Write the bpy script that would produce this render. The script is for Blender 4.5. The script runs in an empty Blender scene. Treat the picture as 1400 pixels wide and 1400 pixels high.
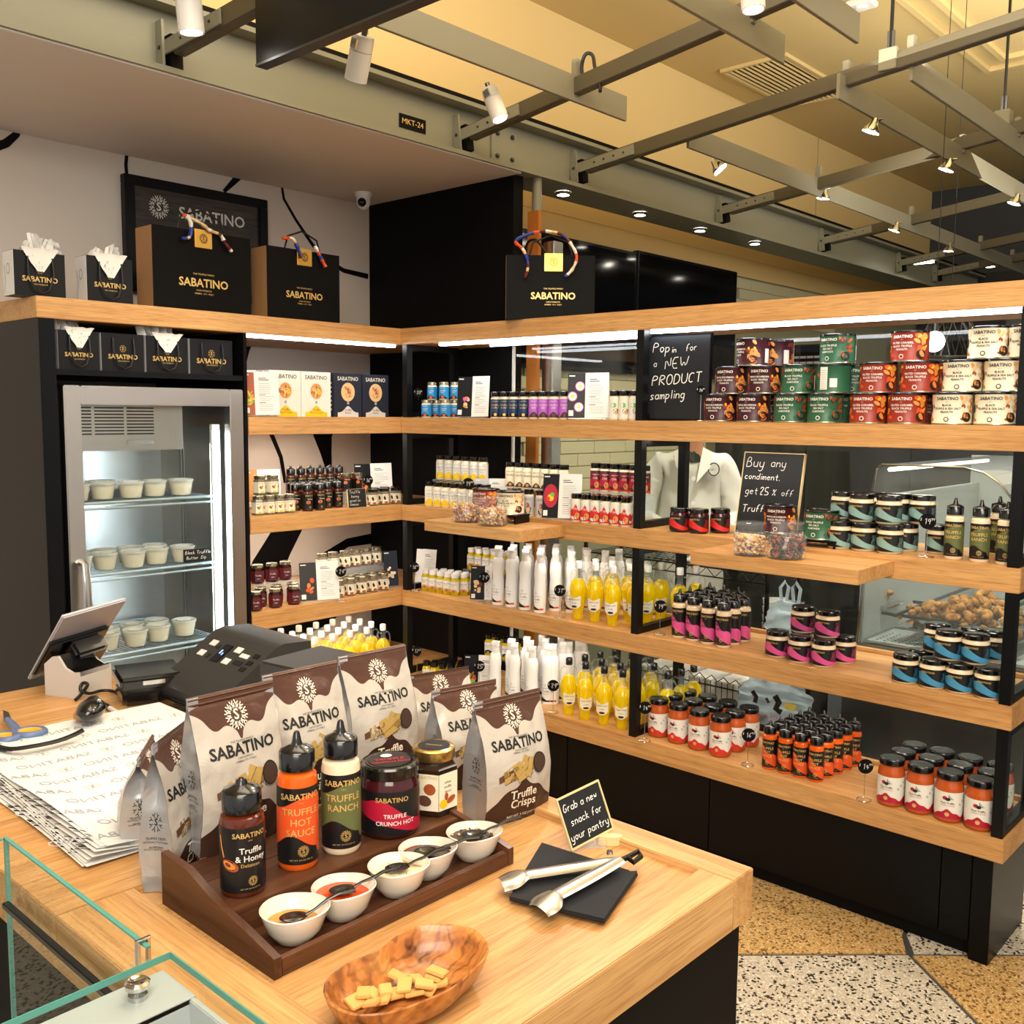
import bpy, bmesh, math, random
from mathutils import Vector, Matrix, noise
random.seed(7)
S = bpy.context.scene
COL = S.collection
R = math.radians
# ------------------------------------------------------------------ camera
CAM = Vector((2.9948, -2.6081, 1.4267)); YAW, PIT, ROL, FPX = -0.7411, -0.1004, 0.0087, 1338.8
FW = Vector((math.cos(PIT)*math.sin(YAW), math.cos(PIT)*math.cos(YAW), math.sin(PIT)))
_r = Vector((math.cos(YAW), -math.sin(YAW), 0)); _u = _r.cross(FW)
RT = math.cos(ROL)*_r + math.sin(ROL)*_u; UP = -math.sin(ROL)*_r + math.cos(ROL)*_u
cd = bpy.data.cameras.new('camera'); cam = bpy.data.objects.new('camera', cd); COL.objects.link(cam)
cam.matrix_world = Matrix(((RT.x, UP.x, -FW.x, CAM.x), (RT.y, UP.y, -FW.y, CAM.y), (RT.z, UP.z, -FW.z, CAM.z), (0, 0, 0, 1)))
cd.sensor_width = 36; cd.lens = 36*FPX/1400; cd.clip_start = 0.05
S.camera = cam
# ------------------------------------------------------------------ world, exposure, lights
w = bpy.data.worlds.new('world'); S.world = w; w.use_nodes = True
w.node_tree.nodes['Background'].inputs[0].default_value = (1.0, 0.93, 0.84, 1)
w.node_tree.nodes['Background'].inputs[1].default_value = 0.5
vs = S.view_settings; vs.view_transform = 'Standard'; vs.look = 'None'; vs.gamma = 1; vs.use_curve_mapping = False
vs.exposure = 0.85
S.cycles.max_bounces = 8; S.cycles.diffuse_bounces = 3; S.cycles.glossy_bounces = 3
S.cycles.transmission_bounces = 8; S.cycles.transparent_max_bounces = 24
S.cycles.caustics_reflective = False; S.cycles.caustics_refractive = False
S.cycles.sample_clamp_indirect = 3.0
def aim(o, p, t):
    o.location = p; o.rotation_euler = (Vector(t)-Vector(p)).to_track_quat('-Z', 'Y').to_euler()
def area(name, p, t, sx, sy, e, c=(1, .93, .82)):
    l = bpy.data.lights.new(name, 'AREA'); l.shape = 'RECTANGLE'; l.size = sx; l.size_y = sy; l.energy = e; l.color = c
    o = bpy.data.objects.new(name, l); COL.objects.link(o); aim(o, p, t); return o
def spot(name, p, t, e, ang=50, c=(1, .93, .82), rad=.04, blend=1.0):
    l = bpy.data.lights.new(name, 'SPOT'); l.spot_size = R(ang); l.energy = e; l.color = c; l.shadow_soft_size = rad; l.spot_blend = blend
    o = bpy.data.objects.new(name, l); COL.objects.link(o); aim(o, p, t); return o
area('ceiling_light_panel', (3.2, -2.6, 3.15), (1.0, -.2, .9), 1.6, 1.6, 62)
area('ceiling_light_panel', (1.6, -1.2, 3.1), (1.3, -.8, 0), 1.4, 1.4, 16)
area('ceiling_light_panel', (3.6, .6, 3.1), (2.2, -.6, 0), .9, .9, 12)
area('shelf_fill_light', (5.2, -4.6, 2.9), (.8, 0, .7), 2.4, 1.6, 70)  # added fill from behind the camera, reaches into the shelf cavities
spot('kitchen_spot_light', (.75, 1.35, 2.46), (.5, 1.3, .6), 34, 110, (1, .98, .92), .05)
spot('kitchen_spot_light', (1.35, .75, 2.46), (1.2, .7, .4), 38, 120, (1, .98, .92), .05)
spot('kitchen_spot_light', (2.1, 1.0, 2.49), (2.2, .9, .6), 60, 120, (1, .98, .92), .05)
spot('kitchen_spot_light', (1.6, 3.0, 2.49), (1.2, 2.8, .8), 60, 130, (1, .98, .92), .05)
area('ceiling_fill_uplight', (2.4, 2.2, 2.95), (2.2, 2.4, 3.35), 2.4, 2.4, 34, (1, .93, .78))  # both uplights are added to brighten the ceiling, no fitting there
area('ceiling_fill_uplight', (1.9, -.5, 2.72), (1.85, -.45, 3.35), 2.2, 2.2, 56, (1, .93, .80))
spot('track_spot_light', (2.05, -.55, 2.62), (1.5, -2.0, .87), 24, 46)
spot('track_spot_light', (1.30, -.35, 2.50), (2.25, -1.9, .87), 34, 50)
spot('track_spot_light', (1.95, -1.35, 2.62), (.2, -.2, 1.2), 46, 70)
spot('track_spot_light', (2.45, -1.25, 2.66), (1.6, .1, .8), 34, 66)
spot('track_spot_light', (2.75, -1.0, 2.66), (2.1, .1, .5), 12, 55)
def at(px, py, ax, v):
    """point where the sight line through pixel (px,py) meets the real plane ax = v"""
    d = FW + RT*((px-700)/FPX) - UP*((py-700)/FPX); k = 'xyz'.index(ax)
    return CAM + d*((v-CAM[k])/d[k])
def atd(px, py, depth):
    return CAM + (FW + RT*((px-700)/FPX) - UP*((py-700)/FPX))*depth
def on(px, py, z, r=0.0):
    """centre of a round thing of radius r whose front foot shows at pixel (px,py) on the surface at height z"""
    p = at(px, py, 'z', z); v = Vector((p.x-CAM.x, p.y-CAM.y, 0)).normalized()
    return p + v*r*.9
# ------------------------------------------------------------------ materials
def hx(h):
    c = [int(h[i:i+2], 16)/255 for i in (0, 2, 4)]
    return tuple((x/12.92 if x <= .04045 else ((x+.055)/1.055)**2.4) for x in c) + (1,)
MATS = {}
def mat(name, col=None, rough=.5, metal=0, trans=0, ior=1.45, emit=0, coat=0, alpha=1, spec=.5, sheen=0, sss=0):
    if name in MATS: return MATS[name]
    m = bpy.data.materials.new(name); m.use_nodes = True; b = m.node_tree.nodes['Principled BSDF']; i = b.inputs
    c = hx(col) if isinstance(col, str) else col
    i['Base Color'].default_value = c; i['Roughness'].default_value = rough; i['Metallic'].default_value = metal
    i['Transmission Weight'].default_value = trans; i['IOR'].default_value = ior; i['Alpha'].default_value = alpha
    i['Coat Weight'].default_value = coat; i['Coat Roughness'].default_value = .05; i['Specular IOR Level'].default_value = spec
    if sss: i['Subsurface Weight'].default_value = sss; i['Subsurface Radius'].default_value = (.02, .015, .01)
    if emit: i['Emission Color'].default_value = c; i['Emission Strength'].default_value = emit
    m.diffuse_color = c; MATS[name] = m; return m
def nodes(m): return m.node_tree.nodes, m.node_tree.links
def tex_noise(m, scale3, nscale=1, detail=4, rough=.55, dist=0, coord='Object'):
    n, l = nodes(m); tc = n.new('ShaderNodeTexCoord'); mp = n.new('ShaderNodeMapping'); mp.inputs['Scale'].default_value = scale3
    nz = n.new('ShaderNodeTexNoise'); nz.inputs['Scale'].default_value = nscale; nz.inputs['Detail'].default_value = detail
    nz.inputs['Roughness'].default_value = rough; nz.inputs['Distortion'].default_value = dist
    l.new(tc.outputs[coord], mp.inputs['Vector']); l.new(mp.outputs[0], nz.inputs['Vector']); return nz
def ramp(m, src, stops):
    n, l = nodes(m); r = n.new('ShaderNodeValToRGB'); e = r.color_ramp.elements
    while len(e) < len(stops): e.new(.5)
    for k, (p, c) in enumerate(stops): e[k].position = p; e[k].color = hx(c) if isinstance(c, str) else c
    l.new(src, r.inputs[0]); return r
def bump(m, src, strength=.2, dist=.001):
    n, l = nodes(m); b = n.new('ShaderNodeBump'); b.inputs['Strength'].default_value = strength; b.inputs['Distance'].default_value = dist
    l.new(src, b.inputs['Height']); l.new(b.outputs[0], n['Principled BSDF'].inputs['Normal'])
def mixc(m, fac, a, b, mode='MIX'):
    n, l = nodes(m); x = n.new('ShaderNodeMix'); x.data_type = 'RGBA'; x.blend_type = mode
    for s, v in ((x.inputs[0], fac), (x.inputs[6], a), (x.inputs[7], b)):
        if hasattr(v, 'links'): l.new(v, s)
        else: s.default_value = v
    return x.outputs[2]
def wood(name, axis, c0, c1, c2, rough=.42, fine=90, coat=0):
    m = mat(name, c1, rough, coat=coat); n, l = nodes(m)
    def sc(along, across): v = [across]*3; v[axis] = along; return v
    a = tex_noise(m, sc(2.2, fine), 1, 5, .6, .2); b = tex_noise(m, sc(.8, 14), 1, 3, .5, .8); f = tex_noise(m, sc(14, 420), 1, 2, .5)
    r1 = ramp(m, a.outputs[0], [(.3, c0), (.52, c1), (.72, c2)]); r2 = ramp(m, b.outputs[0], [(.3, c0), (.5, c1), (.7, c2)])
    r3 = ramp(m, f.outputs[0], [(.38, '9c8a76'), (.5, 'ffffff')])
    x = mixc(m, .45, r1.outputs[0], r2.outputs[0]); y = mixc(m, .35, x, r3.outputs[0], 'MULTIPLY')
    l.new(y, n['Principled BSDF'].inputs['Base Color']); bump(m, a.outputs[0], .12, .0006); return m
for k, ax in (('x', 0), ('y', 1), ('z', 2)):
    wood('oak_'+k, ax, 'a06e3c', 'c4935a', 'd6aa72')
    wood('walnut_'+k, ax, '2c1a11', '4a2c1c', '6b4329', .38)
mat('black_lacquer', '040508', .3, spec=.22); mat('black_matt', '050506', .6, spec=.15); mat('black_metal', '050607', .38, spec=.35)
mat('black_plastic', '0a0a0b', .22, coat=.5); mat('charcoal', '2b2a29', .45); mat('dark_screen', '04050a', .08)
m = mat('plaster_white', 'cdc3b8', .7); nz = tex_noise(m, (1, 1, 1), 60, 3); bump(m, nz.outputs[0], .05, .001)
mat('soffit_grey', 'd3cbc4', .6); mat('ceiling_yellow', 'cfb67e', .75); mat('yellow_paint', 'cfb278', .7)
mat('beam_paint', '807e6c', .45); mat('bar_paint', '4f4836', .45); mat('slat_paint', '7c7868', .5); mat('white_paint', 'd9d5cf', .45)
mat('steel_pale', 'b4b8b9', .35, .1)
m = mat('steel', 'b9b6b1', .28, 1); nz = tex_noise(m, (1, 1, 60), 8, 3); bump(m, nz.outputs[0], .06, .0005)
mat('chrome', 'c8c8c8', .12, 1); mat('dark_steel', '55575a', .3, 1); mat('wire', '9fb2c0', .3, .6)
mat('gold_foil', 'd3a24a', .3, .85); mat('gold_print', 'd8b46a', .35, .4); mat('kraft', '9a7046', .6)
mat('silver_lid', 'b9b49c', .25, .9); mat('gold_lid', 'b79a5a', .25, .9)
mat('silver_case', 'aeacb2', .35); mat('stand_white', 'b9b1a9', .35); mat('white_plastic', 'e2e0dc', .3); mat('paper', 'dedbd6', .6); mat('paper_grey', 'b3b2b4', .7); mat('ink', '15130f', .6); mat('ink_grey', '8d8f95', .7); mat('chalk', 'e9e7df', .8)
mat('board', '101318', .6); mat('card_black', '0d0d11', .4, spec=.3); mat('ceramic', 'e4dac8', .15, coat=.6)
mat('tile', 'c9c19c', .22, coat=.3); mat('grout', '8e8a6c', .8)
mat('orange_wood', 'b06a28', .45); mat('coat_cloth', 'c9c7bd', .85); mat('skin', 'a87556', .5); mat('hair', '120d0a', .6); mat('dark_green_cloth', '14241b', .8); mat('navy', '10182a', .7)
mat('kitchen_grey', '34373a', .5); mat('kitchen_dark', '1d1e1e', .5); m = mat('dark_panel', '3d4042', .35, .7); nz = tex_noise(m, (1, 1, .2), 3, 3); m.node_tree.links.new(ramp(m, nz.outputs[0], [(.3, '26282a'), (.7, '5c5f60')]).outputs[0], m.node_tree.nodes['Principled BSDF'].inputs['Base Color'])
mat('rubber', '0b0b0b', .5)
mat('lamp_glow', 'fff6e4', .4, emit=18); mat('led_glow', 'f2f8ff', .4, emit=13); mat('fridge_glow', 'e8fbff', .4, emit=20); mat('display_blue', '7aa0ff', .4, emit=1.2)
class _O: pass
def front_fresnel(n, l, ior):
    f = n.new('ShaderNodeFresnel'); f.inputs[0].default_value = ior; g = n.new('ShaderNodeNewGeometry'); s1 = n.new('ShaderNodeMath'); s1.operation = 'SUBTRACT'; s1.inputs[0].default_value = 1; l.new(g.outputs['Backfacing'], s1.inputs[1])
    mu = n.new('ShaderNodeMath'); mu.operation = 'MULTIPLY'; l.new(f.outputs[0], mu.inputs[0]); l.new(s1.outputs[0], mu.inputs[1]); return mu
for nm, cc, tint in (('case_glass', 'ffffff', (.93, .96, .95, 1)), ('pane_glass', 'ffffff', (.965, .985, .975, 1)), ('clear_plastic', 'ffffff', (.95, .97, .99, 1)), ('jar_glass', 'ffffff', (.97, .97, .95, 1)), ('green_glass', '9fd8cc', (.72, .9, .86, 1)), ('bag_plastic', 'ffffff', (.8, .86, .9, 1))):
    m = bpy.data.materials.new(nm); m.use_nodes = True; n, l = nodes(m); n.remove(n['Principled BSDF']); MATS[nm] = m
    tr = n.new('ShaderNodeBsdfTransparent'); tr.inputs[0].default_value = tint
    gl = n.new('ShaderNodeBsdfGlossy'); gl.inputs['Roughness'].default_value = .02 if nm != 'bag_plastic' else .3
    fr = front_fresnel(n, l, 1.42)
    mx = n.new('ShaderNodeMixShader'); l.new(fr.outputs[0], mx.inputs[0]); l.new(tr.outputs[0], mx.inputs[1]); l.new(gl.outputs[0], mx.inputs[2])
    out = mx.outputs[0]
    if nm in ('bag_plastic', 'jar_glass', 'clear_plastic', 'case_glass'):
        df = n.new('ShaderNodeBsdfTranslucent' if nm == 'bag_plastic' else 'ShaderNodeBsdfDiffuse'); df.inputs[0].default_value = hx('e8f2f8')
        m2 = n.new('ShaderNodeMixShader'); m2.inputs[0].default_value = {'bag_plastic': .55, 'case_glass': .07, 'jar_glass': .06, 'clear_plastic': .12}[nm]  # pale diffuse share stands in for reflections on case and jar glass
        l.new(out, m2.inputs[1]); l.new(df.outputs[0], m2.inputs[2]); out = m2.outputs[0]
    l.new(out, n['Material Output'].inputs[0])
m = bpy.data.materials.new('oil'); m.use_nodes = True; n, l = nodes(m); n.remove(n['Principled BSDF']); MATS['oil'] = m
def shader(kind, col, rough=None):
    q = n.new(kind); q.inputs[0].default_value = col
    if rough is not None: q.inputs['Roughness'].default_value = rough
    return q.outputs[0]
def smix(f, a, b):
    q = n.new('ShaderNodeMixShader'); l.new(f, q.inputs[0]) if hasattr(f, 'links') else setattr(q.inputs[0], 'default_value', f); l.new(a, q.inputs[1]); l.new(b, q.inputs[2]); return q.outputs[0]
oc = hx('ffe70a'); fr = front_fresnel(n, l, 1.45)
a = smix(.45, shader('ShaderNodeBsdfDiffuse', oc), shader('ShaderNodeBsdfTranslucent', oc)); a = smix(.38, a, shader('ShaderNodeBsdfTransparent', hx('fff25a')))
l.new(smix(fr.outputs[0], a, shader('ShaderNodeBsdfGlossy', (1, 1, 1, 1), .04)), n['Material Output'].inputs[0])
mat('green_edge', '5fa99d', .1, trans=.3)
m = mat('tub_plastic', 'e9ebe6', .2, alpha=.38)
m = mat('terrazzo_gold', 'b08b52', .22, coat=.2)
def terrazzo(m, base, light, dark, tone, sc=110):
    n, l = nodes(m); tc = n.new('ShaderNodeTexCoord')
    def vor(s):
        v = n.new('ShaderNodeTexVoronoi'); v.inputs['Scale'].default_value = s; l.new(tc.outputs['Object'], v.inputs['Vector']); return v
    a, b, c = vor(sc), vor(sc*.62), vor(sc*1.7)
    sa = n.new('ShaderNodeSeparateColor'); l.new(a.outputs['Color'], sa.inputs[0]); sb = n.new('ShaderNodeSeparateColor'); l.new(b.outputs['Color'], sb.inputs[0]); s3 = n.new('ShaderNodeSeparateColor'); l.new(c.outputs['Color'], s3.inputs[0])
    x = mixc(m, ramp(m, s3.outputs[0], [(.4, (0, 0, 0, 1)), (.75, (1, 1, 1, 1))]).outputs[0], hx(base), hx(tone))
    x = mixc(m, ramp(m, sa.outputs[0], [(.80, (0, 0, 0, 1)), (.82, (1, 1, 1, 1))]).outputs[0], x, hx(light))
    x = mixc(m, ramp(m, sb.outputs[1], [(.82, (0, 0, 0, 1)), (.84, (1, 1, 1, 1))]).outputs[0], x, hx(dark))
    l.new(x, n['Principled BSDF'].inputs['Base Color'])
terrazzo(m, 'a98450', 'cdb588', '6b5232', 'bd9860', 270)
m = mat('terrazzo_white', 'cfc4b0', .22, coat=.2); terrazzo(m, 'b9af9d', 'd2cabb', '2e2c2a', 'a59b8a', 250)
m = mat('floor_strip', '4e5152', .3, .3)
m = mat('olive_wood', 'b5713a', .35, coat=.2); n, l = nodes(m)
nz = tex_noise(m, (1, 1, 1), 14, 3, .5, 2.2); wv = n.new('ShaderNodeTexWave'); wv.inputs['Scale'].default_value = 22; wv.inputs['Distortion'].default_value = 14; wv.inputs['Detail'].default_value = 3
tc = n.new('ShaderNodeTexCoord'); l.new(tc.outputs['Object'], wv.inputs['Vector'])
x = mixc(m, .6, ramp(m, wv.outputs[0], [(.0, '3a1c0c'), (.18, '9a5a2a'), (.5, 'c0803f'), (.9, 'b06c34')]).outputs[0], ramp(m, nz.outputs[0], [(.35, '4a2510'), (.5, 'b87236'), (.65, 'd29a55')]).outputs[0]); l.new(x, n['Principled BSDF'].inputs['Base Color'])
# ------------------------------------------------------------------ mesh kit
def spl(P, k=5):
    P = [Vector(p) for p in P]; Q = [P[0]]+P+[P[-1]]; out = []
    for i in range(1, len(Q)-2):
        p0, p1, p2, p3 = Q[i-1:i+3]
        for q in range(k): u = q/k; out.append(.5*((2*p1)+(-p0+p2)*u+(2*p0-5*p1+4*p2-p3)*u*u+(-p0+3*p1-3*p2+p3)*u*u*u))
    return out+[P[-1]]
class MB:
    def __init__(s): s.v = []; s.f = []; s.m = []; s.mats = []; s.smooth = []; s.uv = {}
    def mi(s, name):
        if name not in s.mats: s.mats.append(name)
        return s.mats.index(name)
    def add(s, vs, fs, mt, smooth=False, M=None):
        b = len(s.v); s.v += [tuple(M @ Vector(v)) if M else tuple(v) for v in vs]; k = s.mi(mt)
        for f in fs: s.f.append(tuple(b+i for i in f)); s.m.append(k); s.smooth.append(smooth)
        return s
    def box(s, x0, x1, y0, y1, z0, z1, mt, M=None, bev=0):
        if bev:
            bm = bmesh.new(); bmesh.ops.create_cube(bm, size=1)
            for q in bm.verts: q.co = Vector(((x0+x1)/2+q.co.x*(x1-x0), (y0+y1)/2+q.co.y*(y1-y0), (z0+z1)/2+q.co.z*(z1-z0)))
            bmesh.ops.bevel(bm, geom=bm.edges[:], offset=bev, segments=2, affect='EDGES'); bm.verts.index_update()
            V = [q.co.copy() for q in bm.verts]; F = [tuple(q.index for q in f.verts) for f in bm.faces]; bm.free()
            return s.add(V, F, mt, False, M)
        v = [(x0, y0, z0), (x1, y0, z0), (x1, y1, z0), (x0, y1, z0), (x0, y0, z1), (x1, y0, z1), (x1, y1, z1), (x0, y1, z1)]
        return s.add(v, [(0, 3, 2, 1), (4, 5, 6, 7), (0, 1, 5, 4), (1, 2, 6, 5), (2, 3, 7, 6), (3, 0, 4, 7)], mt, False, M)
    def lathe(s, prof, mt, n=24, M=None, smooth=True, caps=(True, True), mats=None, sq=0):
        vs = []; fs = []; k = len(prof)
        for i in range(n):
            a = 2*math.pi*(i+.5)/n; ca, sa = math.cos(a), math.sin(a)
            for (r, z) in prof:
                q = 1.0
                if sq: q = (abs(ca)**sq + abs(sa)**sq)**(-1/sq)
                vs.append((r*q*ca, r*q*sa, z))
        for j in range(k-1):
            fs = []
            for i in range(n):
                a, b = i*k+j, ((i+1) % n)*k+j; fs.append((a, b, b+1, a+1))
            mt_j = mats[j] if mats else mt
            if j == 0: base = len(s.v); s.v += [tuple(M @ Vector(v)) if M else v for v in vs]
            kk = s.mi(mt_j)
            for f in fs: s.f.append(tuple(base+q for q in f)); s.m.append(kk); s.smooth.append(smooth)
        if caps[0] and prof[0][0] > 0: s.f.append(tuple(base+i*k for i in reversed(range(n)))); s.m.append(s.mi(mats[0] if mats else mt)); s.smooth.append(False)
        if caps[1] and prof[-1][0] > 0: s.f.append(tuple(base+i*k+k-1 for i in range(n))); s.m.append(s.mi(mats[-1] if mats else mt)); s.smooth.append(False)
        return s
    def cyl(s, p0, p1, r, mt, n=12, r1=None, caps=(True, True)):
        p0, p1 = Vector(p0), Vector(p1); d = p1-p0; M = Matrix.Translation(p0) @ d.to_track_quat('Z', 'Y').to_matrix().to_4x4()
        return s.lathe([(r, 0), (r if r1 is None else r1, d.length)], mt, n, M, True, caps)
    def tube(s, pts, r, mt, n=8, closed=False, rs=None, flat=1.0):
        pts = [Vector(p) for p in pts]; k = len(pts); vs = []; fs = []; up = None
        for i, p in enumerate(pts):
            a = pts[(i-1) % k] if closed or i else p; b = pts[(i+1) % k] if closed or i < k-1 else p
            t = (b-a).normalized()
            if up is None: up = Vector((0, 0, 1)) if abs(t.z) < .9 else Vector((1, 0, 0))
            x = t.cross(up)
            if x.length < 1e-5: x = t.orthogonal()
            x.normalize(); up = x.cross(t).normalized(); rr = rs[i] if rs else r
            for j in range(n):
                q = 2*math.pi*j/n; vs.append(p + x*math.cos(q)*rr + up*math.sin(q)*rr*flat)
        for i in range(k if closed else k-1):
            for j in range(n):
                a = i*n+j; b = i*n+(j+1) % n; c = ((i+1) % k)*n; fs.append((a, b, c+(j+1) % n, c+j))
        if not closed: fs += [tuple(reversed(range(n))), tuple((k-1)*n+j for j in range(n))]
        return s.add(vs, fs, mt, True)
    def prism(s, pts, d, mt, M=None, mside=None):
        """pts: 3-D outline, extruded by vector d"""
        pts = [Vector(p) for p in pts]; d = Vector(d); n = len(pts)
        s.add(pts+[p+d for p in pts], [tuple(reversed(range(n))), tuple(range(n, 2*n))], mt, False, M)
        return s.add(pts+[p+d for p in pts], [(i, (i+1) % n, (i+1) % n+n, i+n) for i in range(n)], mside or mt, False, M)
    def grid(s, fn, nu, nv, mt, smooth=True, uv=None, M=None):
        b = len(s.v); vs = [fn(i/nu, j/nv) for j in range(nv+1) for i in range(nu+1)]
        if uv:
            for q, (i, j) in enumerate([(i, j) for j in range(nv+1) for i in range(nu+1)]): s.uv[b+q] = uv(i/nu, j/nv)
        return s.add(vs, [(j*(nu+1)+i, j*(nu+1)+i+1, (j+1)*(nu+1)+i+1, (j+1)*(nu+1)+i) for j in range(nv) for i in range(nu)], mt, smooth, M)
    def ball(s, c, r, mt, n=10, sc=(1, 1, 1), rot=None):
        M = Matrix.Translation(Vector(c)) @ (rot.to_matrix().to_4x4() if rot else Matrix()) @ Matrix.Diagonal((sc[0], sc[1], sc[2], 1))
        return s.lathe([(max(1e-5, r*math.sin(math.pi*i/(n//2+1))), -r*math.cos(math.pi*i/(n//2+1))) for i in range(n//2+2)], mt, n, M, True, (False, False))
    def mesh(s, name, ang=38):
        me = bpy.data.meshes.new(name); me.from_pydata(s.v, [], s.f)
        for q in s.mats: me.materials.append(MATS[q])
        me.polygons.foreach_set('material_index', s.m); me.polygons.foreach_set('use_smooth', s.smooth)
        if s.uv:
            u = me.uv_layers.new(name='UVMap')
            for lp in me.loops: u.data[lp.index].uv = s.uv.get(lp.vertex_index, (0, 0))
        me.update()
        try: me.set_sharp_from_angle(angle=R(ang))
        except Exception: pass
        return me
    def part(s, name, parent, label=None, kind=None, ang=38):
        return link(name, s.mesh(name, ang), parent, label, kind)
    def thing(s, name, label, cat, group=None, loc=None, rz=0):
        o = link(name, s.mesh(name), None); tag(o, label, cat, group)
        if loc is not None: o.location = loc
        o.rotation_euler[2] = rz; return o
def link(name, me, parent=None, label=None, kind=None):
    o = bpy.data.objects.new(name, me); COL.objects.link(o)
    if parent: o.parent = parent
    if label: o['label'] = label
    if kind: o['kind'] = kind
    return o
def tag(o, label, cat, group=None, kind=None):
    o['label'] = label; o['category'] = cat
    if group: o['group'] = group
    if kind: o['kind'] = kind
    return o
def empty(name, label, cat, loc=(0, 0, 0), rz=0, group=None):
    o = bpy.data.objects.new(name, None); COL.objects.link(o); o.location = loc; o.rotation_euler = (0, 0, rz); o.empty_display_size = .05
    return tag(o, label, cat, group)
def struct(name, mb, parent=None):
    o = link(name, mb.mesh(name), parent)
    if not parent: o['kind'] = 'structure'
    return o
# ------------------------------------------------------------------ flat print: text, strokes, emblems
_tc = {}
def text2d(txt, bold=0.0):
    k = (txt, bold)
    if k not in _tc:
        c = bpy.data.curves.new('t', 'FONT'); c.body = txt; c.align_x = 'CENTER'; c.align_y = 'CENTER'; c.resolution_u = 2; c.fill_mode = 'FRONT'; c.offset = bold; c.space_line = .95
        o = bpy.data.objects.new('t', c); me = o.to_mesh()
        vs = [(v.co.x, v.co.y) for v in me.vertices]; fs = [tuple(p.vertices) for p in me.polygons]
        o.to_mesh_clear(); bpy.data.objects.remove(o); bpy.data.curves.remove(c); _tc[k] = (vs, fs)
    return _tc[k]
HF = {'P': '04 0D 4D 6B 49 09', 'o': '24 06 08 29 48 46 24', 'p': '00 09|08 29 48 46 24 05', 'i': '14 19|1B 1C', 'n': '04 09|07 29 48 44', 'f': '14 1B 3D 4D|08 38', 'r': '04 09|07 29 39',
 'a': '48 29 08 05 24 45|49 44', 'N': '04 0D 54 5D', 'E': '5D 0D 04 54|08 48', 'W': '0D 24 4A 64 8D', 'R': '04 0D 4D 6B 49 09 64', 'O': '24 06 0B 2D 4D 6B 66 44 24', 'D': '04 0D 3D 6B 66 34 04',
 'U': '0D 06 24 44 66 6D', 'C': '5C 3D 1C 0A 06 24 45', 'T': '0D 6D|3D 34', 's': '48 29 08 26 45 24 04', 'm': '04 09|07 19 28 24|27 49 58 54', 'l': '14 1D', 'g': '48 29 08 05 24 45|49 42 20 01',
 'B': '04 0D 3D 4B 39 09|39 57 55 34 04', 'u': '09 05 24 45|49 44', 'y': '09 05 24 45|49 42 20 01', 'c': '48 29 08 05 24 45', 'd': '48 29 08 05 24 45|4D 44', 'e': '07 47 48 29 08 05 24 45', 't': '2C 25 34 44|09 49',
 '.': '04 14', '2': '0B 1D 3D 4B 04 44', '5': '4D 0D 08 38 56 44 04', '%': '1D 0B 1A 2B 1D|5D 04|46 35 44 55 46', 'k': '04 0D|39 07 44', 'h': '04 0D|07 29 48 44', 'b': '0D 04|08 29 48 46 24 05', 'w': '09 14 28 34 49',
 'G': '5C 3D 1C 06 24 45 58 38', '$': '4B 2C 0A 28 46 25 04|2E 23', '1': '0B 2D 24', '9': '4A 28 0A 2D 4B 4A 34', '0': '24 06 0B 2D 4B 46 24', '3': '0C 2D 4B 29 47 24 05', '4': '34 3D 07 57', '6': '4D 1A 06 24 46 28 07',
 '7': '0D 4D 14', '8': '29 0B 2D 4B 29 06 24 46 29', 'S': '4C 2D 0B 29 46 24 05', 'v': '09 24 49', 'L': '0D 04 44', 'H': '04 0D|09 59|54 5D', 'A': '04 3D 64|18 58', 'z': '09 49 04 44'}
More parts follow.
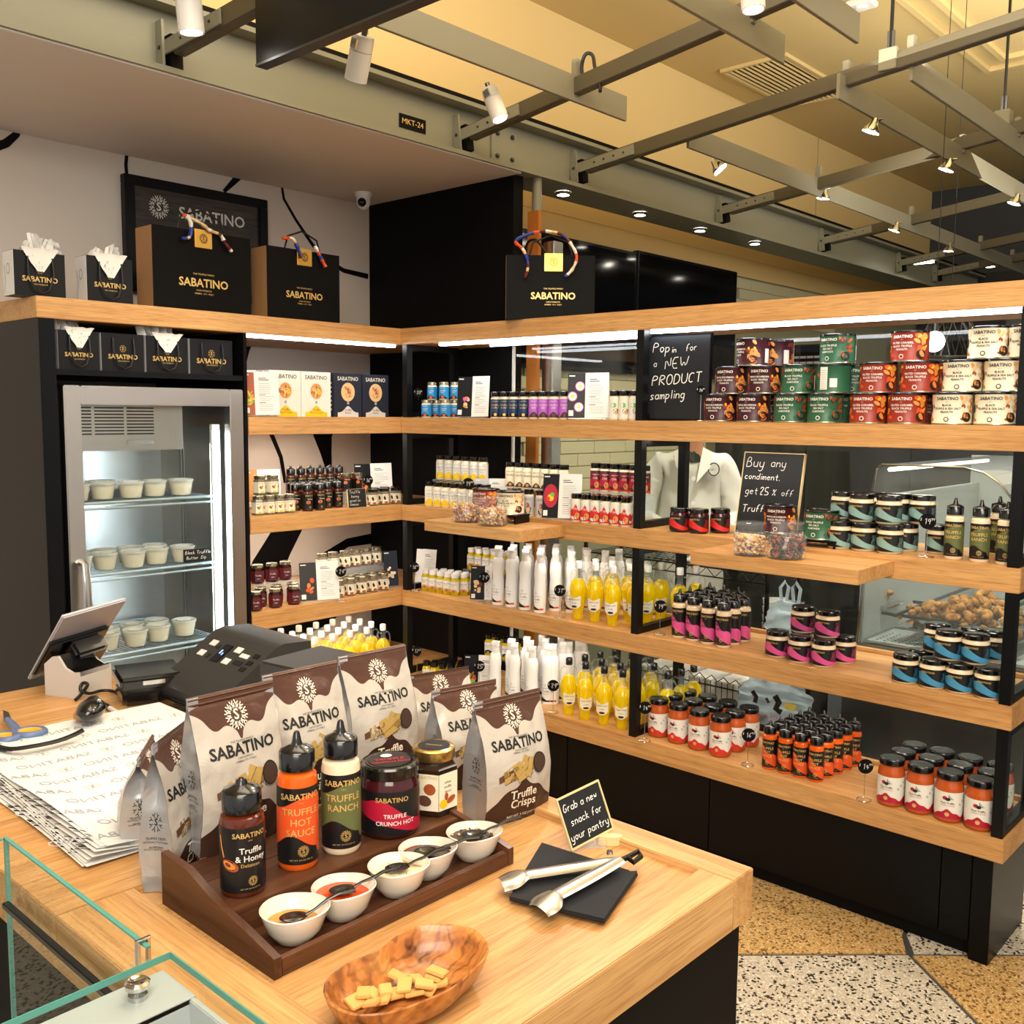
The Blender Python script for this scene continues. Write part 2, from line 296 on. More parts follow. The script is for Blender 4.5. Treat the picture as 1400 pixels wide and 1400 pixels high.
class Lab:
    def __init__(s): s.q = []
    def raw(s, vs, fs, mt, d): s.q.append((vs, fs, mt, d)); return s
    def band(s, s0, s1, lo, hi, mt, d=.0004, n=12):
        f0 = lo if callable(lo) else (lambda t: lo); f1 = hi if callable(hi) else (lambda t: hi); vs = []
        for i in range(n+1):
            t = s0+(s1-s0)*i/n; a, b = f0(t), max(f0(t), f1(t)); vs += [(t, a), (t, b)]
        return s.raw(vs, [(2*i, 2*i+2, 2*i+3, 2*i+1) for i in range(n)], mt, d)
    def rect(s, s0, s1, h0, h1, mt, d=.0004, n=1): return s.band(s0, s1, h0, h1, mt, d, n)
    def disc(s, cs, ch, rs, rh, mt, d=.0006, n=14, rot=0):
        c, q = math.cos(rot), math.sin(rot); vs = [(cs+rs*math.cos(a)*c-rh*math.sin(a)*q, ch+rs*math.cos(a)*q+rh*math.sin(a)*c) for a in [2*math.pi*i/n for i in range(n)]]
        return s.raw(vs, [tuple(range(n))], mt, d)
    def poly(s, pts, mt, d=.0006): return s.raw(pts, [tuple(range(len(pts)))], mt, d)
    def stroke(s, pts, wd, mt, d=.0007):
        vs = []; n = len(pts)
        for i, p in enumerate(pts):
            a = pts[max(0, i-1)]; b = pts[min(n-1, i+1)]; dx, dy = b[0]-a[0], b[1]-a[1]; L = math.hypot(dx, dy) or 1e-9
            nx, ny = -dy/L*wd/2, dx/L*wd/2; vs += [(p[0]-nx, p[1]-ny), (p[0]+nx, p[1]+ny)]
        return s.raw(vs, [(2*i, 2*i+2, 2*i+3, 2*i+1) for i in range(n-1)], mt, d)
    def text(s, t, size, cs, ch, mt, d=.0008, bold=.0, mirror=1, rot=0):
        vs, fs = text2d(t, bold); c, q = math.cos(rot), math.sin(rot)
        return s.raw([(cs+size*(mirror*x*c-y*q), ch+size*(mirror*x*q+y*c)) for x, y in vs], fs, mt, d)
    def hand(s, t, size, s0, h0, mt='chalk', d=.0008, wd=None, slope=0.0, slant=.12):
        u = size/9.0; x = 0
        for ch in t:
            if ch == ' ': x += 4; continue
            g = HF.get(ch)
            if not g: x += 3; continue
            mx = 0
            for st in g.split('|'):
                pts = []
                for k in st.split():
                    a, b = int(k[0], 16), int(k[1], 16)-4; mx = max(mx, a); X = (x+a+b*slant)*u; pts.append((s0+X, h0+b*u+X*slope))
                if len(pts) > 3:   # soften corners
                    sm = [pts[0]]
                    for i in range(1, len(pts)-1):
                        p, q, r = pts[i-1], pts[i], pts[i+1]; sm += [(q[0]*.7+p[0]*.3, q[1]*.7+p[1]*.3), (q[0]*.7+r[0]*.3, q[1]*.7+r[1]*.3)]
                    pts = sm+[pts[-1]]
                s.stroke(pts, wd or size*.1, mt, d)
            x += mx+2.2
        return s
    def logo(s, cs, ch, r, mt, d=.0008, det=2):
        """round emblem: an S in a ring of branching twigs"""
        s.text('S', r*1.0, cs, ch, mt, d, .02); wd = r*.075; n = 12 if det > 1 else 8
        P = lambda a, q: (cs+q*r*math.sin(a)*.93, ch+q*r*math.cos(a))
        for k in range(n):
            a = 2*math.pi*(k+.5)/n; g = 2*math.pi/n
            s.stroke([P(a, .46), P(a+.05, .6), P(a, .74)], wd, mt, d)
            s.stroke([P(a, .72), P(a-g*.2, .84), P(a-g*.22, 1.0)], wd, mt, d); s.stroke([P(a, .72), P(a+g*.2, .84), P(a+g*.3, .96)], wd, mt, d)
            if det > 1: s.stroke([P(a+g*.5, .50), P(a+g*.42, .62), P(a+g*.5, .78)], wd, mt, d); s.stroke([P(a+g*.42, .60), P(a+g*.25, .66)], wd, mt, d)
        return s
    def put(s, mb, fn, M=None):
        for vs, fs, mt, d in s.q: mb.add([fn(x, h, d) for x, h in vs], fs, mt, False, M)
        return mb
def cylfn(r): return lambda s, h, d: ((r+d)*math.sin(s/r), -(r+d)*math.cos(s/r), h)
def flatfn(s, h, d): return (s, -d, h)
def topfn(s, h, d): return (s, h, d)
ORD = ['first', 'second', 'third', 'fourth', 'fifth', 'sixth', 'seventh', 'eighth', 'ninth', 'tenth', 'eleventh', 'twelfth', 'thirteenth', 'fourteenth', 'fifteenth', 'sixteenth']
# ================================================================== THE SETTING
H1, H2, H3, H4, H5, TH = 1.758, 1.407, 1.056, .707, .359, .0628
XE, DEP, YB = 2.309, .325, .35          # right end, shelf depth, black wall
LY, LX = -1.405, -.60                    # left unit's outer end, its depth
fl = MB().box(-3, 7, -5, 7, -.05, 0, 'floor_strip'); FLOOR = struct('floor', fl)
def slab(pts, mt, nm='terrazzo_panel'):
    MB().prism([(x, y, .0) for x, y in pts], (0, 0, .004), mt).part(nm, FLOOR)
# terrazzo fields meet at a small node by the end of the shelving, divided by metal strips
N0 = at(1262.6, 1305.6, 'z', 0)
slab([(2.102, -.060), (1.782, -.366), (.19, -1.886), (-.6, -2.6), (-.6, .30), (2.0, .30), (2.06, .02)], 'terrazzo_gold')
slab([(2.110, -.069), (3.60, -1.298), (3.2, -4.5), (-.6, -4.5), (-.6, -2.62), (.2, -1.895), (1.79, -.375)], 'terrazzo_white')
slab([(2.120, -.062), (3.608, -1.289), (5.6, -1.0), (5.6, 1.6), (2.6, .39), (2.226, .035), (2.138, -.045)], 'terrazzo_gold')
slab([(2.118, -.046), (2.216, .044), (2.59, .40), (2.3, 1.6), (2.0, .5), (2.07, .03)], 'terrazzo_white')
ce = MB().box(-3, 7, -5, 9, 3.35, 3.4, 'ceiling_yellow'); CEIL = struct('ceiling', ce)
# coffer mouldings on the ceiling (long and short runs) and the air vent
for (x0, x1, y0, y1) in ((1.10, 1.13, -2.5, 3.30), (1.10, 4.2, 3.30, 3.33), (1.22, 1.25, -2.5, 3.16), (1.22, 4.2, 3.16, 3.19)):
    MB().box(x0, x1, y0, y1, 3.325, 3.35, 'ceiling_yellow').part('ceiling_moulding', CEIL)
# walls
wl = MB().box(-.72, -.62, -5, YB+.05, 0, 2.42, 'plaster_white'); WL = struct('wall_left', wl)
up = MB().box(-.30, -.20, -5, 9, 2.41, 3.35, 'yellow_paint'); UW = struct('wall_upper', up)
for z in (2.74,): MB().box(-.203, -.198, -5, 9, z, z+.006, 'beam_paint').part('panel_joint', UW)
for y in (.0, 4.0): MB().box(-.203, -.198, y, y+.006, 2.5, 3.35, 'beam_paint').part('panel_joint', UW)
bw = MB().box(-.72, .28, YB, YB+.06, 0, 2.3755, 'black_matt', bev=.002); BW = struct('wall_back', bw)
sf = MB().box(-.72, .322, -5, YB, 2.371, 2.376, 'soffit_grey'); struct('trim_1', sf)
# black branch graphics on the white wall: flat print a hair proud of the plaster
def branch(name, pts, ws):
    V = []; n = len(pts); P = [at(x, y, 'x', -.619) for x, y in pts]
    mb = MB(); vs = []
    for i, p in enumerate(P):
        a = P[max(0, i-1)]; b = P[min(n-1, i+1)]; t = (b-a).normalized(); nn = Vector((0, -t.z, t.y))*ws[i]/2
        vs += [(-.617, p.y-nn.y, p.z-nn.z), (-.617, p.y+nn.y, p.z+nn.z)]
    vs += [(-.6195, v[1], v[2]) for v in vs]; k = 2*n
    fs = [(2*i, 2*i+1, 2*i+3, 2*i+2) for i in range(n-1)] + [(2*i, 2*i+2, k+2*i+2, k+2*i) for i in range(n-1)] + [(2*i+1, k+2*i+1, k+2*i+3, 2*i+3) for i in range(n-1)]
    mb.add(vs, fs, 'black_matt'); mb.part(name, WL)
branch('painted_branch', [(174, 200), (172, 225), (174, 250)], [.013, .012, .012])
branch('painted_branch', [(-10, 202), (8, 196), (22, 184), (27, 172)], [.03, .028, .022, .02])
branch('painted_branch', [(330, 236), (320, 248), (306, 262)], [.035, .024, .014])
branch('painted_branch', [(384, 248), (388, 272), (404, 300), (424, 330), (440, 352), (470, 370), (503, 378)], [.01, .011, .012, .014, .016, .02, .024])
branch('painted_branch', [(330, 505), (338, 478), (352, 452)], [.03, .02, .01])
branch('painted_branch', [(352, 560), (372, 596), (384, 625), (390, 660)], [.02, .02, .018, .016])
branch('painted_branch', [(448, 560), (441, 596), (446, 620), (450, 645), (452, 670)], [.16, .10, .058, .03, .012])
branch('painted_branch', [(408, 690), (400, 712), (382, 745), (366, 775), (356, 810)], [.12, .13, .14, .16, .2])
branch('painted_branch', [(440, 765), (475, 742), (510, 736)], [.05, .04, .05])
branch('painted_branch', [(340, 900), (372, 862), (420, 858), (450, 845), (470, 830)], [.05, .05, .06, .05, .02])
# security camera on the soffit
t = empty('security_camera', 'small white dome security camera mounted where soffit meets black wall', 'camera', at(497, 262, 'z', 2.376))
MB().lathe([(.036, 0), (.036, -.018), (.030, -.026), (.030, -.05), (.022, -.068), (.008, -.076), (0, -.077)], 'white_plastic', 24).part('housing', t)
MB().ball((.016, -.022, -.05), .019, 'dark_screen', 14).part('lens', t, 'dark glass lens')
# ---- the steel I-beam along the shop with its name plate
bx, bz = .33, 2.376
BE = empty('steel_beam', 'long grey painted steel beam crossing above the shelves', 'beam', (bx, 0, bz))
def bb(nm, x0, x1, y0, y1, z0, z1, mt='beam_paint', **k): return MB().box(x0-bx, x1-bx, y0, y1, z0-bz, z1-bz, mt, **k).part(nm, BE)
bb('bottom_flange', .12, .335, -4, 9, 2.376, 2.392); bb('web', .26, .275, -4, 9, 2.392, 2.56); bb('top_flange', .19, .335, -4, 9, 2.56, 2.575)
bb('top_seal', .17, .335, -4, 9, 2.575, 2.590, 'black_matt')
for y in (.28,):
    P = MB().box(.275-bx, .283-bx, y-.06, y+.085, .02, .17, 'beam_paint', bev=.001)
    P.part('splice_plate', BE)
    for dy in (-.03, .055):
        for dz in (.05, .135): MB().lathe([(.009, 0), (.009, .008), (.004, .012)], 'dark_steel', 6, Matrix.Translation((.283-bx, y+dy, dz)) @ Matrix.Rotation(R(90), 4, 'Y')).part('bolt', BE)
# name plate
P = MB().box(-.055, .055, -.001, .0, -.024, .024, 'black_matt'); L = Lab().text('MKT-24', .027, 0, 0, 'gold_print', .0005, 0); L.put(P, lambda s, h, d: (s, -.001-d, h))
c = at(564, 169, 'x', .277); o = P.thing('name_plate', 'small black plate lettered MKT-24 on the steel beam', 'sign', None, (.277, c.y, c.z), R(90)); o.scale = (1.15, 1, 1)
# cross bars bolted to the beam, rising slightly, each with its bracket
BARS = [((234, 69), (322, 12), 'behind the hanging black panel'), ((634, 187), (940, 48), 'passing behind the two white cylinder spotlights'), ((792, 232), (1203, 90), 'longest one, hung from the black cable'),
        ((988, 289), (1258, 211), 'third from the right end of the beam'), ((1127, 330), (1340, 277), 'second from the right end of the beam'), ((1232, 360), (1390, 325), 'first above the wooden shelf top, from the right'), ((1281, 374), (1390, 352), 'nearest the far right end of the beam')]
BY = []
for i, (a, b, d) in enumerate(BARS):
    A = at(*a, 'x', .30); Bp = at(*b, 'y', A.y-.018); sl = math.atan2(Bp.z-A.z, Bp.x-A.x); BY.append((A, sl))
    t = empty('ceiling_bar', 'grey square cross bar %s' % d, 'bar', A, 0, 'cross bars fixed to the steel beam'); t.rotation_euler = (0, -sl, 0)
    MB().box(.045, (3.2 if i < 4 else 2.6), -.018, .018, -.027, .027, 'bar_paint', bev=.002).part('bar', t)
    MB().box(-.012, .30, -.026, -.019, -.020, .020, 'beam_paint', bev=.001).part('bracket_plate', t)
    MB().box(-.022, .030, -.017, .019, -.058, .035, 'black_matt').part('hinge', t)
    g = MB()
    for q in range(4): g.lathe([(.004, 0), (.004, .003)], 'dark_steel', 8, Matrix.Translation((.10+.05*q, -.026, .0)) @ Matrix.Rotation(R(90), 4, 'X'))
    g.part('screw_heads', t)
    MB().box(-.024, .012, -.034, -.026, -.06, .075, 'beam_paint').part('mounting_fin', t); MB().lathe([(.006, 0), (.006, .003), (0, .004)], 'dark_steel', 10, Matrix.Translation((-.004, -.034, .0)) @ Matrix.Rotation(R(90), 4, 'X')).part('pivot_bolt', t)
# hanging slats (flat fins) running along the shop
def slat(x, y0, y1, z0, label, tip=None):
    t = empty('ceiling_fin', label, 'fin', (x, y0, z0), 0, 'flat fins hung below the cross bars')
    MB().box(-.006, .006, 0, y1-y0, 0, .085, 'slat_paint', bev=.001).part('fin', t)
    for (A, sl) in BY:
        if y0-.02 < A.y < y1: MB().box(-.012, .012, A.y-y0-.012, A.y-y0+.012, .06, .14, 'slat_paint', bev=.002).part('hanger', t)
    return t
pA = at(855, 166, 'z', 2.47); pB = at(1070, 88, 'z', 2.50); pC = at(940, 202, 'z', 2.47); pD = at(1145, 135, 'z', 2.50); pE = at(1245, 110, 'z', 2.53); pF = at(1172, 60, 'z', 2.53)
slat(pA.x, -2.6, pA.y, 2.47, 'grey flat fin ending above the name plate side, leftmost of the front fins')
slat(pB.x, -2.6, pB.y, 2.50, 'grey flat fin ending above the round air vent side, second of the front fins')
slat(pF.x, -2.6, pF.y, 2.53, 'short grey flat fin at the top edge, near the smoke detector')
slat(pC.x, pC.y, 5.4, 2.47, 'long grey flat fin above the nut tins with four spotlights under it')
slat(pD.x, pD.y, 5.4, 2.50, 'long grey flat fin with three round holes near its end')
slat(pE.x, pE.y, 5.4, 2.53, 'grey flat fin at upper right, nearest the right edge')
# suspension rods
for px, zt, lb in ((1217, 2.62, 'black suspension rod holding the longest cross bar, upper right'), (1372, 2.6, 'thin black suspension rod near the right edge')):
    a = at(px, 85 if px < 1300 else 165, 'y', BY[2 if px < 1300 else 3][0].y)
    t = empty('suspension_rod', lb, 'rod', a); MB().cyl((0, 0, .03), (0, 0, 3.35-a.z), .006, 'black_metal', 8).part('rod', t)
    MB().box(-.03, .03, -.026, .026, -.03, .04, 'beam_paint', bev=.002).part('clamp', t); MB().box(-.012, .012, -.004, .004, .02, .1, 'dark_steel').part('eye_plate', t)
# black cable loop on second bar
q = at(800, 100, 'y', BY[1][0].y); MB().tube(spl([q+Vector(v) for v in ((0, 0, -.04), (-.015, 0, .02), (0, 0, .06), (.03, 0, .05), (.05, -.01, .0), (.07, -.01, -.05), (.08, -.02, -.08))]), .006, 'rubber').thing('cable_loop', 'black cable looped over the cross bar behind the fin', 'cable')
# white cylinder spotlights
def cyl_spot(px, py, z, tx, ty, ln, lb, r=.032):
    p = at(px, py, 'z', z); t = empty('cylinder_spotlight', lb, 'lamp', p, 0, 'white cylinder spotlights'); t.rotation_euler = (R(tx), R(ty), 0)
    MB().lathe([(r*.86, .0), (r, 0), (r, ln*.66)], 'white_paint', 24, None, True, (False, True)).part('barrel', t)
    MB().lathe([(r*.97, ln*.67), (r*.97, ln*.9), (r*.9, ln)], 'white_paint', 24).part('cap', t); MB().box(-r*.3, r*.5, -r*1.02, -r*.7, ln*.7, ln*.92, 'chrome').part('clip', t, 'shiny metal clip')
    MB().cyl((0, 0, ln), (.0, 0, ln+.022), .008, 'dark_steel', 10).part('mount', t); MB().lathe([(.0, .004), (r*.86, .004)], 'lamp_glow', 20, None, False, (False, False)).part('bulb', t)
cyl_spot(262, 45, 2.36, 5, 0, .2, 'white cylinder spotlight at top left beside the black hanging panel')
cyl_spot(486, 110, 2.36, 8, 30, .120, 'white cylinder spotlight just below the black hanging panel')
cyl_spot(684, 163, 2.36, 6, -22, .105, 'white cylinder spotlight beside the name plate on the beam', .028)
cyl_spot(1030, 14, 2.44, 0, -5, .12, 'white cylinder spotlight cut off by the top edge', .03)
# track heads under the fins
def head(px, py, x, lb, tilt=25):
    z = 2.42; p = at(px, py, 'x', x); t = empty('track_spotlight', lb, 'lamp', p, R(20), 'small silver spotlights under the fins'); t.rotation_euler[1] = R(tilt)
    MB().lathe([(.010, .05), (.016, .03), (.030, .012), (.032, .0)], 'chrome', 20, None, True, (True, False)).part('reflector', t)
    MB().lathe([(0, .002), (.030, .002)], 'lamp_glow', 18, None, False, (False, False)).part('bulb', t)
    MB().box(-.012, .012, .03, .10, .03, .045, 'dark_steel', bev=.002).part('arm', t); MB().tube([(0, 0, .045), (.02, .02, .06), (0, .05, .05)], .003, 'chrome', 6).part('wire', t)
for a in ((985, 232, pC.x, 'bright silver spotlight under the long fin, leftmost, pointing down left', -40), (1125, 272, pC.x, 'unlit-looking silver spotlight under the long fin, second from left', 10), (1222, 316, pC.x, 'lit silver spotlight under the long fin, third from left', 20),
          (1297, 344, pC.x, 'small silver spotlight near the far end of the long fin', 5), (1190, 181, pD.x, 'lit silver spotlight under the fin with holes, leftmost', 20), (1293, 233, pD.x, 'lit silver spotlight under the fin with holes, middle', 20), (1386, 279, pD.x, 'silver spotlight at the right edge under the fin with holes', 20)):
    head(*a)
for a, lb in (((1065, 716), ''),): pass
for px, py, lb in ((1262, 358, 'lit linear lamp under the sixth cross bar'), (1345, 364, 'lit linear lamp under the seventh cross bar')):
    p = at(px, py, 'y', BY[5][0].y if px < 1300 else BY[6][0].y); MB().box(-.07, .07, -.01, .01, -.012, .004, 'lamp_glow').thing('linear_lamp', lb, 'lamp', None, p)
# recessed downlights under the kitchen soffit beyond the black wall
for i, (px, py) in enumerate(((770, 263), (875, 291), (957, 313), (1032, 331))):
    p = at(px, py, 'z', 2.375); t = empty('downlight', 'small round downlight below the beam, %s from left' % ORD[i], 'lamp', p, 0, 'round downlights under the steel beam')
    MB().lathe([(.034, 0), (.034, -.008), (.027, -.012), (.027, -.006)], 'chrome', 20, None, True, (False, False)).part('ring', t); MB().lathe([(0, -.007), (.027, -.007)], 'lamp_glow', 20, None, False, (False, False)).part('lens', t)
# black hanging panel
a = at(350, 88, 'z', 2.30); b = at(590, 0, 'y', a.y)
t = empty('hanging_panel', 'black hanging sign panel cut off by the top edge', 'panel', a); MB().box(0, 1.7, 0, .03, 0, .45, 'black_lacquer', bev=.001).part('panel', t); MB().box(0, 1.7, -.002, .032, -.006, 0, 'dark_steel').part('edge_strip', t, 'grey metal lower edge')
# vent and detector on the ceiling
p = at(1078, 112, 'z', 3.34); t = empty('air_vent', 'rectangular louvred air vent in the yellow ceiling', 'vent', p)
MB().box(-.20, -.18, -.42, .42, -.012, .008, 'ceiling_yellow').box(.18, .20, -.42, .42, -.012, .008, 'ceiling_yellow').box(-.18, .18, -.42, -.40, -.012, .008, 'ceiling_yellow').box(-.18, .18, .40, .42, -.012, .008, 'ceiling_yellow').part('frame', t)
MB().box(-.18, .18, -.4, .4, .004, .008, 'kitchen_dark').part('backing', t)
sm = MB().box(-.009, .009, -.4, .4, -.008, .002, 'ceiling_yellow', Matrix.Rotation(R(25), 4, 'Y')).mesh('louvre')
for k in range(11): o = link('louvre', sm, t); o.location.x = -.16+.032*k
p = at(1178, 4, 'z', 3.34); t = empty('smoke_detector', 'small square white detector on the ceiling at the top edge', 'detector', p); MB().box(-.06, .06, -.05, .05, -.02, .008, 'white_plastic', bev=.005).part('base', t); MB().lathe([(.03, -.02), (.026, -.03), (0, -.032)], 'white_plastic', 16).part('sensor', t)

# ================================================================== KITCHEN BEYOND THE GLASS
tw = MB().box(-.30, -.215, YB+.06, 6.2, 0, 2.41, 'grout'); TW = struct('wall_kitchen', tw)
tm = MB().box(0, .012, .0015, .2785, .0015, .0635, 'tile', bev=.002).mesh('wall_tile')
def tiles(y0, y1, z0, z1):
    r = 0; z = z0
    while z < z1:
        y = y0-(.14 if r % 2 else 0)
        while y < y1: o = link('wall_tile', tm, TW); o.location = (-.215, y, z); y += .28
        z += .065; r += 1
tiles(.97, 2.5, .96, 1.62); tiles(3.0, 4.4, 2.03, 2.27)
MB().box(-.214, -.203, YB+.06, 6.2, 2.30, 2.41, 'yellow_paint').box(-.2135, -.209, YB+.06, 2.8, 2.27, 2.3, 'yellow_paint').part('painted_band', TW)
bk = MB().box(-.3, 7, 6.2, 6.3, 0, 3.35, 'kitchen_grey'); struct('wall_far', bk)
t = empty('menu_screen', 'black wall-mounted menu screen nearer the shelving, left of pair', 'screen', (-.20, .80, 1.645), 0, 'black menu screens on the kitchen wall')
MB().box(0, .04, 0, 1.02, .0, .65, 'black_plastic', bev=.004).part('casing', t); MB().box(.04, .041, .015, 1.005, .02, .635, 'dark_screen').part('display', t)
t = empty('menu_screen', 'black wall-mounted menu screen ending by the white tiles, right of pair', 'screen', (-.20, 1.83, 1.645), 0, 'black menu screens on the kitchen wall')
MB().box(0, .04, 0, 1.06, .0, .665, 'black_plastic', bev=.004).part('casing', t); MB().box(.04, .041, .015, 1.045, .02, .65, 'dark_screen').part('display', t)
# orange board and steel post at the end of the black wall
MB().box(.285, .345, .43, .45, .0, 2.24, 'orange_wood', bev=.002).thing('post_board', 'orange-brown timber board standing behind the steel post', 'board')
t = empty('steel_post', 'square stainless post standing behind the shopping bag and glass', 'post', (.335, .50, 0)); MB().box(0, .06, -.03, .03, 0, 2.12, 'steel', bev=.004).part('post', t); MB().lathe([(.004, 0), (.004, .006)], 'dark_steel', 8, Matrix.Translation((.02, -.03, 2.06)) @ Matrix.Rotation(R(90), 4, 'X')).part('screw', t)
MB().cyl((.30, .47, 2.2), (.30, .47, 2.376), .02, 'beam_paint', 12).thing('bracket_leg', 'short round leg under the beam above the orange board', 'bracket')
MB().tube(spl([(.285, .42, 2.09), (.32, .40, 2.115), (.36, .40, 2.115), (.39, .41, 2.08), (.41, .42, 2.05)]), .005, 'rubber').thing('black_cable', 'thin black cable arching across the steel post', 'cable')
# stainless back counter and cupboards deep in the kitchen
t = empty('steel_cupboard', 'tall stainless cupboard in dark kitchen background', 'cupboard', (1.2, 3.6, 0)); MB().box(0, .9, 0, .6, .1, 2.0, 'dark_steel', bev=.005).part('body', t)
for k in (0, 1): d = MB().box(.01+.45*k, .44+.45*k, -.02, 0, .14, 1.96, 'steel', bev=.004).part('door', t); MB().box(.38+.1*k, .40+.1*k, -.05, -.02, .9, 1.1, 'chrome', bev=.003).part('handle', d)
MB().box(-.20, 6.9, 6.0, 6.19, 1.0, 2.6, 'kitchen_dark').thing('dark_backdrop_panel', 'long dark panel along the far kitchen wall', 'panel')
t = empty('steel_partition', 'dark stainless partition standing in the kitchen behind person and deli case', 'partition', (-.20, 2.75, 0))
for k in range(4): MB().box(.605*k, .60+.605*k, 0, .02, 0, 1.60, 'dark_panel', bev=.003).part('panel', t)
t = empty('notice_board', 'framed grid notice hanging in kitchen behind green tins', 'notice', at(1106, 500, 'y', 3.54)); MB().box(-.15, .15, 0, .055, -.24, .14, 'dark_steel').part('frame', t)
g = MB().box(-.135, .135, -.002, 0, -.225, .09, 'card_black').box(-.135, .135, -.002, 0, .09, .125, 'navy')
for k in range(8): g.box(-.12, .12, -.004, -.002, -.21+k*.037, -.195+k*.037, 'paper_grey')
for k in range(5): g.box(-.12+.05*k, -.115+.05*k, -.005, -.003, -.21, .08, 'card_black')
g.part('sheet', t)
# pendant lamp with a globe bulb and wire basket shade
p = at(1277, 467, 'y', 1.6); t = empty('pendant_lamp', 'glowing round globe pendant bulb behind the nut tins', 'lamp', p); MB().ball((0, 0, 0), .042, 'lamp_glow', 18).part('bulb', t); MB().cyl((0, 0, .04), (0, 0, .09), .012, 'dark_steel').part('socket', t); MB().cyl((0, 0, .09), (0, 0, 3.35-p.z), .0016, 'rubber', 6).part('cord', t)
p = at(1297, 475, 'y', 2.2); t = empty('pendant_lamp', 'dome-shaped woven wire pendant shade behind the white nut tins', 'lamp', p)
g = MB()
for k in range(14):
    a = 2*math.pi*k/14; g.tube([(r*math.cos(a+tw), r*math.sin(a+tw), z) for r, z, tw in ((.03, .16, 0), (.09, .12, .2), (.12, .05, .4), (.14, -.05, .6))], .003, 'dark_steel', 5)
    g.tube([(r*math.cos(a-tw), r*math.sin(a-tw), z) for r, z, tw in ((.03, .16, 0), (.09, .12, .2), (.12, .05, .4), (.14, -.05, .6))], .003, 'dark_steel', 5)
g.part('wire_dome', t); MB().tube([(.142*math.cos(a), .142*math.sin(a), -.05) for a in [2*math.pi*k/24 for k in range(24)]], .006, 'dark_steel', 6, True).part('rim', t); MB().cyl((0, 0, .16), (0, 0, 3.35-p.z), .0016, 'rubber', 6).part('cord', t)
# wire rack
def rack(nm, lb, cat, p, w_, d_, h_, zz=True, mt='black_metal'):
    t = empty(nm, lb, cat, p)
    for x in (0, w_):
        for y in (0, d_): MB().cyl((x, y, -p[2]), (x, y, h_), .009, mt, 8).part('post', t)
    for z in (0, h_-.03):
        g = MB()
        for y in (0, d_):
            g.tube([(0, y, z), (w_, y, z)], .004, mt, 6); g.tube([(0, y, z-.035), (w_, y, z-.035)], .003, mt, 6)
            n = int(w_/.035); g.tube([(w_*k/n, y, z-(.035 if k % 2 else 0)) for k in range(n+1)], .0022, mt, 5)
        for k in range(int(w_/.03)): g.tube([(.03*k, 0, z), (.03*k, d_, z)], .0018, mt, 4)
        g.part('wire_shelf', t)
    return t
pr_ = at(925, 770, 'y', .62); t2 = empty('paper_bundle', 'crumpled white paper bundle lying on wire rack behind glass', 'paper', (pr_.x-.02, .70, pr_.z+.002)); MB().grid(lambda u, v: (.30*u, .16*v, .10*math.sin(math.pi*u)**.5*math.sin(math.pi*v)**.5*(.8+.5*noise.noise(Vector((u*6, v*4, 2))))), 14, 10, 'paper', False).part('crumpled_sheet', t2)
rack('wire_rack', 'black zigzag wire rack standing behind glass under the middle shelf', 'rack', (pr_.x-.45, .62, pr_.z), .84, .25, .16)
pq = at(905, 920, 'y', .62); t = empty('wire_basket', 'black upright wire basket behind the glass above the red sauce jars', 'basket', (pq.x-.15, .60, pq.z-.14))
g = MB()
for y in (0, .3):
    for z in (0, .07, .14): g.tube([(0, y, z), (.62, y, z)], .003, 'black_metal', 5)
    for k in range(27): g.tube([(.024*k, y, 0), (.024*k, y, .16)], .0018, 'black_metal', 4)
    g.tube([(.62*k/24, y, .16+(.02 if k % 2 else 0)) for k in range(25)], .0022, 'black_metal', 5)
g.part('wire_mesh', t)
for k in range(5): MB().box(.03+.115*k, .125+.115*k, .04, .26, .004, .15, 'paper', bev=.004).part('paper_stack', t)
# clear clamshell boxes and hanging plastic bags
p = at(1040, 868, 'y', .60)
for k in range(7):
    MB().lathe([(.05, 0), (.058, .004), (.062, .026), (.058, .03)], 'tub_plastic', 4, Matrix.Rotation(R(45), 4, 'Z')).thing('clear_food_box', 'clear plastic clamshell box behind glass, %s from the bottom of its stack' % ORD[k], 'box', 'clear boxes stacked behind the glass', (p.x, .72, p.z-.1+.031*k))
def pbag(px, py, y, w_, h_, lb, marks):
    p = at(px, py, 'y', y); t = empty('plastic_bag', lb, 'bag', p, R(8))
    def fn(u, v):
        a = 2*math.pi*u; ww = w_*(.5 if v < .6 else .5-(v-.6)*.55); x = ww*math.cos(a); yy = .05*math.sin(a)*(1-v*.5); nz_ = noise.noise(Vector((x*18, v*9, yy*30+px)))*.014
        return (x+nz_, yy+nz_, -h_+h_*v)
    MB().grid(fn, 36, 22, 'bag_plastic').part('bag_body', t)
    for sx in (-1, 1): MB().tube([(sx*w_*.18, 0, -.01), (sx*w_*.22, 0, h_*.28), (sx*w_*.12, 0, h_*.42), (sx*w_*.04, 0, h_*.3), (sx*w_*.08, 0, 0)], .006, 'bag_plastic', 6).part('handle', t)
    if marks:
        L = Lab(); L.stroke([(-.06, -h_*.30), (-.045, -h_*.42), (-.05, -h_*.55)], .016, 'ink', 0).stroke([(.02, -h_*.32), (.035, -h_*.45), (.025, -h_*.6), (.045, -h_*.66)], .022, 'ink', 0).stroke([(-.01, -h_*.4), (.0, -h_*.5)], .01, 'ink', 0).disc(.075, -h_*.5, .022, .014, 'lb_yellow_', .0, 12).text('THANK YOU', .018, -.01, -h_*.80, 'red_print', .0005); g = MB(); L.put(g, lambda s, h, d: (s, -.056, h)); g.part('printed_mark', t)
mat('red_print', 'b3262c', .5); mat('lb_yellow_', 'd8c25a', .5)
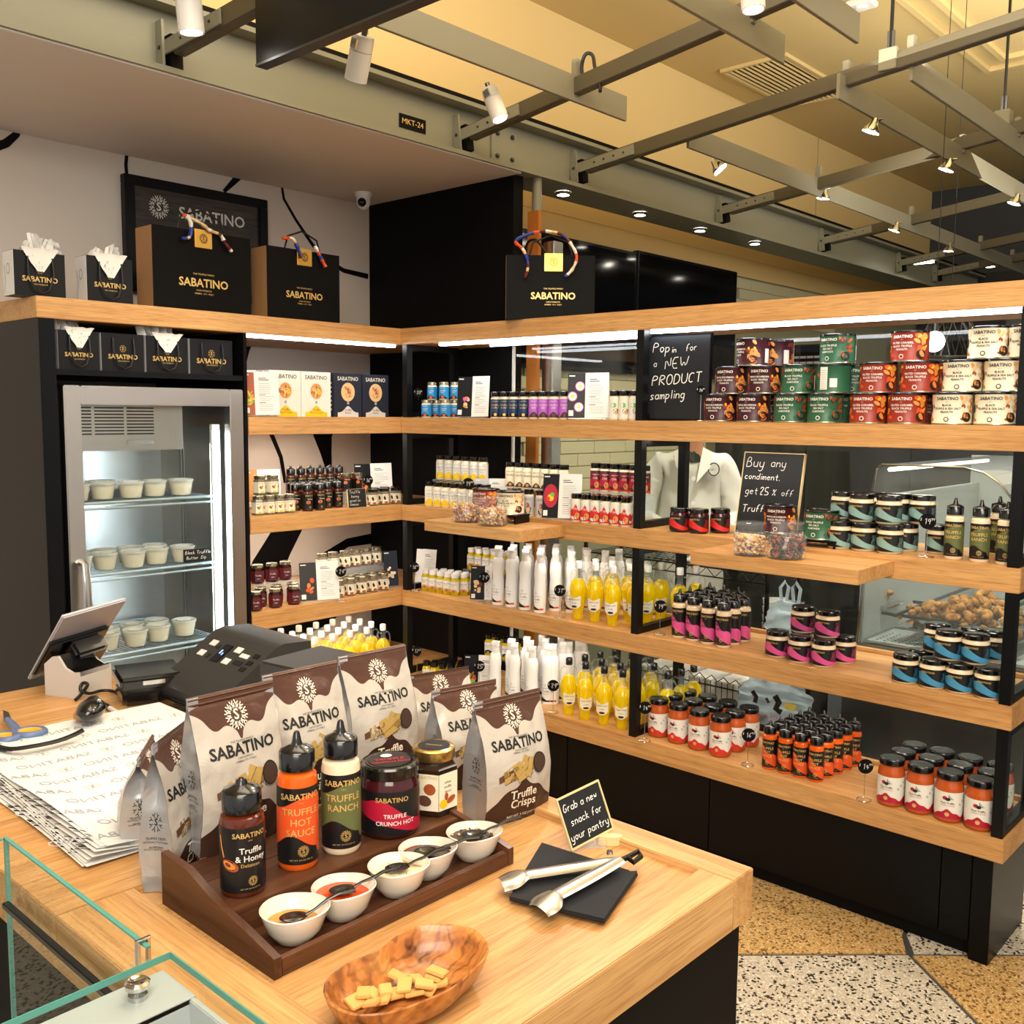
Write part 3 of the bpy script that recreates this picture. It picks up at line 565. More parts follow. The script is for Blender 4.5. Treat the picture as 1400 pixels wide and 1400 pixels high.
pbag(1080, 822, .50, .16, .16, 'translucent white plastic carrier bag hanging behind the pink jars', False); pbag(1060, 925, .46, .26, .16, 'bluish plastic carrier bag with black and red print behind the orange bottles', True)
MB().box(-.1, .1, -.1, .1, 0, .26, 'kitchen_dark', bev=.02).thing('dark_bin', 'dark plastic bin standing behind glass beside the wire basket', 'bin', None, (at(985, 980, 'y', .7).x+.15, 1.03, .0)).scale = (1, 1, 1.8)
mat('led_soft_', 'fff4e2', .4, emit=3.5)
# deli display case: its glass end faces us, the curved customer side is on the right
yc = 1.0
ol = [at(x, y, 'y', yc) for x, y in ((1171, 878), (1184, 760), (1189, 690), (1199, 640), (1206, 635), (1318, 639), (1345, 646), (1366, 660), (1384, 682), (1400, 720), (1412, 780), (1418, 880))]
cx0 = ol[0].x; cy0 = yc; DC = empty('deli_display_case', 'glass-sided deli case with curved front and fried food behind the right shelves', 'display case', (cx0, yc, 0))
op = [(p.x-cx0, 0, p.z) for p in ol]; zb = ol[0].z; wx = op[-1][0]
MB().box(-.05, wx+.05, .0, 1.3, 0, zb, 'steel', bev=.004).part('steel_body', DC); MB().box(-.02, wx, 1.28, 1.3, zb, op[4][2], 'steel_pale').part('rear_panel', DC)
MB().prism(op, (0, .006, 0), 'case_glass', None, 'green_edge').part('side_glass', DC); MB().tube(op, .004, 'chrome', 6).part('edge_strip', DC)
cvp = op[4:]; MB().grid(lambda u, v: (cvp[min(len(cvp)-1, int(round(u*(len(cvp)-1))))][0], .006+v*1.27, cvp[min(len(cvp)-1, int(round(u*(len(cvp)-1))))][2]), len(cvp)-1, 2, 'case_glass').part('curved_glass', DC)
MB().box(op[1][0]-.02, op[1][0]+.0, .0, 1.28, zb, op[1][2]+.22, 'steel_pale', bev=.003).part('rear_door', DC)
fx = at(1260, 850, 'y', yc+.25).x-cx0; MB().box(.03, wx-.02, .02, 1.27, zb+.002, zb+.012, 'steel_pale').part('display_floor', DC)
for y in (.10, .42): MB().box(.05, wx-.05, y, y+.012, zb+.10, zb+.112, 'dark_steel', bev=.002).part('pan_rail', DC)
for x in (.12, .40): MB().box(x, x+.012, .03, 1.2, zb+.112, zb+.124, 'dark_steel', bev=.002).part('pan_rail', DC)
dsk = MB().lathe([(.004, 0), (.004, .0012), (0, .0012)], 'kitchen_dark', 6).mesh('floor_hole')
for i in range(12):
    for j in range(6): o = link('floor_hole', dsk, DC); o.location = (.06+.028*i, .05+.03*j, zb+.012)
MB().cyl((op[2][0]+.05, .05, op[4][2]-.02), (op[2][0]+.05, 1.2, op[4][2]-.02), .008, 'led_soft_', 10).part('added_case_lamp', DC, 'added glowing tube brightening the case')  # tube added to brighten the inside of the case
mat('fried', 'a06a24', .7)
m = MATS['fried']; nz = tex_noise(m, (1, 1, 1), 40, 4); l = m.node_tree.links; l.new(ramp(m, nz.outputs[0], [(.3, '5e3410'), (.5, 'a86e24'), (.7, 'd49a48')]).outputs[0], m.node_tree.nodes['Principled BSDF'].inputs['Base Color'])
g = MB(); rr = random.Random(4)
hc = at(1318, 850, 'y', yc+.22)
for k in range(170):
    x, y = rr.gauss(hc.x-cx0, .085), rr.uniform(.08, .42); hh = max(0, .09-abs(x-(hc.x-cx0))*.35)*rr.random()
    g.ball((x, y, hc.z+.0+hh), rr.uniform(.012, .026), 'fried', 8, (rr.uniform(.5, 1.5), rr.uniform(.5, 1.3), rr.uniform(.5, 1)), Vector((rr.random(), rr.random()-.5, rr.random())).to_track_quat('Z', 'Y'))
hd_ = at(1205, 818, 'y', yc+.25)
for k in range(26): g.ball((hd_.x-cx0+rr.gauss(0, .02), .25+rr.uniform(-.06, .06), hd_.z+rr.random()*.03), rr.uniform(.010, .018), 'fried', 8, (1.3, 1, .7))
o = g.thing('fried_food', 'heap of golden fried pieces inside the deli case', 'food', None, (cx0, cy0, 0)); o['kind'] = 'stuff'
MB().box(hc.x-cx0-.20, hc.x-cx0+.22, .05, .46, hc.z-.03, hc.z-.02, 'chrome', bev=.002).part('food_pan', DC); MB().box(hd_.x-cx0-.05, hd_.x-cx0+.06, .16, .34, hd_.z-.025, hd_.z-.015, 'chrome', bev=.002).part('food_pan', DC)
# ---- kitchen worker in a white coat (head hidden behind the chalkboard and shelf)
def skin_body(verts, edges, radii, mt, name, parent, lvl=2):
    me = bpy.data.meshes.new(name); me.from_pydata(verts, edges, []); o = bpy.data.objects.new(name, me); COL.objects.link(o)
    md = o.modifiers.new('skin', 'SKIN'); sk = me.skin_vertices[0].data
    for i, r in enumerate(radii): sk[i].radius = r if isinstance(r, tuple) else (r, r)
    sk[0].use_root = True; md.branch_smoothing = .6; o.modifiers.new('sub', 'SUBSURF').levels = lvl; o.modifiers['sub'].render_levels = lvl
    dg = bpy.context.evaluated_depsgraph_get(); m2 = bpy.data.meshes.new_from_object(o.evaluated_get(dg)); bpy.data.objects.remove(o)
    for p in m2.polygons: p.use_smooth = True
    m2.materials.clear(); m2.materials.append(MATS[mt]); return link(name, m2, parent)
PW = empty('person', 'person in buttoned white coat with round badge standing behind the glass', 'person', (.60, 1.20, 0), R(38))
V = [(0, 0, .80), (0, 0, .95), (0, 0, 1.10), (0, 0, 1.20), (0, -.01, 1.27), (0, -.02, 1.34), (0, -.03, 1.42), (0, -.03, 1.49),
     (-.08, 0, .76), (-.09, -.01, .44), (-.09, .02, .08), (-.09, -.09, .03), (.08, 0, .76), (.09, -.01, .44), (.09, .02, .08), (.09, -.09, .03),
     (-.15, 0, 1.20), (-.19, .0, 1.08), (-.205, -.03, .95), (-.13, -.19, .93), (-.09, -.24, .93), (.15, 0, 1.20), (.19, 0, 1.08), (.205, -.03, .95), (.13, -.19, .93), (.09, -.24, .93)]
E_ = [(0, 1), (1, 2), (2, 3), (3, 4), (4, 5), (5, 6), (6, 7), (0, 8), (8, 9), (9, 10), (10, 11), (0, 12), (12, 13), (13, 14), (14, 15), (3, 16), (16, 17), (17, 18), (18, 19), (19, 20), (3, 21), (21, 22), (22, 23), (23, 24), (24, 25)]
RD = [(.12, .09), (.11, .085), (.125, .09), (.12, .08), (.05, .05), (.05, .055), (.068, .08), (.055, .065), .075, .055, .035, .03, .075, .055, .035, .03, .055, .045, .038, .03, .028, .055, .045, .038, .03, .028]
skin_body(V, E_, RD, 'skin', 'body', PW)
cv = [(0, 0, .50), (0, 0, .80), (0, 0, .98), (0, 0, 1.12), (0, .0, 1.20), (-.13, .0, 1.215), (-.195, .0, 1.08), (-.215, -.03, .95), (-.14, -.18, .93), (.13, 0, 1.215), (.195, 0, 1.08), (.215, -.03, .95), (.14, -.18, .93)]
CT = skin_body(cv, [(0, 1), (1, 2), (2, 3), (3, 4), (4, 5), (5, 6), (6, 7), (7, 8), (4, 9), (9, 10), (10, 11), (11, 12)], [(.175, .125), (.165, .125), (.155, .12), (.165, .115), (.13, .10), .075, .068, .062, .052, .075, .068, .062, .052], 'coat_cloth', 'white_coat', PW, 3)
for v in CT.data.vertices:
    c_ = v.co; n_1 = noise.noise(Vector((c_.x*9, c_.y*9, c_.z*4)))*.016+noise.noise(Vector((c_.x*22+c_.z*10, c_.y*22, c_.z*9)))*.008+.004*math.sin(c_.x*55+c_.z*18)*(1 if abs(c_.x) < .16 else .4)
    v.co = c_+v.normal*n_1
g = MB()
for sx in (-1, 1): g.prism([(sx*.012, -.142, 1.13), (sx*.075, -.118, 1.20), (sx*.085, -.085, 1.265), (sx*.045, -.085, 1.285), (sx*.03, -.115, 1.22)], (0, -.008, 0), 'coat_cloth')
g.part('coat_collar', PW)
g = MB()
for z in (1.15, 1.04, .93): g.lathe([(.010, 0), (.010, .003), (.004, .004)], 'white_plastic', 12, Matrix.Translation((.0, -.150, z)) @ Matrix.Rotation(R(90), 4, 'X'))
g.part('coat_buttons', PW)
g = MB().box(-.022, -.019, -.149, -.118, .6, 1.2, 'coat_cloth').part('coat_placket', PW)
g = MB(); L = Lab().disc(0, 0, .026, .030, 'navy', .0, 20).disc(0, 0, .021, .025, 'coat_cloth', .001, 20).hand('ahi', .012, -.014, -.006, 'navy', .002); L.put(g, lambda s, h, d: (s+.09, -.122-d, h+1.19)); g.part('coat_badge', PW, 'round badge on coat breast')
MB().lathe([(.075, 1.22), (.060, 1.26), (.054, 1.30)], 'dark_green_cloth', 20, None, True, (False, False)).part('neck_scarf', PW)
MB().ball((0, -.025, 1.475), .082, 'hair', 16, (.95, 1.05, 1.0)).part('hair', PW)
g = MB()
for sx in (-1, 1): g.ball((sx*.024, -.095, 1.455), .008, 'ink', 8); g.ball((sx*.068, -.03, 1.445), .014, 'skin', 8, (.5, 1, 1.3))
g.ball((0, -.103, 1.435), .011, 'skin', 8, (.8, 1, 1.4)); g.ball((0, -.094, 1.412), .016, 'red_print', 8, (1, .4, .3)); g.part('face_features', PW)
def hand(parent, p, sx, mt='skin'):
    g = MB().ball(p, .032, mt, 12, (.9, 1.2, .5)); x, y, z = p
    for k, ln in enumerate((.040, .048, .045, .036)):
        fx = x+(-.021+.014*k); g.tube([(fx, y-.03, z), (fx*1.0, y-.03-ln*.5, z-.006), (fx, y-.03-ln, z-.024)], .0075, mt, 8, rs=[.008, .0075, .0055])
    g.tube([(x-sx*.026, y-.005, z), (x-sx*.044, y-.025, z-.006), (x-sx*.046, y-.045, z-.014)], .008, mt, 8, rs=[.009, .008, .006]); return g.part('hand', parent)
hand(PW, (-.08, -.26, .93), -1); hand(PW, (.08, -.26, .93), 1)
# ================================================================== SHELVING
mat('led_soft', 'fff4e2', .4, emit=17)
SU = empty('shelving_unit', 'oak shelving with black frames along the glass partition, right of corner', 'shelving', (0, 0, 0), 0, None)
SL = empty('shelving_unit', 'oak shelving left of the corner, attached beside the drinks fridge', 'shelving', (0, 0, 0), 0, None)
def shelf_r(z, x1=XE, mt='oak_x'): MB().box(0, x1, 0, DEP, z-TH, z, mt, bev=.0015).part('shelf', SU)
shelf_r(H1, XE+.9); shelf_r(H2, XE+.9); shelf_r(H3); shelf_r(H4); shelf_r(H5)
MB().box(-.62, 0, LY, YB, H1-TH, H1, 'oak_y', bev=.0015).part('shelf', SL)
for z in (H2, H3, H4, H5): MB().box(LX, 0, -.700, YB, z-TH, z, 'oak_y', bev=.0015).part('shelf', SL)
# back lip on lower shelves
for z in (H4, H5): MB().box(.30, XE, DEP-.018, DEP, z, z+.012, 'oak_x', bev=.001).part('back_lip', SU)
# divider frames (posts, rails, infill pane)
for x in (.004, 1.140, 2.275):
    for (zb, zt) in ((H2, H1-TH), (H3, H2-TH), (H4, H3-TH), (H5, H4-TH)):
        f = MB().box(x, x+.028, .004, .034, zb, zt, 'black_metal', bev=.001).box(x, x+.028, .262, .292, zb, zt, 'black_metal', bev=.001)
        f.box(x, x+.028, .034, .262, zb, zb+.022, 'black_metal', bev=.001).box(x, x+.028, .034, .262, zt-.022, zt, 'black_metal', bev=.001)
        o = f.part('divider_frame', SU)
        if x > 1: MB().box(x+.012, x+.016, .034, .262, zb+.022, zt-.022, 'pane_glass').part('frame_pane', o)
# black back panel in the corner bay
# glass panes of the partition behind the shelves
MB().box(.292, .300, YB-.012, YB+.0, H5-.3, H1-TH, 'white_plastic').part('glass_edge_trim', SU)
for (x0, x1) in ((.302, 1.150), (1.153, XE)): MB().box(x0, x1, DEP+.004, DEP+.010, .28, H1-TH, 'pane_glass').part('partition_glass', SU)
MB().box(XE, XE+.9, DEP+.004, DEP+.010, .28, H1-TH, 'pane_glass').part('partition_glass', SU)
# LED strips under the top shelf
a = MB().box(.19, 1.135, .030, .052, H1-TH-.010, H1-TH+.0005, 'led_glow').part('led_strip', SU, 'glowing line drawn for the LED reflection')
MB().box(1.175, XE+.9, .030, .052, H1-TH-.010, H1-TH+.0005, 'led_glow').part('led_strip', SU, 'glowing line drawn for the LED reflection')
MB().box(-.052, -.030, -.70, -.002, H1-TH-.010, H1-TH+.0005, 'led_glow').part('led_strip', SL, 'glowing line drawn for the LED reflection')
MB().box(.30, 1.13, .20, .206, H1-TH-.008, H1-TH+.0005, 'led_glow').part('led_strip', SU, 'glowing line drawn for the LED reflection')  # added glowing line that draws the front strip's reflection
for z in (H2, H3, H4):   # slim light strips under the lower shelves as well
    MB().box(.20, 1.12, .06, .075, z-TH-.0009, z-TH+.0005, 'led_soft').part('led_strip', SU, 'slim glowing strip'); MB().box(1.18, 2.26, .06, .075, z-TH-.0009, z-TH+.0005, 'led_soft').part('led_strip', SU, 'slim glowing strip')
    for x in (-.08, -.38): MB().box(x-.03, x, -.69, -.01, z-TH-.0009, z-TH+.0005, 'led_soft').part('led_strip', SL, 'slim glowing strip')  # left strips widened, rear row added to brighten the wall behind
# black base cabinet
kb = H5-TH
for (x0, x1) in ((.03, .86), (.863, 1.44), (1.443, 2.15), (2.153, 2.228)): MB().box(x0, x1, .026, .05, .05, kb, 'black_lacquer', bev=.001).part('base_panel', SU)
MB().box(.03, 2.23, .05, .30, .0, kb, 'black_matt').part('base_carcass', SU); MB().box(2.232, 2.281, .022, .33, 0, kb, 'black_lacquer', bev=.001).part('end_panel', SU)
MB().box(-.60, -.03, -.70, .0, .0, kb, 'black_lacquer', bev=.001).part('base_panel', SL)
# pull-out display trays on the third shelf
E1 = [at(579, 711, 'z', 1.042), at(710, 727, 'z', 1.042)]; E2 = [at(950, 752, 'z', 1.042), at(1172, 781.6, 'z', 1.042)]
for (a, b, yf, d) in ((E1[0].x, E1[1].x-.01, -.235, 'left'), (E2[0].x, E2[1].x-.005, -.228, 'right')):
    MB().box(a, b, yf, .0-.001, 1.042-.038, 1.042, 'oak_x', bev=.001).part('pull_out_shelf', SU)
EZ = 1.042
# ---------------- fridge housing and fridge
MB().box(-.62, -.002, LY+.005, LY+.052, 0, H1-TH, 'black_lacquer', bev=.001).part('side_panel', SL)
MB().box(-.62, -.002, -.715, -.702, 0, H1-TH, 'black_matt').part('side_panel', SL)
MB().box(-.62, -.006, LY+.052, -.715, 1.53, 1.548, 'black_lacquer', bev=.001).part('niche_shelf', SL); MB().box(-.30, -.29, LY+.052, -.715, 1.548, H1-TH, 'black_matt').part('niche_back', SL)
FR = empty('display_fridge', 'stainless glass-door display fridge with tubs of dip inside', 'fridge', (-.60, -1.335, .30))
fy0, fy1, fz0, fz1 = 0, .615, 0, 1.20      # local: y across, z up, front at x=.60
def F(nm, x0, x1, y0, y1, z0, z1, mt='steel', par=None, **k): return MB().box(x0, x1, y0, y1, z0, z1, mt, bev=k.get('bev', 0)).part(nm, par or FR, k.get('label'))
F('back_wall', .02, .035, .0, fy1, 0, fz1); F('side_wall', .02, .555, .0, .012, 0, fz1); F('side_wall', .02, .555, fy1-.012, fy1, 0, fz1); F('top_wall', .02, .555, 0, fy1, fz1-.012, fz1); F('floor_panel', .02, .555, 0, fy1, 0, .02)
DO = F('door_frame', .56, .60, .0, .052, 0, fz1, bev=.003)
F('frame_rail', .56, .60, fy1-.052, fy1, 0, fz1, par=DO, bev=.003); F('frame_rail', .56, .60, .052, fy1-.052, fz1-.058, fz1, par=DO, bev=.003); F('frame_rail', .56, .60, .052, fy1-.052, 0, .058, par=DO, bev=.003)
F('door_glass', .575, .580, .052, fy1-.052, .058, fz1-.058, 'pane_glass', DO)
F('door_gasket', .55, .56, .004, .016, 0, fz1, 'rubber', DO)
MB().tube([(.60, .030, .66), (.635, .030, .655), (.645, .030, .60), (.648, .030, .50), (.645, .030, .42), (.60, .030, .41)], .014, 'steel', 12, flat=.7).part('door_handle', DO)
g = F('fan_cover', .16, .50, .02, .44, .995, 1.185); n_ = 0
for yy, ye in ((.06, .125), (.137, .232), (.243, .335)):
    for k in range(9): MB().box(.500, .503, yy, ye, 1.047+.0105*k, 1.0515+.0105*k, 'kitchen_dark', bev=.0).part('vent_slot', g)
F('fan_clip', .500, .512, .24, .33, 1.015, 1.028, 'clear_plastic', g)
F('led_tube', .535, .547, fy1-.078, fy1-.062, .06, 1.05, 'fridge_glow', bev=.002, label='glowing cool-white light tube'); F('led_housing', .52, .535, fy1-.085, fy1-.055, .05, 1.08, 'white_plastic')
for x in (.20, .22): MB().cyl((x, fy1-.02, .05), (x, fy1-.02, 1.0), .003, 'chrome', 6).part('shelf_rail', FR)
FS = [1.131-.30, .899-.30, .631-.30]
for z in FS:
    g = MB().tube([(.53, .055, z), (.53, fy1-.06, z)], .005, 'wire', 8).tube([(.53, .055, z-.018), (.53, fy1-.06, z-.018)], .004, 'wire', 8).tube([(.06, .055, z), (.06, fy1-.06, z)], .004, 'wire', 8)
    for k in range(34): g.tube([(.06, .06+.0146*k, z), (.53, .06+.0146*k, z)], .0017, 'wire', 4)
    g.part('wire_shelf', FR)
l = bpy.data.lights.new('fridge_light', 'AREA'); l.shape = 'RECTANGLE'; l.size = .9; l.size_y = .02; l.energy = 9; l.color = (.72, .9, 1)
o = bpy.data.objects.new('fridge_light', l); COL.objects.link(o); o.matrix_world = Matrix.Translation((-.075, -.80, .86)) @ Matrix(((0, .6, .8, 0), (0, .8, -.6, 0), (-1, 0, 0, 0), (0, 0, 0, 1))).to_4x4()
mat('cream_dip', 'e4d3ae', .5)
tub_b = MB().lathe([(.030, 0), (.033, .003), (.040, .046), (.041, .050)], 'tub_plastic', 24, None, True, (True, False)).mesh('tub')
tub_f = MB().lathe([(.0295, .002), (.0375, .040), (0, .041)], 'cream_dip', 20).mesh('dip')
tub_l = MB().lathe([(.043, .049), (.043, .055), (.040, .056), (.036, .053), (0, .053)], 'tub_plastic', 24).mesh('lid')
tub_s = MB().lathe([(0, .0545), (.024, .0545)], 'paper', 16, None, False, (False, False)).mesh('lid_label')
def tub(x, y, z, lb):
    t = empty('dip_tub', lb, 'tub', (-.60+x, -1.335+y, .30+z+.006), random.uniform(-1, 1), 'tubs of pale dip in the fridge')
    for nm, m in (('tub', tub_b), ('dip', tub_f), ('lid', tub_l), ('lid_label', tub_s)): link(nm, m, t)
for si, z in enumerate(FS):
    sn = ('upper', 'middle', 'lower')[si]
    for k in range(5):
        if si == 2 and k == 4: continue
        tub(.47 - (.015 if k % 2 else 0), .085+.09*k, z, 'clear tub of pale dip on %s fridge shelf, %s from left in front row' % (sn, ORD[k]))
    for k in range(4 if si else 2): tub(.375, .12+.09*k, z, 'clear tub of pale dip on %s fridge shelf, %s from left in second row' % (sn, ORD[k]))
tub(.44, .46, FS[2], 'clear tub of pale dip on lower fridge shelf, rightmost by the light')
g = MB().box(-.05, .05, 0, .004, 0, .045, 'card_black'); L = Lab().hand('Black Truffle', .011, -.045, .028).hand('Butter  Dip', .010, -.04, .010)
L.put(g, flatfn); o = g.thing('price_card', 'small black chalk card in fridge beside the middle tubs', 'card', None, (-.08, -.86, FS[1]+.306), R(80))
# ================================================================== PRODUCTS
PROTO = {}
def proto(nm, parts): PROTO[nm] = parts          # parts: (name, mesh, label, [subparts])
PNAME = {}
def place(k, loc, rz, label, cat=None, group=None, tilt=None, scale=None):
    nm, ct = PNAME[k]; t = empty(nm, label, cat or ct, loc, rz, group)
    if tilt: t.rotation_euler = (tilt[0], tilt[1], rz)
    if scale: t.scale = (scale,)*3
    for p in PROTO[k]:
        o = link(p[0], p[1], t, p[2] if len(p) > 2 else None)
        for q in (p[3] if len(p) > 3 else []): link(q[0], q[1], o)
    return t
for n_, c_, r_ in (('lb_darkblue', '123a63', .4), ('lb_blue', '1f86c4', .35), ('lb_purple', 'b45fc8', .4), ('lb_white', 'dcd8ce', .45), ('lb_cream', 'e2d8bd', .5), ('lb_yellow', 'e3b90c', .45), ('lb_green', '57b52a', .45), ('lb_black', '121113', .35),
                   ('lb_brown', '5b3a28', .5), ('lb_choc', '3e2a20', .5), ('lb_red', 'cc2a26', .4), ('lb_crimson', 'a81432', .4), ('lb_maroon', '5a1820', .4), ('lb_orange', 'd9501f', .4), ('lb_olive', '5c6238', .45), ('lb_pink', 'd4508c', .4), ('lb_teal', '7fa39c', .45), ('lb_steelblue', '3f87ac', .45),
                   ('lb_plum', '3a0c1a', .4), ('lb_forest', '24573a', .4), ('lb_rust', '8c2816', .4), ('nut', 'c98a45', .5), ('nut_dark', '9c4a22', .5), ('nut_pale', 'd8b684', .5), ('peach', 'e2823a', .5), ('truffle', '1d1614', .7), ('silver_print', 'c9c6c2', .4), ('grey_print', '9a9aa0', .5),
                   ('c_spice', 'd9cfb4', .5), ('c_honey', '52200e', .08), ('c_hot', 'd8590f', .22), ('c_ranch', 'e4cfae', .3), ('c_aioli', 'e3c7a2', .3), ('c_tomato', 'b04e1c', .25), ('c_jam', '2a0d10', .1), ('c_truf', '6b6256', .3), ('c_dip', 'd9c7a4', .3), ('c_crunch', '3a0a12', .12), ('white_can', 'f0f0ee', .32), ('pearl', 'd8cfc0', .4)):
    mat(n_, c_, r_, coat=.25 if n_.startswith('c_') else 0)
def small_text(L, lines, size, h, mt, r=0, gap=1.15, bold=.0, s0=0):
    for i, t_ in enumerate(lines): L.text(t_, size, s0, h-i*size*gap, mt, .0009, bold)
    return L
# --- spice shakers
def shaker(k, body, art, cap='black_plastic', r=.020, h=.098):
    b = MB().lathe([(r*.92, 0), (r, .003), (r, h*.74), (r*.86, h*.80), (r*.80, h*.83)], body, 20).mesh('jar')
    c = MB().lathe([(r*.90, h*.82), (r*.93, h*.83), (r*.93, h*.985), (r*.85, h), (0, h)], cap, 20).mesh('cap')
    L = Lab(); art(L, r, h); g = MB(); L.put(g, cylfn(r)); PROTO[k] = [('jar', b), ('cap', c), ('label', g.mesh('label'))]; PNAME[k] = ('spice_shaker', 'shaker')
W_ = lambda r: math.pi*r*.98
def a_solid(bg, fg, txt, hill=None, hillc=None, dot=None):
    def f(L, r, h):
        w_ = W_(r); L.rect(-w_, w_, h*.06, h*.72, bg, .0003, 28)
        if hill: L.band(-w_*.55, w_*.55, h*.06, lambda t: h*(hill+.10*math.cos(t/r*2.6)), hillc, .0006, 16)
        small_text(L, ['SABATINO'], h*.06, h*.64, fg); small_text(L, txt, h*.085, h*.50, fg, bold=.01)
        if dot: L.disc(0, h*.15, r*.28, r*.28, dot, .0008, 10)
    return f
shaker('darkblue', 'c_spice', a_solid('lb_darkblue', 'gold_print', ['TRUFFLE', '& SALT'], .16, 'lb_black', 'gold_print'))
shaker('blue', 'c_spice', a_solid('lb_blue', 'lb_white', ['TRUFFLE', 'SALT'], .16, 'lb_black', 'lb_orange'), 'silver_lid', .020, .070)
shaker('purple', 'c_spice', a_solid('lb_purple', 'lb_white', ['TRUFFLE', 'ZEST'], .17, 'lb_choc', 'lb_brown'))
shaker('yellow', 'c_spice', a_solid('lb_white', 'ink_grey', ['LEMON', 'ZEST'], .24, 'lb_yellow'))
shaker('cream', 'c_spice', a_solid('lb_cream', 'ink', ['TRUFFLE'], .16, 'lb_choc', 'nut'))
def a_green(L, r, h):
    w_ = W_(r); L.rect(-w_, w_, h*.06, h*.72, 'lb_white', .0003, 28); L.disc(-r*.25, h*.5, r*.5, r*.42, 'lb_green', .0006).disc(r*.2, h*.30, r*.5, h*.10, 'lb_brown', .0006, 12, -.4).disc(r*.3, h*.27, r*.34, h*.06, 'nut', .0009, 12, -.4)
    small_text(L, ['TRUFFLE'], h*.05, h*.5, 'lb_white', s0=-r*.25)
shaker('green', 'c_spice', a_green)
def a_red(bg):
    def f(L, r, h):
        w_ = W_(r); L.rect(-w_, w_, h*.06, h*.74, bg, .0003, 28); L.band(-w_*.8, w_*.8, lambda t: h*.2, lambda t: h*(.42+.22*math.exp(-(t/r+.25)**2*9)+.04*math.cos(t/r*7)), 'lb_red' if bg == 'lb_white' else 'lb_crimson', .0006, 24)
        L.disc(r*.1, h*.22, r*.62, h*.17, 'lb_black', .0008).disc(r*.12, h*.23, r*.42, h*.11, 'nut', .0011); L.band(-w_*.7, w_*.7, h*.06, lambda t: h*(.12+.03*math.sin(t/r*3)), 'lb_red', .0013, 12)
        small_text(L, ['SABATINO'], h*.06, h*.60, 'lb_white'); L.text('Chili', h*.10, -r*.2, h*.47, 'lb_white', .0011)
    return f
shaker('red', 'c_spice', a_red('lb_white')); shaker('darkred', 'c_spice', a_red('lb_maroon'))
def a_brown(L, r, h):
    w_ = W_(r); L.rect(-w_, w_, h*.06, h*.74, 'paper_grey', .0003, 28); L.disc(0, h*.42, r*.34, h*.09, 'nut_dark', .0006).disc(r*.05, h*.24, r*.55, h*.15, 'lb_choc', .0007, 14, -.5).disc(r*.1, h*.24, r*.36, h*.09, 'nut_pale', .001, 12, -.5)
    small_text(L, ['SABATINO'], h*.06, h*.64, 'ink')
shaker('brown', 'c_spice', a_brown)
# --- small oil vials
for k, cap in (('vial', 'white_plastic'), ('vial_black', 'black_plastic')):
    r, h = .0172, .088
    b = MB().lathe([(r*.9, 0), (r, .003), (r, h*.68), (r*.72, h*.76), (r*.62, h*.80)], 'oil', 16).mesh('bottle'); c = MB().lathe([(r*.80, h*.79), (r*.80, h*.985), (0, h)], cap, 16).mesh('cap')
    L = Lab(); w_ = W_(r); L.rect(-w_, w_*.9, h*.16, h*.64, 'lb_white', .0004, 22); L.band(-r*.9, r*.9, h*.16, lambda t: h*(.25+.06*math.cos(t/r*2)), 'nut' if k == 'vial' else 'lb_black', .0007, 10)
    L.disc(0, h*.2, r*.3, h*.04, 'lb_brown' if k == 'vial' else 'gold_print', .0009); small_text(L, ['SABATINO', 'OIL'], h*.07, h*.5, 'ink')
    for q in range(4): L.rect(r*1.6, r*2.6, h*(.3+.07*q), h*(.33+.07*q), 'ink_grey', .0007)
    g = MB(); L.put(g, cylfn(r)); PROTO[k] = [('bottle', b), ('cap', c), ('label', g.mesh('label'))]; PNAME[k] = ('oil_vial', 'bottle')
# --- spray cans
for k, acc in (('spray', 'lb_orange'), ('spray_black', 'lb_black')):
    r = .0222; b = MB().lathe([(r*.96, 0), (r, .004), (r, .085), (r*.93, .105), (r*.93, .120), (r, .140), (r*.98, .160), (r*.8, .176), (r*.6, .181)], 'white_can', 28).mesh('can')
    c = MB().lathe([(r*.64, .180), (r*.62, .200)], 'white_plastic', 20, None, True, (False, True)).box(-.0125, .0125, -.012, .012, .200, .212, 'white_plastic', Matrix.Rotation(R(0), 4, 'Z'), .003).prism([(-.0125, -.012, .212), (-.0125, .012, .212), (-.0125, .012, .222), (-.0125, -.004, .222)], (.025, 0, 0), 'white_plastic').mesh('nozzle')
    L = Lab(); L.band(-r*1.5, r*.1, .010, lambda t: .026-(t+r*1.0)*.5, 'lb_black', .0004, 8); L.rect(r*.0, r*.8, .010, .016, acc, .0004, 4).rect(r*.3, r*.7, .010, .017, 'lb_orange', .0006, 3)
    L.logo(-r*.5, .072, .006, 'ink_grey', .0005, 1); L.text('SABATINO', .0062, -r*.35, .060, 'ink_grey', .0005).text('Truffle', .009, -r*.3, .049, 'ink', .0005).text('spray oil', .0055, -r*.3, .040, 'ink_grey', .0005)
    g = MB(); L.put(g, cylfn(r)); PROTO[k] = [('can', b), ('spray_nozzle', c), ('printed_label', g.mesh('printed_label'))]; PNAME[k] = ('spray_can', 'can')
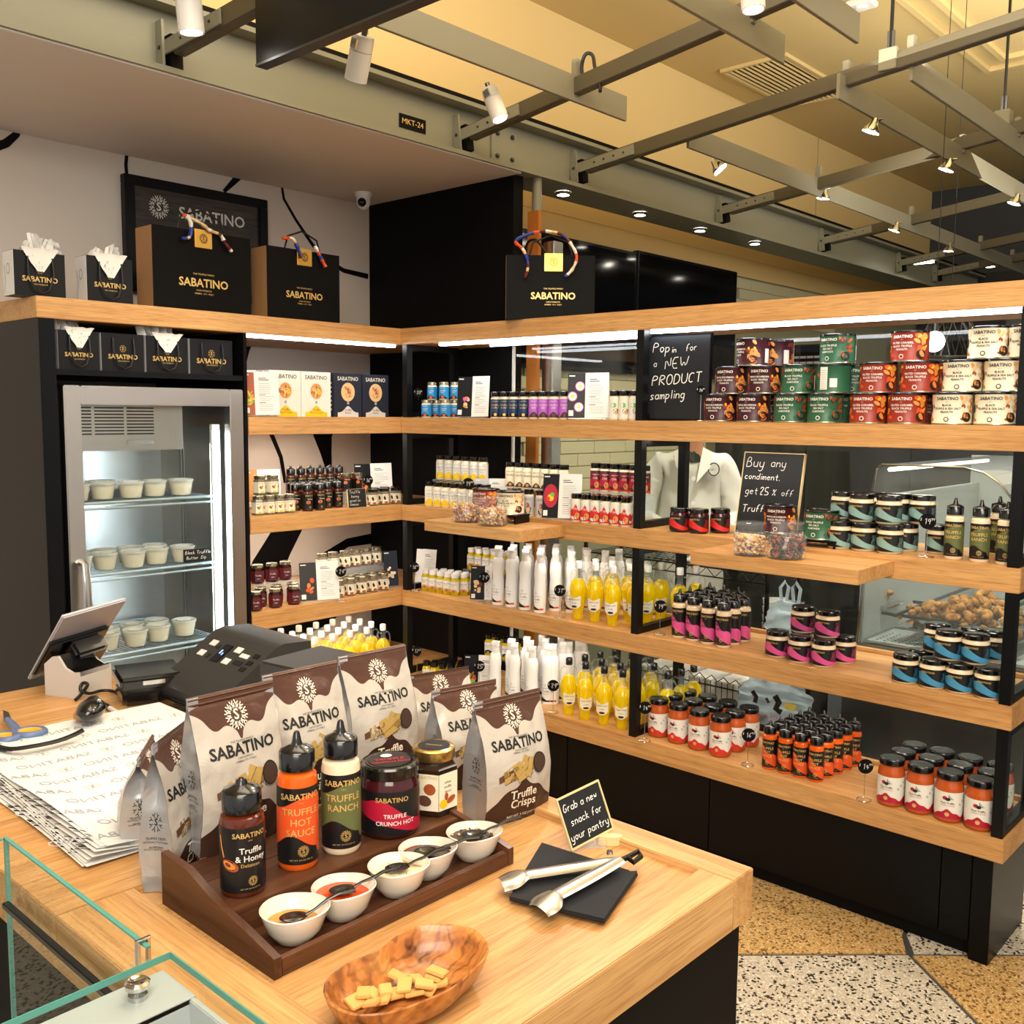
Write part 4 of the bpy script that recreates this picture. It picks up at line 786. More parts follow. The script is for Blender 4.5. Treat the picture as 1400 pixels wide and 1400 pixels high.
# --- oil bottles with two little glass handles
for k, cap in (('oil', 'white_plastic'), ('oil_black', 'black_plastic')):
    b = MB().lathe([(.017, 0), (.019, .003), (.0185, .012), (.017, .020), (.020, .034), (.0275, .070), (.0305, .095), (.0295, .115), (.024, .132), (.0150, .143)], 'oil', 24).mesh('bottle')
    nk = MB().lathe([(.0150, .143), (.0105, .152), (.0090, .165), (.0090, .182)], 'jar_glass', 16, None, True, (False, False)).mesh('neck'); c = MB().lathe([(.0118, .180), (.0122, .182), (.0122, .202), (.010, .205), (0, .205)], cap, 18).mesh('cap')
    hd = MB()
    for sx in (-1, 1): hd.tube(spl([(sx*.0095, 0, .168), (sx*.020, 0, .173), (sx*.0285, 0, .160), (sx*.0305, 0, .142), (sx*.0275, 0, .124)], 3), .0034, 'jar_glass', 8)
    L = Lab(); r = .0262; L.band(-.020, .020, lambda t: .040+.012*(abs(t)/.02)**2, lambda t: .082-.004*math.cos(t*160), 'lb_white' if k == 'oil' else 'lb_cream', .004, 12).text('SABATINO', .0066, 0, .072, 'ink', .0048).text('Truffle', .0055, 0, .060, 'ink', .0048).disc(0, .048, .009, .004, 'truffle', .0048)
    g = MB(); L.put(g, cylfn(r)); PROTO[k] = [('bottle', b), ('neck', nk), ('handle', hd.mesh('handle')), ('cap', c), ('label', g.mesh('label'))]; PNAME[k] = ('oil_bottle', 'bottle')
# --- squeeze bottles
def squeeze(k, body, bands, r=.0235, h=.160, cap=1, extra=None, words=(), wc='gold_print', nm='squeeze_bottle'):
    hb = h*.74
    b = MB().lathe([(r*.9, 0), (r, .004), (r, hb*.86), (r*.94, hb*.93), (r*.68, hb*.975), (r*.66, hb)], body, 32).mesh('bottle')
    c = MB().lathe([(r*.84, hb*.985), (r*.88, hb*.99), (r*.88, hb+.019), (r*.80, hb+.0215), (r*.50, hb+.0245), (r*.29, hb+.0265), (r*.23, hb+.031), (r*.16, h-.002), (r*.11, h), (0, h)], 'black_plastic', 28).mesh('cap')
    L = Lab(); w_ = W_(r); z0, z1 = hb*.07, hb*.84; L.rect(-w_, w_, z0, z1, 'lb_black', .0003, 32)
    for q in bands: L.band(*q[:4], q[4], .0006, 36)
    small_text(L, ['SABATINO'], h*.062, z1-h*.065, 'gold_print', bold=.015); small_text(L, ['1911'], h*.02, z1-h*.11, 'gold_print')
    for i, t_ in enumerate(words): L.text(t_, h*.072, 0, hb*.60-i*h*.078, wc, .0009, .012)
    L.logo(r*.1, z0+h*.10, h*.045, 'gold_print', .0009, 2 if nm != 'x' else 1); L.text('NET WT. 8.5 OZ (241 G)', h*.016, 0, z0+h*.035, 'gold_print')
    for q in range(5): L.rect(r*2.0, r*2.8, z0+h*(.06+.06*q), z0+h*(.075+.06*q), 'ink_grey', .0006, 3)
    if extra: extra(L)
    g = MB(); L.put(g, cylfn(r)); PROTO[k] = [('bottle', b), ('squeeze_cap', c), ('label', g.mesh('label'))]; PNAME[k] = (nm, 'bottle')
def wave(r, h, a, b_, ph): return lambda t: h*(a+b_*math.tanh((t/r-ph)*1.7))
def swash(r, h, c, lo=.16, hi=.52):
    w_ = W_(r); f1 = lambda t: h*(hi-.0+.05*math.sin(t/r*1.6+.6)); f0 = lambda t: h*(lo+.11*math.exp(-((t/r+.5)**2)*1.5)-.05*(t/r > 1)); return (-w_, w_, f0, f1, c)
def heart(r, h, c):
    w_ = W_(r); return (-w_*.62, w_*.62, lambda t: h*max(.07, .17-.09*t/r), lambda t: h*(.31+.17*math.exp(-((t/r+.75)**2)*2.0)-.03*t/r+.05*math.exp(-((t/r-.9)**2)*3)), c)
squeeze('hot', 'c_hot', [swash(.0235, .16, 'lb_orange')], words=('TRUFFLE', 'HOT', 'SAUCE'))
squeeze('ranch', 'c_ranch', [swash(.0235, .16, 'lb_olive')], words=('TRUFFLE', 'RANCH'))
squeeze('aioli', 'c_aioli', [heart(.0235, .16, 'lb_pink')], words=('TRUFFLE', 'AIOLI'), wc='ink')
squeeze('hotsmall', 'c_hot', [heart(.022, .15, 'lb_orange')], .022, .150, words=('TRUFFLE', 'HOT', 'SAUCE'))
def honey_art(L):
    L.disc(-.022, .038, .010, .006, 'nut_dark', .0009, 16, -.4).disc(-.023, .0385, .0075, .004, 'peach', .0011, 14, -.4).disc(-.0245, .039, .004, .0022, 'lb_brown', .0013, 12, -.4).stroke([(-.030, .046), (-.034, .058), (-.036, .070)], .0022, 'nut', .0009)
    L.text('Truffle', .0095, .001, .054, 'lb_white', .0009, .01).text('& Honey', .0095, .001, .045, 'lb_white', .0009, .01).text('Delizioso', .0055, .0, .0375, 'gold_print', .0009)
squeeze('honey', 'c_honey', [], .0245, .128, extra=honey_art, nm='honey_bottle')
def honey_s(L): L.disc(-.004, .034, .008, .006, 'peach', .0009, 12).disc(-.004, .034, .005, .0035, 'nut_dark', .0011, 10).text('Honey', .008, .004, .046, 'lb_white', .0009)
squeeze('honeysmall', 'c_honey', [], .0195, .105, extra=honey_s, nm='honey_bottle')
# --- round jars
def rjar(k, body, art, r=.034, h=.078, lid='black_plastic', nm='dip_jar', lidart=None):
    b = MB().lathe([(r*.86, 0), (r*.97, .004), (r, h*.10), (r, h*.74), (r*.93, h*.80), (r*.90, h*.83)], body, 32).mesh('jar')
    if nm == 'sauce_jar': b = MB().lathe([(r*.86, 0), (r*.98, .005), (r, h*.08), (r, h*.66), (r*.96, h*.74), (r*.86, h*.81), (r*.84, h*.88)], body, 32).mesh('jar')
    c = MB().lathe([(r*.94, h*.82), (r*.98, h*.835), (r*.98, h*.965), (r*.93, h*.99), (r*.85, h*.985), (r*.82, h*.995), (0, h*.995)], lid, 32).mesh('lid')
    if nm == 'sauce_jar': c = MB().lathe([(r*.90, h*.865), (r*.93, h*.875), (r*.93, h*.97), (r*.89, h*.995), (r*.80, h*.99), (r*.76, h), (0, h)], lid, 32).mesh('lid')
    L = Lab(); art(L, r, h); g = MB(); L.put(g, cylfn(r)); P = [('jar', b), ('lid', c), ('label', g.mesh('label'))]
    if lidart: g = MB(); L = Lab(); lidart(L, r, h); L.put(g, lambda s, y, d: (s, y, h*.995+d)); P.append(('lid_label', g.mesh('lid_label')))
    PROTO[k] = P; PNAME[k] = (nm, 'jar')
def a_swirl(c, words, wc='lb_white'):
    def f(L, r, h):
        w_ = W_(r); L.rect(-w_, w_, h*.08, h*.68, 'lb_black', .0004, 36); L.band(-w_*.62, w_*.62, lambda t: h*max(.09, .18-.13*t/r), lambda t: h*(.34-.10*t/r+.18*math.exp(-((t/r+.45)**2)*2.2)), c, .0007, 30)
        L.text('SABATINO', h*.095, -r*.1, h*.57, 'gold_print', .0010, .01)
        for i, q in enumerate(words): L.text(q, h*.082, r*.02*i, h*.345-i*h*.098, wc, .0010, .01)
        for k_ in range(5): L.stroke([(r*(1.0+.12*k_), h*(.16+.02*k_)), (r*(.95+.10*k_), h*(.3+.03*k_)), (r*(1.1+.10*k_), h*(.44+.02*k_)), (r*(1.05+.1*k_), h*.58)], .0008, c, .0010)
    return f
rjar('pinkjar', 'c_aioli', a_swirl('lb_pink', ())); rjar('bluejar', 'c_dip', a_swirl('lb_steelblue', ())); rjar('tealjar', 'c_dip', a_swirl('lb_teal', ())); rjar('redjar', 'c_crunch', a_swirl('lb_red', ()), .031, .078)
def lid_art(L, r, h): L.disc(0, 0, r*.72, r*.72, 'lb_black', .0004, 28).disc(-r*.05, r*.38, r*.2, r*.16, 'lb_white', .0007, 14).text('TRUFFLE', r*.26, 0, 0, 'lb_crimson', .0008, .02).text('CRUNCH HOT', r*.2, 0, -r*.26, 'lb_crimson', .0008, .02)
rjar('crunch', 'c_crunch', a_swirl('lb_crimson', ('TRUFFLE', 'CRUNCH HOT')), .0375, .092, 'black_plastic', 'condiment_jar', lid_art)
def a_sauce(c):
    def f(L, r, h):
        w_ = W_(r); L.rect(-w_*.80, w_*.80, h*.10, h*.64, 'lb_white', .0004, 36); L.band(-w_*.80, w_*.80, h*.10, lambda t: h*(.22+.06*math.cos(t/r*3.2)+.02*math.cos(t/r*9)), c, .0007, 36)
        L.disc(0, h*.19, r*.16, r*.16, 'gold_print', .001).disc(-r*.18, h*.52, r*.17, r*.14, 'lb_crimson', .001).disc(r*.02, h*.50, r*.17, r*.12, 'truffle', .0012); 
        for q in range(4): L.stroke([(r*.05, h*.5), (r*(.1+.1*q), h*(.60-.03*q))], .0016, 'lb_forest' if c != 'lb_red' else 'lb_crimson', .0011)
        L.text('Pure Truffle', h*.052, 0, h*.42, 'ink', .001, .02).text('TOMATO SAUCE', h*.036, 0, h*.37, 'lb_crimson', .001)
        for q in range(4): L.disc(r*(.9+.22*q), h*(.4+.07*(q % 3)), r*.10, h*.035, 'paper_grey', .0006, 8, .6)
    return f
rjar('salsa', 'c_tomato', a_sauce('lb_red'), .034, .128, 'black_plastic', 'sauce_jar'); rjar('marinara', 'c_tomato', a_sauce('lb_crimson'), .036, .132, 'black_plastic', 'sauce_jar')
# --- hexagonal jars
def hexjar(k, body, bg, art, r=.024, h=.070, lid='silver_lid', n=6):
    b = MB().lathe([(r*.92, 0), (r, .003), (r, h*.72), (r*.80, h*.80), (r*.78, h*.84)], body, n, Matrix.Rotation(R(30 if n == 6 else 22.5), 4, 'Z'), False).mesh('jar')
    c = MB().lathe([(r*.86, h*.83), (r*.88, h*.84), (r*.88, h*.98), (r*.80, h), (0, h)], lid, 24).mesh('lid')
    L = Lab(); L.rect(-r*1.5, r*1.5, h*.10, h*.66, bg, .0006, 3); art(L, r, h); g = MB(); ap = r*math.cos(math.pi/6)
    def fn(s, hh, d):
        a = r; f = s/a; k_ = max(-1, min(1, round(f))); t = s-k_*a; an = k_*math.pi/3; x, y = t, -(ap+d); return (x*math.cos(an)-y*math.sin(an), x*math.sin(an)+y*math.cos(an), hh)
    L.q[0] = ([(x, y) for k_ in (-1, 0, 1) for x, y in ((k_*r-r*.499, h*.10), (k_*r+r*.499, h*.10), (k_*r+r*.499, h*.66), (k_*r-r*.499, h*.66))], [(0, 1, 2, 3), (4, 5, 6, 7), (8, 9, 10, 11)], bg, .0006)
    L.put(g, fn); PROTO[k] = [('jar', b), ('lid', c), ('label', g.mesh('label'))]; PNAME[k] = ('hex_jar', 'jar')
def a_truf(L, r, h):
    for s in (0, -r): L.disc(s-r*.16, h*.42, r*.2, h*.13, 'truffle', .0009, 12, .3).disc(s+r*.1, h*.16, r*.34, h*.07, 'nut_dark', .0009, 12); 
    L.text('SABATINO', h*.07, r*.1, h*.58, 'ink', .001)
    for q in range(3): L.rect(r*.08, r*.38, h*(.36+.07*q), h*(.38+.07*q), 'ink_grey', .0009)
def a_nutj(L, r, h):
    for s in (0, r): L.disc(s-r*.1, h*.38, r*.18, h*.10, 'nut_dark', .0009, 10, .8).disc(s+r*.12, h*.44, r*.15, h*.07, 'nut', .0010, 10, -.5).disc(s+r*.1, h*.15, r*.3, h*.05, 'lb_yellow', .0009)
    L.text('SABATINO', h*.07, 0, h*.58, 'ink', .001)
hexjar('trufjar', 'c_truf', 'lb_cream', a_truf); hexjar('nutjar', 'c_truf', 'lb_cream', a_nutj); hexjar('trufjar_black', 'c_truf', 'lb_cream', a_truf, .024, .066, 'black_plastic')
hexjar('jamjar', 'c_jam', 'lb_maroon', lambda L, r, h: L.rect(-r*.34, r*.34, h*.15, h*.5, 'lb_plum', .0009).text('Truffle', h*.12, 0, h*.44, 'lb_white', .0011).text('jam', h*.11, 0, h*.28, 'lb_white', .0011), .024, .072)
hexjar('honeypot', 'c_honey', 'lb_black', lambda L, r, h: honey_s(L), .024, .070)
def a_nut_hex(L, r, h):
    for q in (('disc', -.05),): pass
    L.disc(-r*.1, h*.24, r*.38, h*.12, 'ceramic', .0009, 16, -.2).disc(-r*.1, h*.25, r*.30, h*.085, 'lb_brown', .0011, 14, -.2).disc(r*.12, h*.43, r*.26, h*.09, 'nut_dark', .0009, 10).disc(r*.75, h*.20, r*.22, h*.07, 'lb_yellow', .0009).disc(r*1.15, h*.24, r*.25, h*.05, 'nut_dark', .001, 12, .4)
    L.text('SABATINO', h*.07, r*.0, h*.61, 'gold_print', .001); small_text(L, ['white', 'truffle', 'sauce'], h*.06, h*.52, 'ink', s0=r*.98)
    L.disc(r*.9, h*.3, r*.1, h*.06, 'nut_dark', .0009)
mat('c_dark', '2b1c14', .1, coat=.3)
hexjar('whitejar', 'c_dark', 'lb_cream', a_nut_hex, .0325, .088, 'gold_lid')
PROTO['whitejar'].append(('lid_label', Lab().disc(0, 0, .0215, .0215, 'lb_black', .0, 24).text('TRUFFLE', .006, 0, 0, 'gold_print', .0004).put(MB(), lambda s, y, d: (s, y, .0882+d)).mesh('lid_label')))
# --- nut tins
def tin(k, bg, txt, fg, kinds):
    r, h = .0495, .083
    b = MB().lathe([(r*.985, 0), (r, .001), (r, .003), (r*.985, .004), (r*.985, h-.006), (r, h-.005), (r, h-.003)], 'silver_lid', 40, mats=['silver_lid', 'silver_lid', 'silver_lid', bg, 'silver_lid', 'silver_lid']).mesh('tin')
    c = MB().lathe([(r*.995, h-.006), (r*1.012, h-.0055), (r*1.012, h-.001), (r*.99, h), (r*.93, h), (r*.91, h-.002), (0, h-.002)], 'black_plastic', 36).mesh('lid')
    L = Lab(); rr = random.Random(len(k)*7); rb = r*.985
    for (s0, n_) in ((r*.95, 15), (-r*1.05, 7), (r*2.2, 8)):
        for q in range(n_):
            m_, rx, ry = rr.choice(kinds); L.disc(s0+rr.uniform(-.30, .34)*r, h*rr.uniform(.14, .86), r*rx, r*ry, m_, .0003+.00006*q, 12, rr.uniform(-1.5, 1.5))
    L.disc(r*.95, h*.24, r*.27, r*.25, 'truffle', .0014, 16).disc(-r*1.1, h*.5, r*.14, r*.25, 'truffle', .0010, 12)
    L.rect(r*1.75, r*2.1, h*.12, h*.62, 'lb_white', .0016, 4); 
    L.rect(r*2.62, r*3.06, h*.12, h*.88, 'lb_white', .0012, 6).rect(-r*3.0, -r*2.6, h*.2, h*.5, 'lb_white', .0012, 5)
    for q in range(9): L.rect(r*2.68, r*3.0, h*(.16+.075*q), h*(.17+.075*q), 'ink_grey', .0014, 4)
    L.text('SABATINO', h*.135, -r*.08, h*.80, fg, .0012, .02); L.text('1911', h*.045, -r*.08, h*.70, fg, .0012)
    for i, t_ in enumerate(txt): L.text(t_, h*.088, -r*.08, h*.60-i*h*.105, fg, .0012, .02)
    L.disc(-r*.08, h*.17, h*.075, h*.075, fg, .0012, 16).disc(-r*.08, h*.17, h*.05, h*.05, bg, .0014, 12)
    g = MB(); L.put(g, cylfn(rb)); PROTO[k] = [('tin', b), ('lid', c), ('label', g.mesh('label'))]; PNAME[k] = ('nut_tin', 'tin')
tin('tin_plum', 'lb_plum', ['MAPLE BOURBON', 'BLACK TRUFFLE', 'PEANUTS'], 'lb_white', [('peach', .22, .13), ('lb_rust', .16, .12), ('nut', .18, .1), ('lb_yellow', .1, .06)])
tin('tin_green', 'lb_forest', ['BLACK TRUFFLE', 'SEA SALT', 'ALMONDS'], 'lb_white', [('nut_dark', .2, .09), ('lb_rust', .19, .09), ('lb_forest', .2, .1), ('lb_choc', .16, .16)])
tin('tin_red', 'lb_rust', ['SALTED CARAMEL', 'BLACK TRUFFLE', 'PEANUTS'], 'lb_white', [('peach', .2, .12), ('nut', .2, .1), ('lb_orange', .17, .1), ('lb_yellow', .1, .06)])
tin('tin_white', 'lb_cream', ['BLACK', 'TRUFFLE & SEA SALT', 'PEANUTS'], 'ink', [('nut', .18, .09), ('nut_pale', .2, .1), ('nut_dark', .1, .06), ('nut_pale', .17, .09)])
# ================================================================== STOCK ON THE SHELVES
def rows_name(r, n): return '' if n == 1 else (' in front row' if r == 0 else ' in %s row' % ORD[r])
def cluster(k, base, group, A, B, n, rows=1, pitch=.045, back=(0, 1), z=0, rz=0, skip=(), shift=0, extra='', jit=.0008):
    """n across from world point A to B, rows going back; every item gets its own description"""
    A = Vector(A); B = Vector(B); bk = Vector((back[0], back[1], 0))
    for r in range(rows):
        for c in range(n):
            if (r, c) in skip: continue
            p = A.lerp(B, (c+(shift if r % 2 else 0))/max(1, n-1)) + bk*pitch*r; p.z = z
            p.x += random.uniform(-jit, jit); p.y += random.uniform(-jit, jit)
            lb = '%s, %s from left%s%s' % (base, ORD[c], rows_name(r, rows), extra)
            place(k, p, rz+random.uniform(-.14, .14), lb, None, group)
def xy(p, z=None): return (p.x, p.y, p.z if z is None else z)
def ax(px, y, py=590): p = at(px, py, 'y', y); return Vector((p.x, y, 0))
def ay(py_px, x, py=590): p = at(py_px, py, 'x', x); return Vector((x, p.y, 0))
# ---- helper things
def riser(x0, x1, y0, y1, z, h, lb, mt='clear_plastic'):
    t = empty('display_riser', lb, 'riser', (x0, y0, z)); MB().box(0, x1-x0, 0, y1-y0, h-.004, h, mt).part('top', t); MB().box(0, .004, 0, y1-y0, 0, h-.004, mt).part('side', t); MB().box(x1-x0-.004, x1-x0, 0, y1-y0, 0, h-.004, mt).part('side', t)
def tag_price(px, py, bx_, by_, z, txt, lb, rz=None, r=.021, base=None):
    b = base or at(bx_, by_, 'z', z); c = at(px, py, 'y', b.y) if abs(b.x) > .03 or b.y > 0 else at(px, py, 'x', b.x); h = max(.05, c.z-z)
    t = empty('price_tag', lb, 'sign', (b.x, b.y, z+.001), R(38) if rz is None else rz, 'round black price tags')
    MB().tube([(.019*math.cos(a), .019*math.sin(a), .001) for a in [2*math.pi*k/16 for k in range(16)]], .0011, 'chrome', 6, True).tube([(-.019, 0, .001), (0, 0, .001), (0, 0, h-r)], .0009, 'chrome', 6).part('wire_stand', t)
    g = MB().lathe([(r, 0), (r, .0016), (0, .0016)], 'black_matt', 24, Matrix.Translation((0, -.002, h)) @ Matrix.Rotation(R(90), 4, 'X')); g.lathe([(0, 0), (r, 0)], 'black_matt', 24, Matrix.Translation((0, -.002, h)) @ Matrix.Rotation(R(90), 4, 'X')).part('disc', t)
    L = Lab().hand(txt, r*.72, -r*.40*len(txt)/2+.001, -r*.35, wd=.0011).hand('99', r*.34, r*.42, r*.1, wd=.0007).hand('$', r*.34, -r*.86, r*.05, wd=.0007); g = MB(); L.put(g, lambda s, q, d: (s, -.0036-d, q+h)); g.part('chalk_price', t)
def leaflet(p, rz, wl_, wr_, h, lb, left='card_black', art=None, right=True, tilt=8, nm='recipe_card'):
    t = empty(nm, lb, 'card', p, rz, 'folded recipe cards'); t.rotation_euler[0] = R(-tilt)
    g = MB().box(-wl_, 0, 0, .0012, .006, h, left); L = Lab().rect(-wl_*.93, -wl_*.6, h*.93, h*.955, 'paper', .0005).rect(-wl_*.93, -wl_*.66, h*.08, h*.2, 'paper', .0005)
    if art: art(L, wl_, h)
    L.put(g, flatfn); g.part('picture_panel', t)
    if right:
        g = MB().box(0, wr_, 0, .0012, .006, h*1.01, 'paper', Matrix.Rotation(R(-8), 4, 'Z')); L = Lab(); rr = random.Random(int(h*1e4)+int(wr_*1e4))
        L.rect(wr_*.18, wr_*.5, h*.86, h*.875, 'ink', .0006).rect(wr_*.18, wr_*.6, h*.82, h*.835, 'ink', .0006)
        for q in range(15):
            if q in (6, 10): L.rect(wr_*.18, wr_*.45, h*(.74-.043*q), h*(.752-.043*q), 'ink', .0006); continue
            L.rect(wr_*.18, wr_*(.6+.25*rr.random()), h*(.74-.043*q), h*(.748-.043*q), 'ink_grey', .0006)
        L.put(g, flatfn, Matrix.Rotation(R(-8), 4, 'Z')); g.part('recipe_panel', t)
    MB().box(-wl_*.9, wr_*.9 if right else 0, -.012, .014, 0, .004, 'clear_plastic').box(-wl_*.9, wr_*.9 if right else 0, .0018, .003, .004, h*.5, 'clear_plastic').part('acrylic_holder', t)
def art_food(cols, n=5):
    def f(L, w_, h):
        rr = random.Random(n*3+len(cols[0]))
        for q in range(n*3): L.disc(-w_*rr.uniform(.25, .75), h*rr.uniform(.25, .55), w_*rr.uniform(.06, .16), h*rr.uniform(.03, .07), cols[q % len(cols)], .0005+.00004*q, 10, rr.uniform(0, 3))
    return f
Z2, Z3, Z4, Z5 = H2+.0002, H3+.0002, H4+.0002, H5+.0002
# ---------- right unit, second shelf, left bay
g_ = 'spice shakers on the second shelf'
for i, (px, y) in enumerate(((583, .05), (597, .10), (609, .05), (622, .10), (592, .15), (612, .15))): place('blue', xy(ax(px, y), Z2), .5, 'small light-blue-labelled silver-lidded jar in bottom layer of pile, %s from left' % ORD[i], None, 'light blue jars')
for i, (px, y) in enumerate(((591, .075), (607, .075), (622, .11))): place('blue', xy(ax(px, y), Z2+.0705), .5, 'small light-blue-labelled jar on top layer of pile, %s from left' % ORD[i], None, 'light blue jars')
leaflet(xy(ax(644, .04), Z2), .5, .058, .070, .158, 'black and white recipe card beside the small light-blue jars', art=art_food(('nut_pale', 'lb_pink', 'nut'), 2))
for i, px in enumerate((678, 690, 702, 716)): place('darkblue', xy(ax(px, .05), Z2), .62, 'black-capped dark blue spice shaker, %s from left on second shelf' % ORD[i], None, 'dark blue shakers')
for i, px in enumerate((730, 743, 757, 772)): place('purple', xy(ax(px, .05), Z2), .62, 'black-capped purple spice shaker, %s from left on second shelf' % ORD[i], None, 'purple shakers')
for i, px in enumerate((702, 714, 727, 741, 754)): place('darkblue' if i < 2 else 'purple', xy(ax(px, .10), Z2), .62, ('dark blue' if i < 2 else 'purple')+' spice shaker in second row behind others, %s from left' % ORD[i], None, g_)
leaflet(xy(ax(799, .05), Z2), .62, .060, .082, .160, 'recipe card with pink egg circles beside purple shakers', art=lambda L, w_, h: [L.disc(-w_*x, h*y, w_*.27, h*.105, 'lb_pink', .0005+q*.0001, 18).disc(-w_*x, h*y, w_*.22, h*.085, 'ceramic', .0007+q*.0001, 18).disc(-w_*x, h*y, w_*.10, h*.045, 'lb_yellow', .001, 12) for q, (x, y) in enumerate(((.3, .72), (.72, .50), (.35, .27)))])
for i, px in enumerate((840, 853, 867)): place('green', xy(ax(px, .05), Z2), .62, 'white spice shaker with green dot, %s from left on second shelf' % ORD[i], None, 'white and green shakers')
tag_price(572, 537, 571, 571.5, Z2, '20', 'round price tag on clear stand left of small light-blue jars', r=.018, base=ax(572, .06))
# ---------- right unit, third shelf, left bay
cy_ = (.0, 0, 0)
a, b = on(588, 691, Z3, .02), on(644, 700, Z3, .02); a.y = b.y = .045; a.x = ax(588, .045, 690).x; b.x = ax(645, .045, 690).x
cluster('yellow', 'white and yellow spice shaker below riser', 'white and yellow shakers', a, b, 6, 1, z=Z3, rz=.62)
cluster('yellow', 'white and yellow spice shaker under riser', 'white and yellow shakers', a+Vector((.03, .048, 0)), b+Vector((.03, .048, 0)), 6, 1, z=Z3, rz=.62, extra=', behind front six')
riser(ax(590, .12).x, ax(664, .12).x+.01, .125, .175, Z3, .100, 'clear riser holding the upper row of white and yellow shakers')
cluster('yellow', 'white and yellow spice shaker on riser', 'white and yellow shakers', ax(603, .15), ax(661, .15), 6, 1, z=Z3+.1003, rz=.62)
leaflet(xy(ax(668, .12), Z3), .5, .06, .075, .118, 'leaning recipe card behind the nut tins and glass jars', left='paper_grey', art=art_food(('nut_dark', 'nut')))
cluster('brown', 'black-capped spice shaker with brown spoon picture', 'brown spice shakers', ax(707, .045), ax(741, .045), 3, 1, z=Z3, rz=.62)
riser(ax(695, .12).x, ax(776, .12).x+.01, .115, .165, Z3, .088, 'clear riser holding the cream-labelled shakers')
cluster('cream', 'black-capped cream-labelled spice shaker on riser', 'cream spice shakers', ax(699, .14), ax(772, .14), 7, 1, z=Z3+.0883, rz=.62)
cluster('cream', 'cream-labelled spice shaker below riser', 'cream spice shakers', ax(752, .07), ax(775, .07), 2, 1, z=Z3, rz=.62)
leaflet(xy(ax(764, .025), Z3), .45, .058, .085, .160, 'recipe card with red plate picture in front of cream shakers', art=lambda L, w_, h: L.disc(-w_*.5, h*.52, w_*.45, h*.26, 'lb_crimson', .0005, 20).disc(-w_*.5, h*.48, w_*.2, h*.08, 'lb_yellow', .0008, 10, .6).disc(-w_*.4, h*.55, w_*.12, h*.05, 'lb_green', .0009).disc(-w_*.65, h*.45, w_*.12, h*.05, 'lb_red', .0009))
cluster('red', 'black-capped red-flame spice shaker below riser', 'red spice shakers', ax(788, .03, 710), ax(856, .03, 710), 6, 1, z=Z3, rz=.62)
cluster('red', 'red-flame spice shaker below riser', 'red spice shakers', ax(800, .075, 710), ax(857, .075, 710), 5, 1, z=Z3, rz=.62, extra=', behind front six')
riser(ax(806, .12).x, ax(870, .12).x+.04, .122, .172, Z3, .100, 'clear riser holding the dark red spice shakers')
cluster('darkred', 'black-capped dark red spice shaker on riser', 'dark red spice shakers', ax(816, .147), ax(883, .147), 6, 1, z=Z3+.1003, rz=.62)
tag_price(646, 662, 640, 705, Z3, '19', 'round black price tag behind the left glass snack jars')
# tins + stand + glass jars on left pull-out
def stand(p, w_, d_, h, lb):
    t = empty('display_stand', lb, 'stand', p, R(12)); MB().box(-w_/2, w_/2, -d_/2, d_/2, h-.006, h, 'black_lacquer', bev=.001).part('top', t)
    for sx in (-1, 1): MB().box(sx*(w_/2-.006)-.003, sx*(w_/2-.006)+.003, -d_/2, d_/2, 0, h-.006, 'black_lacquer').part('side', t)
c1 = on(699, 716, EZ, .05); stand((c1.x, c1.y-.005, EZ), .105, .10, .030, 'low black stand under the white nut tin on left pull-out shelf'); place('tin_white', (c1.x, c1.y-.005, EZ+.0303), R(25), 'white peanut tin on black stand behind left glass snack jars')
place('tin_red', (c1.x-.125, c1.y+.0, EZ+.0303), R(15), 'caramel peanut tin half hidden behind left glass snack jars', None, 'nut tins'); stand((c1.x-.125, c1.y+.0, EZ), .105, .10, .030, 'low black stand under the caramel tin, mostly hidden')
def snack_jar(p, lb, fill, rz=0, sc=1.0):
    t = empty('glass_snack_jar', lb, 'jar', p, rz, 'faceted glass sample jars'); r = .053*sc; h = .074*sc
    g = MB().lathe([(r*.90, 0), (r, .004), (r, h*.86), (r*.86, h*.98), (r*.80, h), (r*.80, h*1.26), (r*.84, h*1.3)], 'jar_glass', 8, Matrix.Rotation(R(22.5), 4, 'Z'), False, (True, False))
    g.lathe([(r*.80, h*1.28), (r*.86, h*1.30), (r*.86, h*1.36), (r*.80, h*1.37)], 'jar_glass', 24, None, True, (False, False)); g.part('glass_jar', t)
    g = MB()
    for k in range(8):     # raised diamond facets
        a = 2*math.pi*k/8; q = r*.93
        for s in (-1, 1): g.tube([(q*math.cos(a-.36*s), q*math.sin(a-.36*s), .006), (q*math.cos(a+.36*s), q*math.sin(a+.36*s), h*.84)], .0011, 'jar_glass', 5)
    g.part('facet_ribs', t)
    g = MB(); rr = random.Random(int(p[0]*1000))
    for k in range(300):
        a = rr.uniform(0, 6.28); q = r*.84*math.sqrt(rr.random()); z = rr.uniform(.008, h*.80); m_ = rr.choice(fill); e = rr.uniform(.004, .0075)
        g.ball((q*math.cos(a), q*math.sin(a), z), e, m_, 6, (1.2, .9, .6), Vector((rr.random(), rr.random(), rr.random())).to_track_quat('Z', 'Y'))
    o = g.part('snack_filling', t); o['kind'] = 'stuff'
p = on(647, 716, EZ, .05); snack_jar((p.x-.03, p.y-.005, EZ), 'faceted glass jar of pale snack mix, left one on left pull-out shelf', ('nut_pale', 'nut', 'nut_dark'), .2)
p = on(672, 719, EZ, .05); snack_jar((p.x+.025, p.y-.02, EZ), 'faceted glass jar of golden snack mix, right one on left pull-out shelf', ('nut_pale', 'nut'), .1)
